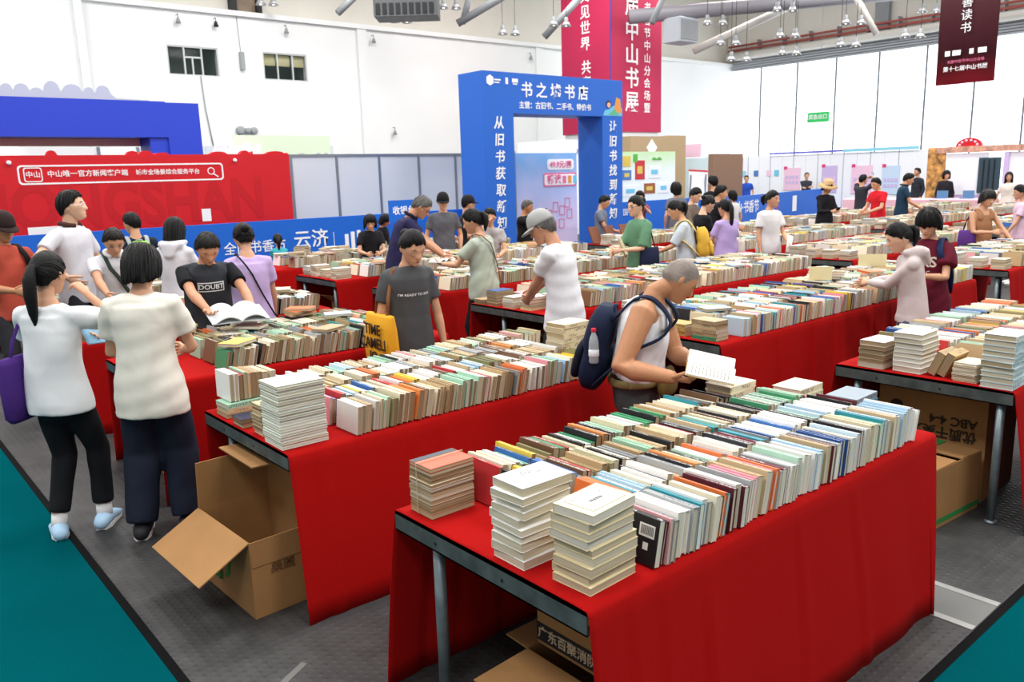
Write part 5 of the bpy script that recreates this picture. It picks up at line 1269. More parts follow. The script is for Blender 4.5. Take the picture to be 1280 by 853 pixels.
    if slv == 'tank':
        # scoop-necked body and two wide straps; the front is cut low
        b.rtube(tor[:nb_]+[c[2]+Rc @ np.array((0, -.010*H, 0))], [(a*H, d_*H) for a, d_ in trr[:nb_]+[(sw3*.97, .062*f+.004)]], 22, lat=X, e0=False)
        for s in (-1, 1):
            pf = c[2]+Rc @ np.array((s*.060*H, (.056*f)*H, .005*H)); pm = c[3]+Rc @ np.array((s*.060*H, .006*H, -.014*H)); pb = c[2]+Rc @ np.array((s*.050*H, -.062*f*H, .01*H))
            pfm = (pf+pm)/2+Rc @ np.array((0, .018*H, .01*H)); pbm = (pb+pm)/2+Rc @ np.array((0, -.016*H, .012*H))
            b.rtube([pf, pfm, pm, pbm, pb], [(.024*H, .009*H)]*5, 10, lat=X)
        b.rtube([c[2]+Rc @ np.array((0, -.045*H, -.02*H)), c[3]+Rc @ np.array((0, -.052*H, -.035*H))], [(.075*H, .022*H), (.055*H, .016*H)], 14, lat=X)
    else:
        b.rtube(tor, [(a*H, d_*H) for a, d_ in trr], 22, lat=X, e0=False, e1=False)
    if slv != 'tank':
        b.rtube([sh[-1], nb+Rc @ np.array((-.05*H, -.013*H, -.036*H)), nb+Rc @ np.array((.05*H, -.013*H, -.036*H)), sh[1]], [.0315*H, .032*H, .032*H, .0315*H], 14)
    sls = []
    if slv in ('short', 'long', 'half'):
        for s in (-1, 1):
            e, wst = E_[s], W[s]; u = {'short': .62, 'half': .92, 'long': 1.}[slv]
            ar = am*.5+.5
            pts = [sh[s]+Rc @ np.array((-s*.045*H, 0, -.006*H)), sh[s]+Rc @ np.array((0, 0, .000)), sh[s]*.7+e*.3, sh[s]*(1-u)+e*u]
            rr_ = [.030, .036*(.8+.2*lz), .037*(.6+.4*lz), .037*(.5+.5*lz)]
            if slv == 'long':
                pts = pts[:3]+[e, e*.5+wst*.5, e*.06+wst*.94]; rr_ = [.029, .033, .033, .031, .028, .023]
            sl = MB() if raglan else b
            sl.rtube(pts, [r_*H*ar*(1.03 if raglan else 1) for r_ in rr_], 14, e1=False); sls.append(sl)
    if hood:
        b.rtube([c[3]+Rc @ np.array((-.062*H, .02*H, .012*H)), c[3]+Rc @ np.array((-.055*H, -.04*H, .006*H)), c[3]+Rc @ np.array((0, -.068*H, -.008*H)), c[3]+Rc @ np.array((.055*H, -.04*H, .006*H)), c[3]+Rc @ np.array((.062*H, .02*H, .012*H))], [.018*H, .026*H, .032*H, .026*H, .018*H], 12)
        b.rtube([c[3]+Rc @ np.array((0, -.075*H, -.0*H)), c[3]+Rc @ np.array((0, -.085*H, -.06*H))], [(.055*H, .022*H), (.035*H, .014*H)], 12, lat=X)
    info = dict(root=g, H=H, Rw=Rw, pos=root, Rc=Rc, Rh=Rh, hc=hc, hs=hs, P=P, W=W, E=E_, sh=sh, w3=sw3, shirt=None, dth=(.064*f+e_*.8))
    PEOPLE[key] = info
    def done_shirt(me):
        fold_noise(me, folds, len(key)*13+ord(key[0])); smooth_shade(me); me.name = 'shirt'
        info['shirt'] = link('shirt' if slv != 'tank' else 'tank_top', me, fabric(scol), g)
    q_remesh(b, voxel, 4, done_shirt)
    if raglan:
        def done_sl(me):
            smooth_shade(me); link('raglan_sleeve', me, fabric(raglan), g)
        for sl in sls: q_remesh(sl, voxel, 3, done_sl)
    if collar:
        cb = MB(); o_ = c[3]+Rc @ np.array((0, -.002*H, .006*H)); pts = [o_+Rc @ np.array((.046*H*math.sin(a), .044*H*math.cos(a), -.012*H*max(0, math.cos(a))+.004*H)) for a in np.linspace(.35, 2*PI-.35, 16)]
        cb.tube(pts, [.011*H]*16, 8).build('collar', fabric(collar), g, True)
    # ---- trousers
    b = MB(); pw = pants_w
    b.rtube([c[0]+np.array((0, 0, -.06*H)), c[0]+np.array((0, 0, -.02*H)), c[0]*.6+c[1]*.4], [((w1)*H, .062*f*H), ((w1+.001)*H, .065*f*H), ((w1*.6+w2*.4+.002)*H, .060*f*H)], 18, lat=X)
    for s in (-1, 1):
        h_, k_, an = hip[s], K_[s], A_[s]
        if shorts: pts, rr_ = [h_, h_*.6+k_*.4, h_*.1+k_*.9], [.052, .058, .058]
        else: pts, rr_ = [h_, h_*.6+k_*.4, k_, k_*.5+an*.5, an*(1-crop)+k_*crop+np.array((0, 0, .0 if pw > 1 else .01*H))], [.050, .051*(.6+.4*pw), .043*pw, .040*pw, .036*pw]
        b.rtube(pts, [r_*H*(.5+.5*f) for r_ in rr_], 14, e1=False)
    def done_p(me):
        fold_noise(me, .003, len(key)*7+3); smooth_shade(me); link('trousers' if not shorts else 'shorts', me, fabric(pants), g)
    q_remesh(b, voxel*1.15, 3, done_p)
    # ---- shoes
    for s, fo in ((1, ft[0]), (-1, ft[1])):
        yaw = math.radians(fo[2]); d_ = np.array((math.sin(yaw), math.cos(yaw), 0.)); q = np.array((d_[1], -d_[0], 0)); base = np.array((A_[s][0], A_[s][1], A_[s][2]-.048*H))
        pitch = fo[4] if len(fo) > 4 else 0
        d3 = d_*math.cos(pitch)+np.array((0, 0, math.sin(pitch)))
        up = np.array((0, 0, 1.))
        sb = MB(); L_ = .152*H
        prof = [(-.042, .025, .044), (-.02, .029, .052), (.015, .029, .050), (.05, .031, .034), (.085, .032, .025), (.106, .024, .016)]
        sb.rtube([base+d3*y*H+up*(.004*H+hh*H*.5) for y, ww, hh in prof], [(ww*H, max(hh*.55, .008)*H) for y, ww, hh in prof], 14, lat=q)
        if crop: MB().tube([A_[s]+np.array((0, 0, -.02*H)), A_[s]+(K_[s]-A_[s])*.16], [.027*H, .0265*H], 14).build('sock', fabric('#dcdcdc'), g, True)
        so = sb.build('shoe', fabric(shoes, .6), g, True)
        zb = min(v.co.z for v in so.data.vertices)
        if len(fo) < 4:
            for v in so.data.vertices: v.co.z -= zb-.001
        b2 = MB(); ring = [(base+d3*y*H+q*ww*sg*1.03*H) for sg in (1, -1) for (y, ww) in ([(-.048, .016), (-.02, .027), (.03, .027), (.08, .030), (.108, .016)] if sg == 1 else [(.108, .016), (.08, .030), (.03, .027), (-.02, .027), (-.048, .016)])]
        n_ = len(ring); V = [p+up*.000 for p in ring]+[p+up*.013*H for p in ring]
        b2.add(V, [tuple(range(n_)), tuple(range(2*n_-1, n_-1, -1))]+[(i, i+n_, (i+1) % n_+n_, (i+1) % n_) for i in range(n_)]).build('sole', fabric('#e9e9e6' if shoes != '#e8e8ea' else '#cfd2d6', .6), so)
    if glasses:
        gb = MB(); yk = .415
        for s in (-1, 1):
            cc_ = np.array((s*.15, yk, .015)); pts = [hc+Rh @ ((cc_+np.array((.105*math.cos(a), 0-.02*abs(math.cos(a)), .075*math.sin(a))))*hs) for a in np.linspace(0, 2*PI, 17)]
            gb.tube(pts, [.010*hs if glasses != 'wire' else .007*hs]*17, 5, False)
            gb.tube([hc+Rh @ (np.array((s*.25, yk-.02, .03))*hs), hc+Rh @ (np.array((s*.36, .2, .03))*hs), hc+Rh @ (np.array((s*.365, -.03, .02))*hs)], [.009*hs]*3, 5)
        gb.tube([hc+Rh @ (np.array((-.05, yk+.02, .02))*hs), hc+Rh @ (np.array((.05, yk+.02, .02))*hs)], [.009*hs]*2, 5)
        gb.build('glasses', M('frame_'+glasses, {'dark': '#16161a', 'white': '#e8eaec', 'wire': '#8a8078'}[glasses], .3, metal=.3 if glasses == 'wire' else 0), g)
    return info
def world(info, p): return info['Rw'] @ np.asarray(p)+info['pos']
def chest_pt(info, x, y, z):
    """point in the chest frame (fractions of the height) to person space"""
    return info['P'][2]+info['Rc'] @ (np.array((x, y, z))*info['H'])
def head_part(info, mb, name, mat, smooth=True):
    v = np.concatenate(mb.v); v = (info['Rh'] @ (v*info['hs']).T).T+info['hc']; return MB().add(v, mb.f).build(name, mat, info['root'], smooth)
def chest_print(info, s, size, x, z, mat, bold=0, name='shirt_print', y=1, sx=1, frame=None):
    """flat print wrapped on the shirt by ray casting (after the shirts are built)"""
    c_ = bpy.data.curves.new('t', 'FONT'); c_.body = s; c_.size = size; c_.align_x = 'CENTER'; c_.align_y = 'CENTER'; c_.offset = bold*size; c_.resolution_u = 2
    o = bpy.data.objects.new('t', c_); COL.objects.link(o); PRINTS.append((info, o, x, z, mat, name, y, sx, frame))
PRINTS = []
def flush_prints():
    dg = bpy.context.evaluated_depsgraph_get(); dg.update()
    for info, o, x, z, mat, name, y, sx, frame in PRINTS:
        me = bpy.data.meshes.new_from_object(o.evaluated_get(dg)); me.materials.clear(); cu = o.data; bpy.data.objects.remove(o); bpy.data.curves.remove(cu)
        V, F = mesh_arrays(me); bpy.data.meshes.remove(me)
        V[:, 0] *= sx
        if frame:
            fw_, fh_, ft_ = frame; n = len(V); add = []; 
            for (x0, y0, x1, y1) in ((-fw_, -fh_, fw_, -fh_+ft_), (-fw_, fh_-ft_, fw_, fh_), (-fw_, -fh_, -fw_+ft_, fh_), (fw_-ft_, -fh_, fw_, fh_)):
                m_ = 8
                for k in range(m_):
                    a = (x0+(x1-x0)*k/m_, y0, x0+(x1-x0)*(k+1)/m_, y1) if x1-x0 > y1-y0 else (x0, y0+(y1-y0)*k/m_, x1, y0+(y1-y0)*(k+1)/m_)
                    add += [(a[0], a[1], 0), (a[2], a[1], 0), (a[2], a[3], 0), (a[0], a[3], 0)]; F.append((n, n+1, n+2, n+3)); n += 4
            V = np.concatenate([V, np.array(add)])
        sh_ = info['shirt'].data; bv = BVHTree.FromPolygons([v.co for v in sh_.vertices], [tuple(p.vertices) for p in sh_.polygons])
        d = info['Rc'] @ np.array((0, -1. if y > 0 else 1., 0)); out = []
        for v in V:
            vx = v[0] if y > 0 else -v[0]
            p = info['P'][2]+info['Rc'] @ (np.array((x*info['H']+(-vx if y > 0 else -vx), y*.35, z*info['H']+v[1])))
            h = bv.ray_cast(Vector(p), Vector(d), 1.0)[0]
            out.append(np.array(h)-d*.0035 if h is not None else p+d*.28)
        MB().add(np.array(out), F).build(name, mat, info['root'])
    PRINTS.clear()
def backpack(info, col, label, strapcol=None, w=.27, h=.42, d=.14, pocket=None, z=-.06, cat='backpack', off=0, strapw=.024):
    g = thing('backpack', label, cat, tuple(world(info, info['P'][2])), info['root'].rotation_euler.z)
    # person space relative to P2
    Rc = info['Rc']; Hh = info['H']; y0 = -info['dth']*Hh-.008
    def tr(v): return (Rc @ np.asarray(v, float).T).T
    n, V, F = 10, [], []
    b = MB()
    zs = np.linspace(-1, 1, 14); ring = 28
    for q in zs:
        sc = (1-abs(q)**4.5*.45); zz = z*Hh+q*h/2
        for k in range(ring):
            a = 2*PI*k/ring; cx, sy = math.cos(a), math.sin(a); e_ = .62
            x = math.copysign(abs(cx)**e_, cx)*w/2*sc*(1-.10*max(q, 0)); y = math.copysign(abs(sy)**e_, sy)*d/2*sc*(1+.12*max(-q, 0))
            V.append((x+off, y0-d/2-.0+y-(.02 if q < 0 else 0)*-1, zz))
    m_ = len(zs)
    for i in range(m_-1):
        for k in range(ring): F.append((i*ring+k, i*ring+(k+1) % ring, (i+1)*ring+(k+1) % ring, (i+1)*ring+k))
    F.append(tuple(range(ring-1, -1, -1))); F.append(tuple((m_-1)*ring+k for k in range(ring)))
    MB().add(tr(V), F).build('pack_body', fabric(col, .75), g, True)
    pb = MB(); V2 = []
    for q in np.linspace(-1, 1, 8):
        sc = (1-abs(q)**4*.35)
        for k in range(20):
            a = 2*PI*k/20; cx, sy = math.cos(a), math.sin(a)
            V2.append((math.copysign(abs(cx)**.6, cx)*w*.38*sc+off, y0-d+.004+math.copysign(abs(sy)**.7, sy)*.03*sc, z*Hh-h*.2+q*h*.22))
    F2 = []
    for i in range(7):
        for k in range(20): F2.append((i*20+k, i*20+(k+1) % 20, (i+1)*20+(k+1) % 20, (i+1)*20+k))
    F2.append(tuple(range(19, -1, -1))); F2.append(tuple(140+k for k in range(20)))
    pb.add(tr(V2), F2).build('pocket', fabric(pocket or col, .75), g, True)
    top = info['P'][3]-info['P'][2]
    for s in (-1, 1):
        sx = .062*Hh; zt = np.linalg.norm(top)
        pts = [(s*sx*.9, y0-.01, z*Hh+h*.40), (s*sx, -.050*Hh, zt-.012*Hh), (s*sx, -.0, zt+.004*Hh), (s*sx, .048*Hh, zt-.022*Hh), (s*sx*1.15, info['dth']*Hh+.008, zt*.35), (s*sx*1.5, info['dth']*Hh*.75+.010, -.03*Hh), (s*(info['w3']*Hh+.012), .0, -.075*Hh), (s*sx*1.4, y0-.01, z*Hh-h*.38)]
        P_ = np.array(pts); Q = []
        for i in range(len(P_)-1):
            for t in (0, .33, .67): Q.append(P_[i]*(1-t)+P_[i+1]*t)
        Q.append(P_[-1]); Q = np.array(Q)
        for _ in range(2): Q[1:-1] = (Q[:-2]+2*Q[1:-1]+Q[2:])/4
        MB().tube(tr(Q), [(strapw, .008)]*len(Q), 8, True, lat=tr((1., 0, 0))).build('strap', fabric(strapcol or col, .75), g, True)
    MB().tube(tr([(-.04+off, y0-.03, z*Hh+h*.46), (-.03+off, y0-.035, z*Hh+h*.53), (.03+off, y0-.035, z*Hh+h*.53), (.04+off, y0-.03, z*Hh+h*.46)]), [.008]*4, 8).build('handle', fabric(strapcol or col, .75), g, True)
    return g
def crossbody(info, col, label, side=1, w=.012, bag=None):
    """thin strap over one shoulder to the other hip, seen as its own bag"""
    g = thing('shoulder_bag', label, 'bag', tuple(world(info, info['P'][0])), info['root'].rotation_euler.z)
    P = info['P']; Hh = info['H']; Rc = info['Rc']; o = P[0]
    top = P[3]+Rc @ np.array((side*.055*Hh, 0, .008*Hh)); F_ = P[2]+Rc @ np.array((0, info['dth']*Hh+.01, -.01*Hh)); B_ = P[2]+Rc @ np.array((0, -info['dth']*Hh-.01, -.01*Hh))
    hf = P[0]+np.array((-side*.085*Hh, .05*Hh, -.0*Hh)); hb = P[0]+np.array((-side*.085*Hh, -.05*Hh, -.0*Hh)); hp = P[0]+np.array((-side*.125*Hh, 0, -.03*Hh))
    tf = top+Rc @ np.array((-side*.005*Hh, .04*Hh, -.012*Hh)); tb = top+Rc @ np.array((0, -.045*Hh, -.012*Hh))
    for pts in ((top, tf, (tf+F_)/2+Rc @ np.array((side*.008*Hh, .022*Hh, 0)), F_, (F_+hf)/2+np.array((-side*.005*Hh, .018*Hh, 0)), hf+np.array((-side*.01*Hh, .016*Hh, 0)), hp), (top, tb, (tb+B_)/2+Rc @ np.array((0, -.02*Hh, 0)), B_, (B_+hb)/2+np.array((0, -.018*Hh, 0)), hb+np.array((-side*.01*Hh, -.016*Hh, 0)), hp)):
        MB().tube(np.array(pts)-o, [(w, .004)]*7, 6, True).build('strap', fabric(col, .7), g, True)
    b = MB(); c_ = np.array((-side*.150*Hh, .0, -.085*Hh))
    b.rtube([c_+np.array((0, -.075, 0)), c_+np.array((0, .075, 0))], [(.035, .085)]*2, 14, lat=(1, 0, 0)).build('bag_body', fabric(bag or col, .7), g, True)
    return g
# ------------------------------------------------------------------ the cast
NEAR, MID, FAR = .011, .014, .02
person('bald', 'bald grey-stubbled man in a white tank top bending over an open book', (3.44, 2.62, 1.485), -60, lean=15, neckfwd=24, sex='m', headpitch=42, headyaw=24, tuck=True, armlen=1.12, skin='tan', hair='paint',
       shirt=('#e6e8ec', 'tank'), pants='#4a4e50', fat=1.22, armfat=1.28, rh=('W', 3.06, 2.44, .965), lh=('W', 3.34, 2.52, .985), rhint=(.5, -.5, -1.0), lhint=(-1, -.3, -.8), rcurl=30, lcurl=32, rpalm=(-.4, .3, .9), lpalm=(.5, .3, .8), voxel=NEAR, feet=((.07, -.02, 5), (-.07, .0, -5)))
person('grey', 'woman with round wire glasses in a charcoal printed tee carrying a yellow tote', (3.06, 4.62, 1.60), -100, lean=6, headpitch=26, headyaw=8, skin='mid', hair='tied', hairvol=1.0, bun=True,
       shirt=('#4b4d4f', 'short'), pants='#2a2d33', fat=1.08, glasses='wire', voxel=NEAR, rh=(.15, .03, .44), lh=(-.15, .05, .44))
person('cap', 'man in a white tee and grey baseball cap bending over a book table', (4.33, 4.80, 1.655), 118, lean=12, sex='m', headpitch=28, skin='ruddy', hair='crop', haircol='hair_grey', hairvol=.6,
       shirt=('#e4e5ea', 'short'), pants='#26282e', fat=1.05, voxel=NEAR, lh=('W', 4.42, 5.14, .80), rh=('W', 4.62, 5.28, .86), lhint=(-.8, -.4, -.5), folds=.008, loose=1.4, hem=.02)
person('sage', 'ponytailed woman in a sage green tee and black trousers reading', (4.96, 6.48, 1.63), 112, lean=4, headpitch=20, headyaw=12, hair='tied', tail=.75, shirt=('#a9b3a4', 'short'), pants='#131418', voxel=NEAR, loose=1.3,
       lh=(-.05, .26, .66), rh=(.05, .25, .66), lcurl=30, rcurl=30, lpalm=(.6, .2, .8), rpalm=(-.6, .2, .8))
person('doubt', 'man in a dark printed tee with black raglan sleeves leafing through a magazine', (2.25, 6.20, 1.57), -98, lean=11, sex='m', headpitch=38, skin='ruddy', hair='crop', haircol='hair_dark', shirt=('#33363c', 'short'), raglan='#15151a', pants='#22242a', fat=1.1, voxel=NEAR,
       rh=('W', 2.09, 5.90, 1.04), lh=('W', 2.42, 5.88, 1.01), rcurl=28, lcurl=28, rpalm=(-.2, .2, 1), lpalm=(.2, .2, 1), rhint=(1, -.5, -.5), lhint=(-1, -.5, -.5))
person('p2', 'person with jaw-length black hair in a loose cream tee and wide navy trousers', (1.36, 4.78, 1.63), 62, lean=5, headpitch=18, headyaw=-8, hair='bobshort', shirt=('#dedbd0', 'short'), pants='#1a2030', pants_w=1.45, shoes='#26262a', voxel=NEAR, hem=.03, loose=1.6, fat=1.0, folds=.008,
       lh=(-.07, .20, .60), rh=(.08, .20, .60), feet=((.07, .0, 5), (-.075, -.03, -6)))
person('w1', 'young ponytailed woman in a white tee, cropped black trousers and blue-white sneakers', (.93, 5.02, 1.61), 42, lean=1, headpitch=6, headyaw=0, hair='tied', tail=1.35, shirt=('#e0e3e6', 'short'), pants='#15161a', pants_w=.95, crop=.13, shoes='#a9cbe6', voxel=NEAR, loose=1.25,
       rh=(.035, .165, .84), rhint=(.9, .2, -.8), rcurl=38, lh=(-.03, .16, .68), lhint=(-1, -.2, -.5), feet=((.055, .075, -15, .0), (-.05, -.03, -40)))
person('whiteshirt', 'older man in glasses and an open white shirt with a dark cross-body strap', (2.035, 7.93, 1.573), -96, lean=17, sex='m', headpitch=32, skin='ruddy', hair='short', haircol='hair_dark', glasses='wire', shirt=('#cfcfd6', 'short'), pants='#3a3c42', voxel=MID, rh=('W', 1.86, 7.62, 1.0), lh=('W', 2.2, 7.6, 1.0), collar='#dcdce0', fat=1.1, headscale=1.08)
person('polo', 'tall man in white-framed glasses and a white polo with dark collar', (1.845, 8.58, 1.92), -50, lean=0, sex='m', headpitch=-2, headyaw=22, skin='light', hair='crop', haircol='hair_black', glasses='white', shirt=('#d0cfd6', 'short'), pants='#2a2c33', collar='#4a2f2a', voxel=MID, rh=(.17, .08, .60), rhint=(1, -.5, .1), lh=(-.12, .14, .60), fat=1.0)
person('coral', 'person in a coral shirt and dark cap wearing a black backpack', (1.265, 8.38, 1.75), -75, sex='m', headpitch=16, skin='tan', hair='crop', haircol='hair_black', shirt=('#b9503f', 'short'), pants='#2c2c30', voxel=MID, rh=(.06, .2, .62), lh=(-.06, .2, .62))
person('greenbag', 'man in a navy tee wearing a lime green backpack, seen from behind', (2.8, 10.1, 1.65), 85, sex='m', headpitch=8, headyaw=28, hair='short', haircol='hair_black', skin='mid', shirt=('#1c2434', 'short'), pants='#2a2c30', voxel=MID, lh=(-.06, .22, .6), rh=(.06, .22, .6))
person('longhair', 'woman with long straight black hair in a white hooded top seen from behind', (2.72, 8.35, 1.63), 48, headpitch=20, hair='long', shirt=('#d2d2da', 'long'), hood=True, pants='#3a4250', voxel=MID, rh=(.06, .2, .62), lh=(-.06, .2, .6))
person('lav', 'person in a lavender tee with hair in a bun, back turned', (2.74, 6.74, 1.615), 78, lean=4, headpitch=20, hair='tied', bun=True, shirt=('#b9a3cf', 'short'), pants='#33353c', voxel=NEAR, rh=(.13, .10, .46), lh=(-.06, .15, .64), loose=1.3, hem=.03, fat=1.05)
person('girl', 'small girl in a turquoise tee with a black ponytail', (5.40, 11.95, 1.17), 70, child=True, hair='tied', tail=1.0, headpitch=12, shirt=('#3fa7b4', 'short'), pants='#3b4668', voxel=MID, lh=(-.05, .22, .62), rh=(.05, .22, .62))
person('navyreader', 'grey-haired man with glasses in a navy polo bending to read', (5.72, 8.32, 1.71), -35, lean=24, sex='m', headpitch=42, skin='ruddy', hair='short', haircol='hair_grey', glasses='dark', shirt=('#28264a', 'short'), pants='#2c2d33', collar='#1d1c38', voxel=MID, lh=(-.05, .30, .56), rh=(.07, .30, .55), fat=1.1)
person('blackcap', 'man in a black cap and grey shirt standing behind the navy polo reader', (7.30, 10.2, 1.71), -120, sex='m', headpitch=10, hair='short', haircol='hair_black', shirt=('#5a5a60', 'short'), pants='#2a2a2e', voxel=MID)
person('blackcap2', 'man in dark clothes and a dark cap half hidden behind the black-capped man', (7.85, 10.3, 1.65), -20, sex='m', headpitch=4, hair='short', shirt=('#26282e', 'short'), pants='#222226', voxel=FAR)
person('blackwoman', 'woman in black with chin-length dark hair looking down at the book stacks', (6.02, 10.2, 1.45), -115, lean=10, headpitch=26, hair='bob', fringe=.2, shirt=('#1b1b20', 'short'), pants='#222226', voxel=MID, rh=(.06, .24, .62), lh=(-.06, .24, .62))
person('dimwoman', 'dark-haired person in black just behind the woman in black', (7.42, 12.0, 1.36), -60, headpitch=30, hair='bob', shirt=('#17171b', 'short'), pants='#222226', voxel=FAR)
person('boy', 'boy in a striped grey tee resting a hand on his face', (6.75, 8.4, 1.53), -125, sex='m', child=False, headpitch=18, hair='crop', shirt=('#a9a4a4', 'short'), pants='#3a3c44', voxel=MID, rh=(.03, .13, .87), rhint=(.7, .3, -.7), lh=(-.06, .2, .6), fat=.9)
person('photo', 'man in a black tee raising a phone to take a photo', (9.06, 10.25, 1.54), -65, sex='m', headpitch=14, headyaw=12, hair='short', haircol='hair_grey', skin='tan', shirt=('#17181b', 'short'), pants='#3a3a3e', voxel=MID, rh=(.02, .22, .83), lh=(-.03, .22, .80), rhint=(1, 0, -.6), lhint=(-1, 0, -.7), fat=1.15)
person('green', 'woman with glasses in a green tee and dark pinafore holding a book at her side', (7.50, 6.55, 1.665), 168, lean=2, headpitch=10, hair='tied', bun=True, glasses='dark', skin='light', shirt=('#5f8a6c', 'half'), pants='#1d2440', voxel=MID, lh=(-.03, .19, .62), rh=(.03, .21, .60), loose=1.2)
person('yel', 'person in a pale grey-blue shirt wearing a yellow backpack', (8.25, 6.58, 1.575), 128, lean=10, headpitch=24, hair='tied', tail=.7, shirt=('#bfc8d2', 'half'), pants='#9aa0a8', voxel=MID, lh=(-.05, .24, .58), rh=(.06, .22, .58), loose=1.4)
person('lavpony', 'woman in a lavender tee with a long black ponytail, back turned', (9.28, 6.55, 1.55), 75, headpitch=14, hair='tied', tail=1.6, shirt=('#b49fd6', 'short'), pants='#4a4a55', voxel=MID, lh=(-.06, .2, .58), rh=(.1, .12, .5), loose=1.2)
person('blk', 'woman in a black tee with tied hair looking down beside the lavender tee', (9.64, 7.03, 1.583), -20, lean=3, headpitch=30, hair='tied', bun=True, skin='light', shirt=('#16171a', 'short'), pants='#1a1b1f', voxel=MID, rh=(.09, .13, .50), lh=(-.10, .09, .47))
person('brown', 'woman in a brown cardigan looking down behind the black tee', (11.02, 8.3, 1.66), -85, headpitch=24, hair='tied', skin='light', shirt=('#6e6258', 'long'), pants='#3a3a3e', voxel=MID, rh=(.06, .2, .6), lh=(-.06, .2, .6))
person('blk2', 'man in a black tee with hands clasped facing right', (11.75, 8.35, 1.68), -48, sex='m', headpitch=12, hair='crop', shirt=('#1a1b20', 'short'), pants='#26272c', voxel=MID, rh=(.06, .2, .58), lh=(-.05, .2, .58))
person('manblk', 'tall man in black with his back turned near the kraft booth', (14.2, 10.3, 1.82), 70, sex='m', hair='crop', shirt=('#15161b', 'short'), pants='#222328', voxel=FAR)
person('kid', 'dark-haired person in grey standing between the brown cardigan and the kraft booth', (13.0, 10.3, 1.72), 60, hair='bobshort', shirt=('#6a6a72', 'short'), pants='#2a2a2e', voxel=FAR)
person('kid2', 'child in pale clothes beside the tall man in black', (14.9, 10.3, 1.5), 80, hair='bobshort', shirt=('#d6d6d8', 'short'), pants='#2a2a2e', voxel=FAR)
person('seatman', 'man in a blue-grey tee looking down behind the green pinafore woman', (10.9, 10.2, 1.54), -60, sex='m', headpitch=26, hair='short', shirt=('#6c7486', 'short'), pants='#2a2a2e', voxel=FAR, rh=(.05, .2, .58))
person('selfie', 'woman in dark red holding a camera near the low barrier', (13.2, 11.4, 1.55), -130, headpitch=10, hair='bob', fringe=.2, skin='light', shirt=('#8a4650', 'short'), pants='#2a2a2e', voxel=FAR, rh=(.03, .2, .8), lh=(-.03, .2, .8))
person('white', 'woman in a plain white tee with a small chest print holding a rolled paper', (10.38, 6.52, 1.63), -110, headpitch=6, headyaw=22, hair='tied', tail=.6, skin='mid', shirt=('#d9d9da', 'short'), pants='#8d9196', voxel=MID, lh=(-.08, .16, .55), rh=(.13, .06, .45), loose=1.3, fat=1.05)
person('hat', 'person in black wearing a straw sun hat and looking at a phone', (15.35, 8.4, 1.665), -118, headpitch=20, hair='bobshort', shirt=('#1b1b1f', 'long'), pants='#26262a', voxel=MID, rh=(.03, .2, .64), lh=(-.03, .2, .64))
person('red', 'man in a bright red tee seen from the side', (17.05, 8.3, 1.67), 160, sex='m', lean=4, headpitch=20, hair='crop', shirt=('#d0202c', 'short'), pants='#2c2e36', voxel=MID, rh=(.06, .2, .58), lh=(-.06, .2, .58))
person('ph2', 'person in black raising both arms to take a picture', (20.3, 10.2, 1.71), -20, sex='m', hair='short', shirt=('#33333b', 'short'), pants='#26262c', voxel=FAR, rh=(.06, .16, .95), lh=(-.06, .16, .95), rhint=(1, 0, .1), lhint=(-1, 0, .1))
person('navy', 'man in a navy polo leaning on the far table', (18.9, 8.4, 1.73), -55, sex='m', lean=5, headpitch=22, hair='crop', shirt=('#1e3a4e', 'short'), pants='#26282e', collar='#183040', voxel=MID, lh=(-.14, .12, .50), rh=(.06, .2, .56))
person('hood', 'girl in a pale pink hoodie with a black ponytail reaching for books', (6.26, 2.87, 1.505), 122, lean=9, headpitch=24, headyaw=6, hair='tied', tail=.72, skin='light', shirt=('#c9bdbc', 'long'), hood=True, pants='#4a5560', voxel=NEAR, lh=('W', 6.36, 3.10, 1.03), lhint=(-1, -.1, -.75), rhint=(1, -.1, -.75), rh=('W', 6.48, 3.16, 1.01), loose=1.25, hem=-.03, fat=.88, lcurl=16)
person('maroon', 'person in a maroon printed tee with a navy backpack looking at a phone', (6.96, 2.93, 1.575), -172, headpitch=26, hair='bobshort', fringe=.05, skin='mid', shirt=('#5e1428', 'short'), pants='#1c1c20', voxel=NEAR, lh=(-.03, .21, .66), rh=(.03, .21, .67), hem=.05, loose=1.7, fat=1.05, folds=.008, lcurl=35, rcurl=35, lpalm=(.7, .3, .6), rpalm=(-.7, .3, .6))
person('purp', 'woman with short hair in a purple strap top gesturing over books', (12.35, 4.4, 1.56), -120, lean=8, headpitch=20, hair='bobshort', fringe=.16, haircol='hair_dark', skin='mid', shirt=('#a87a58', 'tank'), pants='#4a2a5a', voxel=MID, rh=(.03, .2, .63), lh=(-.18, .22, .52), fat=1.15)
person('pink', 'woman in a pale pink tee with a long ponytail beyond the purple strap top', (14.55, 4.75, 1.57), 120, headpitch=12, hair='tied', tail=1.4, shirt=('#dcbcd0', 'short'), pants='#4a4a55', voxel=MID, lh=(-.1, .15, .5), loose=1.2)
person('staff', 'person in a cobalt blue top before the white booths', (27.4, 18.35, 1.68), -150, sex='m', hair='short', shirt=('#2c50b4', 'short'), pants='#2a3c80', voxel=FAR, group=None)
person('dark', 'person in dark grey with arms folded beside the lilac poster', (29.35, 16.98, 1.72), -140, sex='m', hair='short', shirt=('#33373f', 'long'), pants='#26282e', voxel=FAR, rh=(-.04, .14, .68), lh=(.04, .14, .66))
person('suit', 'person in a dark suit standing beyond the navy polo man', (27.5, 12.0, 1.80), 150, sex='m', hair='short', shirt=('#2c3038', 'long'), pants='#26282e', voxel=FAR)
person('clerk', 'dark-haired person in black in front of the floral panel', (25.4, 10.25, 1.72), -140, hair='bob', shirt=('#26242a', 'long'), pants='#26282e', voxel=FAR)
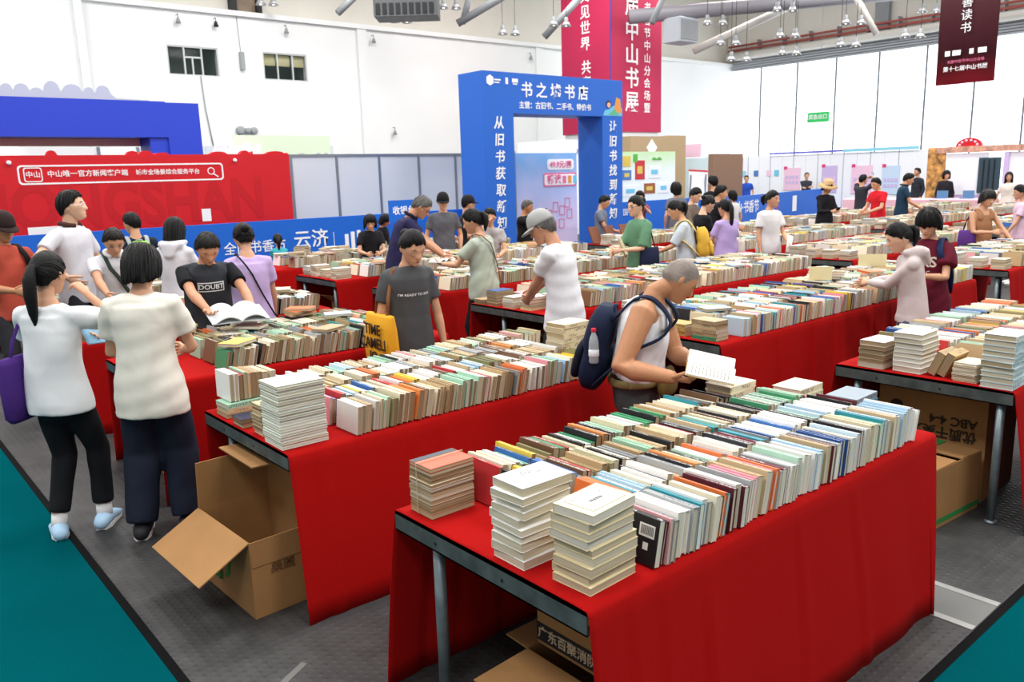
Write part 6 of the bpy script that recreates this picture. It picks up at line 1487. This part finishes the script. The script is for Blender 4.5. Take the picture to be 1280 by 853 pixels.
person('whitelady', 'woman in a white dress with long brown hair beside the dark rack', (23.8, 8.05, 1.66), -160, hair='long', haircol='hair_dark', shirt=('#e6e0d8', 'short'), pants='#e0dad2', voxel=FAR, hem=.06)
flush_remesh()
M('print_light', '#e6e8ea', .7); M('print_cream', '#d8cdbf', .7)
chest_print(PEOPLE['doubt'], 'DOUBT', .052, 0, -.01, MATS['print_light'], .02, sx=1.05, frame=(.098, .036, .007))
chest_print(PEOPLE['grey'], "I'M READY TO SAIL", .024, 0, -.020, MATS['print_light'], .02, sx=1.15)
chest_print(PEOPLE['maroon'], 'BRS', .12, 0, -.03, MATS['print_cream'], .02)
chest_print(PEOPLE['maroon'], 'N.Y.C.', .045, 0, -.085, MATS['print_cream'], .02)
flush_prints()

# ================================================================== THINGS HELD, WORN AND STORED
M('paper', '#e4e2da', .9); M('paper_grey', '#c9cdd0', .7); M('ink_line', '#9b9a95', .9)
def open_book(label, c, rz, w=.15, h=.21, tilt=0, rise=.03, cover='#a88f6a', pitch=0, cat='book', lines=True, mat='paper', roll=0):
    """open volume, spine along local y, spread along x"""
    g = thing('open_book', label, cat, c, rz); g.rotation_euler = (pitch, roll, rz)
    for s in (-1, 1):
        V = []; F = []; n = 9
        for i in range(n+1):
            t = i/n; x = s*w*t; z = rise*math.sin(PI*min(1, t*1.15))**.8*.8+tilt*w*t
            for y in (-h/2, h/2): V += [(x, y, z), (x, y, z-.010*(1-.4*t))]
        for i in range(n):
            a = i*4; b = a+4; q = [(a, b, b+2, a+2), (a+1, a+3, b+3, b+1), (a, a+1, b+1, b), (a+2, b+2, b+3, a+3)]; F += q
        F += [(n*4, n*4+1, n*4+3, n*4+2)]
        o = MB().add(V, F).build('page_block', MATS[mat], g, False)
        if lines:
            lb = MB()
            for k in range(11):
                y = -h*.38+k*h*.076
                for i in range(2, 8):
                    t0, t1 = i/9+.01, (i+1)/9-.0
                    z0, z1 = [rise*math.sin(PI*min(1, t*1.15))**.8*.8+tilt*w*t+.0012 for t in (t0, t1)]
                    lb.add([(s*w*t0, y, z0), (s*w*t1, y, z1), (s*w*t1, y+.003, z1), (s*w*t0, y+.003, z0)], [(0, 1, 2, 3)])
            lo = lb.build('text_lines', MATS['ink_line'], o); lo['kind'] = 'stuff'
        V = [(0, -h/2-.003, -.004), (s*(w+.004), -h/2-.003, tilt*w-.008), (s*(w+.004), h/2+.003, tilt*w-.008), (0, h/2+.003, -.004)]
        V += [(x, y, z-.002) for x, y, z in V]
        MB().add(V, [(0, 1, 2, 3), (7, 6, 5, 4), (0, 4, 5, 1), (1, 5, 6, 2), (2, 6, 7, 3), (3, 7, 4, 0)]).build('cover', fabric(cover, .6), g)
    return g
def hand_w(key, s, d=.08, n=(0, 0, 0)):
    i = PEOPLE[key]; w_ = i['W'][s]; e = i['E'][s]; u = (w_-e)/np.linalg.norm(w_-e); return world(i, w_+u*d+np.array(n))
def mid(key, d=.1, n=(0, 0, 0)): return (hand_w(key, 1, d, n)+hand_w(key, -1, d, n))/2
def flat_item(name, label, cat, c, size, rot, mats, parts=('body',)):
    g = thing(name, label, cat, tuple(c)); g.rotation_euler = rot; a, b, t = size
    MB().bbox((-a/2, -b/2, -t/2), (a/2, b/2, t/2), min(t*.3, .006)).build(parts[0], mats[0], g)
    if len(mats) > 1: MB().box((-a/2*.9, -b/2*.9, t/2), (a/2*.9, b/2*.9, t/2+.001)).build(parts[1], mats[1], g)
    return g
# --- bald man
c = mid('bald', .10)
open_book('open thick book of cream pages in the hands of the tank-top man', (c[0]+.03, c[1]-.06, c[2]+.035), math.radians(35), .165, .225, rise=.045, pitch=math.radians(12), roll=-.12, cover='#c9a878')
I = PEOPLE['bald']
b = MB(); w_, e = I['W'][-1], I['E'][-1]; u = (e-w_)/np.linalg.norm(e-w_)
b.tube([w_+u*.02, w_+u*.07], [.030, .032], 16).build('wristband', fabric('#3c2a66'), I['root'], True)
backpack(I, '#16203a', 'navy backpack on the tank-top man with a bottle in its pocket', w=.31, h=.46, d=.145, z=-.135, pocket='#101625', strapw=.034)
g = thing('water_bottle', 'clear plastic bottle with a red cap in the navy backpack pocket', 'bottle', (0, 0, 0))
p = world(I, I['P'][2]+I['Rc'] @ np.array((.160, -.185, -.27))); g.location = tuple(p); g.scale = (.82, .82, .82)
M('clear_plastic', '#dfe9ee', .08, alpha=.45); M('cap_red', '#c81e3c', .4); M('label_white', '#e8ecf2', .6)
MB().lathe([(.028, 0), (.032, .01), (.031, .05), (.033, .09), (.031, .14), (.024, .17), (.013, .195), (.013, .205)], 18).build('bottle_body', MATS['clear_plastic'], g, True)
MB().lathe([(.0325, .045), (.034, .047), (.034, .085), (.0325, .087)], 18).build('label', MATS['label_white'], g, True)
MB().lathe([(.015, .203), (.0165, .205), (.0165, .225), (.014, .228)], 16).build('cap', MATS['cap_red'], g, True)
g = thing('waist_bag', 'olive-brown waist bag at the front of the tank-top man', 'bag', tuple(world(I, I['P'][0])), I['root'].rotation_euler.z)
MB().rtube([(-.12, .165, .01), (.0, .19, .005), (.12, .165, .01)], [(.03, .06), (.035, .07), (.03, .06)], 14, lat=(0, 1, 0)).build('pouch', fabric('#7a6a3a'), g, True)
H_ = I['H']; MB().tube([(.15*math.cos(a)*1.24, .125*math.sin(a)*1.16, .02) for a in np.linspace(0, 2*PI, 25)], [(.022, .006)]*25, 8, lat=(0, 0, 1)).build('belt', fabric('#8a7d52'), g, True)
# --- tote bag of the charcoal-tee woman
I = PEOPLE['grey']
M('tote_yellow', '#e3a41c', .8, noise=.06, nscale=8, bump=.2, bscale=12); M('strap_brown', '#7b4a26', .6); M('ink_tote', '#2c1a10', .8)
g = thing('tote_bag', 'yellow cotton tote with hand-lettered print and brown leather strap', 'bag', tuple(world(I, I['P'][0])), I['root'].rotation_euler.z+.15)
V = []; F = []; n = 24
for k, (z, w_, d_) in enumerate(((-.20, .15, .03), (-.17, .17, .055), (-.05, .18, .06), (.08, .178, .05), (.17, .17, .03), (.185, .168, .022))):
    for i in range(n):
        a = 2*PI*i/n; cx, sy = math.cos(a), math.sin(a)
        V.append((.235+math.copysign(abs(sy)**.6, sy)*d_*1.0, .02+math.copysign(abs(cx)**.55, cx)*w_*(1+.02*math.sin(k*3+i)), z))
for k in range(5):
    for i in range(n): F.append((k*n+i, k*n+(i+1) % n, (k+1)*n+(i+1) % n, (k+1)*n+i))
F.append(tuple(range(n-1, -1, -1))); F.append(tuple(5*n+i for i in range(n)))
bag = MB().add(V, F).build('bag_body', MATS['tote_yellow'], g, True)
shp = I['sh'][1]-I['P'][0]
top = shp+np.array((-.03, 0, .055))
for yy in (.10, -.06):
    MB().tube([(.235, yy+.02, .16), (.215, yy*.9+.02, .30), tuple(top+np.array((.045, yy*.35, -.10))), tuple(top+np.array((.015, yy*.25, -.012))), tuple(top+np.array((-.02, yy*.15, .004)))], [(.014, .004)]*5, 8).build('strap', MATS['strap_brown'], g, True)
text('TIME\nCAMELI\nIO', .105, (.302, .02, -.01), (PI/2, 0, PI/2), MATS['ink_tote'], g, 'bag_print', bold=.01, align='CENTER', line=.9, extrude=.002, sx=.95)
# --- caps and hats
def cap(key, col, brim=True, label_mat=None):
    I = PEOPLE[key]; V = []; F = []; n = 32; m = 9
    for k in range(m):
        th = math.radians(8+82*k/(m-1))
        for i in range(n): a = 2*PI*i/n; V.append((.395*math.sin(th)**.8*math.cos(a), .475*math.sin(th)**.8*math.sin(a)-.01, .12+.50*math.cos(th)))
    for k in range(m-1):
        for i in range(n): F.append((k*n+i, (k+1)*n+i, (k+1)*n+(i+1) % n, k*n+(i+1) % n))
    F.append(tuple(range(n)))
    V += [(x*.94, y*.94, z-.015) for x, y, z in V[-n:]]
    for i in range(n): F.append(((m-1)*n+i, m*n+i, m*n+(i+1) % n, (m-1)*n+(i+1) % n))
    c = head_part(I, MB().add(V, F), 'cap', fabric(col, .8))
    V = []; F = []; k = 12
    for i in range(k+1):
        a = math.radians(18+144*i/k); d = .34*math.sin(math.radians(180*i/k))**.6
        for (r, dz) in ((0, 0), (.5, -.02), (1, -.07)): V.append((.385*math.cos(a)*(1+.05*r), .455*math.sin(a)+d*r, .135+dz))
    nn = len(V); V += [(x, y, z-.022) for x, y, z in V]
    for i in range(k):
        for j in range(2): q = i*3+j; F += [(q, q+3, q+4, q+1), (nn+q, nn+q+1, nn+q+4, nn+q+3)]
        F.append((i*3+2, i*3+5, nn+i*3+5, nn+i*3+2))
    b = head_part(I, MB().add(V, F), 'cap_brim', fabric(col, .8)); 
    return c
cap('cap', '#a3a5a4'); cap('blackcap', '#17171a'); cap('blackcap2', '#1a1a1e'); cap('coral', '#2a1c1c')
I = PEOPLE['hat']; M('straw', '#c9a777', .9, noise=.2, nscale=30, bump=.4, bscale=60)
head_part(I, MB().lathe([(.02, .62), (.30, .60), (.40, .50), (.43, .22), (.46, .20), (.80, .05), (.78, .03), (.44, .17)], 28), 'straw_hat', MATS['straw'])
# --- packs and bags
backpack(PEOPLE['greenbag'], '#8cc63a', 'lime green backpack with grey straps on the navy-tee man', strapcol='#9aa0a6', w=.28, h=.40, d=.15)
backpack(PEOPLE['yel'], '#d2a63e', 'yellow backpack on the person in pale grey-blue', w=.27, h=.40, d=.16, strapcol='#d8c07a', z=-.12)
backpack(PEOPLE['maroon'], '#1d2b52', 'navy backpack on the person in the maroon tee', w=.29, h=.44, d=.15, z=-.10)
backpack(PEOPLE['coral'], '#1c1c20', 'black backpack on the person in the coral shirt', w=.28, h=.42, d=.15)
crossbody(PEOPLE['lav'], '#1a1a1e', 'black bag on a thin strap across the lavender tee', -1, .008)
crossbody(PEOPLE['whiteshirt'], '#2f3a34', "dark green cross-body bag on the older white-shirted man", 1, .018)
crossbody(PEOPLE['sage'], '#6b4a30', 'olive shoulder bag with a brown strap on the sage-tee woman', -1, .015, '#8b8a68')
def hang_tote(key, col, label, side=1, size=(.30, .32), print_col=None, out=.0, back=-.02):
    I = PEOPLE[key]; g = thing('tote_bag', label, 'bag', tuple(world(I, I['P'][0])), I['root'].rotation_euler.z)
    V = []; F = []; n = 20; w_, h_ = size; x0 = side*(.16+out)
    lv = ((-.5, .42, .02), (-.42, .5, .045), (0, .52, .05), (.4, .5, .035), (.5, .48, .02))
    for z, ww, dd in lv:
        for i in range(n):
            a = 2*PI*i/n; cx, sy = math.cos(a), math.sin(a); V.append((x0+math.copysign(abs(sy)**.6, sy)*dd, back+math.copysign(abs(cx)**.55, cx)*ww*w_, z*h_+.02))
    for k in range(4):
        for i in range(n): F.append((k*n+i, k*n+(i+1) % n, (k+1)*n+(i+1) % n, (k+1)*n+i))
    F.append(tuple(range(n-1, -1, -1))); F.append(tuple(4*n+i for i in range(n)))
    MB().add(V, F).build('bag_body', fabric(col), g, True)
    t = I['sh'][side]-I['P'][0]+np.array((-side*.03, 0, .055))
    for yy in (.08, -.08): MB().tube([(x0, back+yy, .16), (x0-side*.005, yy*.8, .28), tuple(t+np.array((side*.04, yy*.4, -.09))), tuple(t+np.array((0, yy*.3, -.005)))], [(.012, .004)]*4, 8).build('strap', fabric(col), g, True)
    if print_col:
        for k, pc in enumerate(print_col): MB().ball((x0+side*.045, back-.07+.07*k, .03*(-1)**k), (.008, .04, .06), 12, 8).build('print_patch', fabric(pc), g, True)
    return g
hang_tote('w1', '#4a2a7a', 'purple shoulder bag at the side of the young ponytailed woman', -1, (.30, .36), out=.03)
hang_tote('lavpony', '#d9cfc4', 'white and orange printed tote on the lavender-tee woman', 1, (.28, .34), ('#d8683c', '#d8a03c', '#c84a5a'))
hang_tote('purp', '#55307a', 'purple cloth bag on the woman in the strap top', 1, (.3, .3))
hang_tote('green', '#1d2440', 'dark navy bag hanging by the green-tee woman', -1, (.26, .3))
# --- papers, phones, books in hands
c = mid('doubt', .09); open_book('glossy magazine held open by the man in the printed black tee', (c[0], c[1]-.05, c[2]+.015), math.radians(-8), .20, .28, rise=.05, pitch=.25, cover='#cdd3d6', mat='paper_grey', lines=True, cat='magazine')
c = mid('sage', .09); open_book('small white book open in the hands of the sage-tee woman', (c[0], c[1], c[2]+.02), math.radians(20), .11, .15, rise=.03, cover='#cfd4d8')
c = mid('navyreader', .09); open_book('orange-covered booklet open before the navy polo reader', (c[0], c[1], c[2]+.02), math.radians(50), .11, .16, rise=.02, cover='#c8482c', pitch=.5)
c = hand_w('polo', -1, .10); flat_item('picture_book', 'colourful picture book held by the man in the white polo', 'book', c+np.array((0, 0, .02)), (.26, .19, .025), (math.radians(62), .12, math.radians(20)), [fabric('#b9a67c'), fabric('#4f9a6a')], ('cover', 'cover_print'))
c = hand_w('whiteshirt', -1, .10); flat_item('booklet', 'pale blue booklet in the hand of the older white-shirted man', 'booklet', c, (.13, .18, .012), (.5, .2, .4), [fabric('#a9b8d6')], ('cover',))
c = hand_w('w1', -1, .09); flat_item('booklet', 'light blue booklet in the hand of the young ponytailed woman', 'booklet', c+np.array((0, 0, .03)), (.14, .19, .01), (1.1, .1, .6), [fabric('#86b7d6')], ('cover',))
c = hand_w('green', -1, .06); flat_item('book', 'cream-edged olive book tucked by the green-tee woman', 'book', c+np.array((.12, .0, .03)), (.17, .23, .03), (1.2, .3, .8), [fabric('#c9c0a0'), fabric('#6d6a52')], ('page_block', 'cover'))
c = hand_w('white', -1, .06); g = thing('rolled_paper', 'roll of white paper held by the plain white-tee woman', 'paper', tuple(c)); MB().tube([(-.06, -.02, -.10), (.06, .02, .12)], [.035, .04], 16).build('sheet', MATS['paper'], g, True)
M('phone_black', '#14151a', .25)
for key, lab in (('maroon', 'phone in the hands of the person in the maroon tee'), ('hat', 'phone in the hands of the straw-hatted person'), ('photo', 'phone raised by the man in the black tee'), ('ph2', 'phone held up by the person with both arms raised')):
    c = mid(key, .10); h_ = PEOPLE[key]['root'].rotation_euler.z
    flat_item('phone', lab, 'phone', c+np.array((0, 0, .02)), (.075, .15, .009), (math.radians(50 if key in ('maroon', 'hat') else 88), 0, h_), [MATS['phone_black'], M('screen_lit', '#9fb4c8', .2, emit=.3)], ('case', 'screen'))
c = mid('selfie', .09); flat_item('camera', 'black camera held by the woman in dark red', 'camera', c, (.12, .06, .08), (0, 0, PEOPLE['selfie']['root'].rotation_euler.z), [MATS['phone_black']], ('camera_body',))

# ------------------------------------------------------------------ cardboard boxes
M('carton', '#9c7346', .85, noise=.10, nscale=5, bump=.1, bscale=40); M('ink_faint', '#6e4f2e', .9)
M('ink_carton', '#33271c', .9); M('green_ink', '#2c7a3c', .9); M('tape', '#b79a6a', .3); M('band_black', '#1d1f20', .8); M('ink_pale', '#c9b59a', .9)
def carton(label, loc_, rz, w, d, h, flaps, th=.006, mat='carton', closed=False):
    """open carton; flaps = dict side -> opening angle (deg from upright outward)"""
    g = thing('cardboard_box', label, 'box', loc_, rz, 'cardboard boxes')
    m = MATS[mat]; a, b = w/2, d/2
    MB().box((-a, -b, 0), (a, b, th)).build('bottom', m, g)
    MB().box((-a, -b, th), (a, -b+th, h)).build('side', m, g); MB().box((-a, b-th, th), (a, b, h)).build('side', m, g)
    MB().box((-a, -b+th, th), (-a+th, b-th, h)).build('side', m, g); MB().box((a-th, -b+th, th), (a, b-th, h)).build('side', m, g)
    for sd, (ang, L_) in flaps.items():
        t = math.radians(ang); dx, dy = {'-x': (-1, 0), '+x': (1, 0), '-y': (0, -1), '+y': (0, 1)}[sd]
        R = rotm(0, t*dx, 0) if dx else rotm(-t*dy, 0, 0)
        wd = (b if dx else a)-.004
        lo, hi = ((-th/2, -wd, 0), (th/2, wd, L_)) if dx else ((-wd, -th/2, 0), (wd, th/2, L_))
        MB().box(lo, hi, R, (dx*(a-th/2), dy*(b-th/2), h)).build('flap', m, g)
    return g
# the open box by the journal table
g = carton('open kraft cardboard box with a green sprout print beside the journal table', (1.44, 3.66, 0), math.radians(2), .38, .58, .37, {'-x': (118, .27), '+x': (1, .25), '+y': (-5, .24), '-y': (178, .12)})
text('新鲜果', .06, (-.197, .22, .10), (PI/2, 0, -PI/2), MATS['green_ink'], g, 'box_print', bold=.01)
for k in range(4): MB().ball((-.193, -.02-.012*k, .13+.03*k), (.003, .035-.006*k, .012), 12, 6, rotm(-.7, 0, 0)).build('sprout_print', MATS['green_ink'], g)
MB().ball((-.193, .08, .22), (.003, .03, .02), 12, 6).build('sprout_print', fabric('#b23a3a'), g)
text('果蔬', .06, (-.10, -.2925, .22), FACE_NY, MATS['ink_faint'], g, 'box_print', bold=.005)
# boxes half hidden below the tables
g = carton('cardboard box with a raised flap under the journal table', (1.89, 3.76, 0), .0, .42, .42, .635, {'-x': (88, .30)})
g = carton('cardboard box with one flap out under the printed black tee table', (1.78, 5.48, 0), -.1, .44, .38, .40, {'-x': (72, .26), '-y': (10, .2)})
g = carton('cardboard box with a black printed band under the tank-top man table', (1.99, 1.80, 0), 0, .48, .50, .25, {'-x': (93, .25), '+y': (88, .12)})
g = carton('upright kraft box standing on the black-banded box', (2.02, 1.80, .262), 0, .44, .48, .38, {'+x': (0, .03)})
MB().box((-.2235, -.242, .015), (-.2205, .242, .085)).build('band', MATS['band_black'], g)
text('广东百聚消防科技有限', .05, (-.226, .23, .05), (PI/2, 0, -PI/2), MATS['ink_pale'], g, 'box_print', bold=.005)
g = carton('taped brown carton with a green base stripe under the white hardback table', (4.62, 1.90, 0), -.08, .50, .46, .34, {'-x': (-89, .22), '+x': (-89, .22)})
MB().box((-.2515, -.24, .02), (-.2503, .24, .05)).build('stripe', MATS['green_ink'], g); MB().box((-.26, -.2315, .02), (.26, -.2303, .05)).build('stripe', MATS['green_ink'], g)
MB().box((-.25, -.03, .346), (.25, .03, .348)).build('packing_tape', MATS['green_ink'], g)
g = carton('brown carton with upside-down print set behind the taped carton', (5.18, 1.98, 0), .03, .52, .62, .62, {'-x': (-89, .2), '+x': (-89, .2)})
text('优质干吴大枣\nABC 4-4', .075, (-.265, -.26, .42), (-PI/2, 0, PI/2), MATS['ink_carton'], g, 'box_print', bold=.01)
MB().ball((-.262, .2, .50), (.003, .04, .035), 14, 8).build('round_print', MATS['ink_carton'], g)
g = carton("flat kraft box with a white slip under the grey cap man's table", (5.22, 5.75, 0), 0, .5, .6, .42, {'-x': (70, .2)})
MB().box((-.06, -.2, .425), (.02, .15, .43)).build('white_slip', MATS['paper'], g)
g = carton('cardboard box under the low stacks beside the girl in turquoise', (5.22, 9.36, 0), .3, .42, .42, .42, {'-x': (60, .2), '-y': (40, .2)})
# --- placards, small display things
M('card_cream', '#e6d9ae', .8)
for x, y, w_, lab in ((8.30, 4.02, .27, 'blank cream price card standing among books beside the hoodie girl'), (7.02, 3.88, .2, 'small cream price card standing among books beyond the bald man')):
    g = thing('price_card', lab, 'sign', (x, y, Z+.150)); MB().box((-.002, -w_/2, 0), (.002, w_/2, .13), rotm(0, -.15, .6)).build('card', MATS['card_cream'], g); MB().box((0, -.05, 0), (.05, .05, .004), rotm(0, 0, .6)).build('foot', MATS['card_cream'], g)
M('wood_red', '#7a4426', .5, noise=.2, nscale=6)
for k, x in enumerate((10.12, 10.50, 10.88)):
    g = thing('book_stand', 'varnished wooden book stand on the table by the arch', 'stand', (x, 9.68, Z+.003), group='wooden book stands')
    MB().box((-.15, -.008, 0), (.15, .008, .30), rotm(-.35, 0, .25)).build('board', MATS['wood_red'], g); MB().box((-.15, -.06, 0), (.15, .0, .02), rotm(0, 0, .25)).build('ledge', MATS['wood_red'], g)
g = thing('cashier_sign', 'blue cashier sign board standing above the barrier-side table', 'sign', (7.46, 11.46, TOP+.005))
MB().box((-.34, -.012, .50), (.34, .012, .84)).build('board', MATS['barrier_blue'], g)
MB().box((-.02, .012, 0), (.02, .03, .55)).box((-.14, -.06, 0), (.14, .1, .012)).build('stand', MATS['alu'], g)
text('收银台', .145, (-.28, -.015, .665), FACE_NY, MATS['white_print'], g, bold=.01)
MB().ball((.25, -.014, .68), (.045, .004, .05), 14, 8).build('icon', MATS['white_print'], g)
M('stool_red', '#c8282c', .4)
for x, y, lab in ((19.1, 13.0, 'red plastic chair at the near end of the slanted blue barrier'), (21.5, 13.1, 'red plastic chair farther along the slanted blue barrier')):
    g = thing('plastic_chair', lab, 'chair', (x, y, 0), .6)
    MB().bbox((-.21, -.21, .40), (.21, .21, .44), .01).build('seat', MATS['stool_red'], g); MB().bbox((-.21, .18, .44), (.21, .21, .95), .01).build('backrest', MATS['stool_red'], g)
    for sx in (-1, 1):
        for sy in (-1, 1): MB().box((sx*.19-.02, sy*.19-.02, 0), (sx*.19+.02, sy*.19+.02, .40)).build('leg', MATS['stool_red'], g)
o = MB().tube([(1.42, 5.86, .008), (1.43, 5.92, .008), (1.56, 5.95, .008), (1.82, 5.84, .008), (2.1, 5.88, .008)], [.006]*5, 6).build('cable', MATS['white_print'], smooth=True); tag(o, 'thin white cable lying by the table leg', 'cable')
g = thing('tape_scrap', 'torn strip of clear tape stuck to the grey floor', 'tape', (1.18, 2.85, 0), .5)
MB().box((-.10, -.015, .0005), (.10, .015, .0018)).build('strip', M('tape_clear', '#6c6c6a', .2), g)
flush_text()
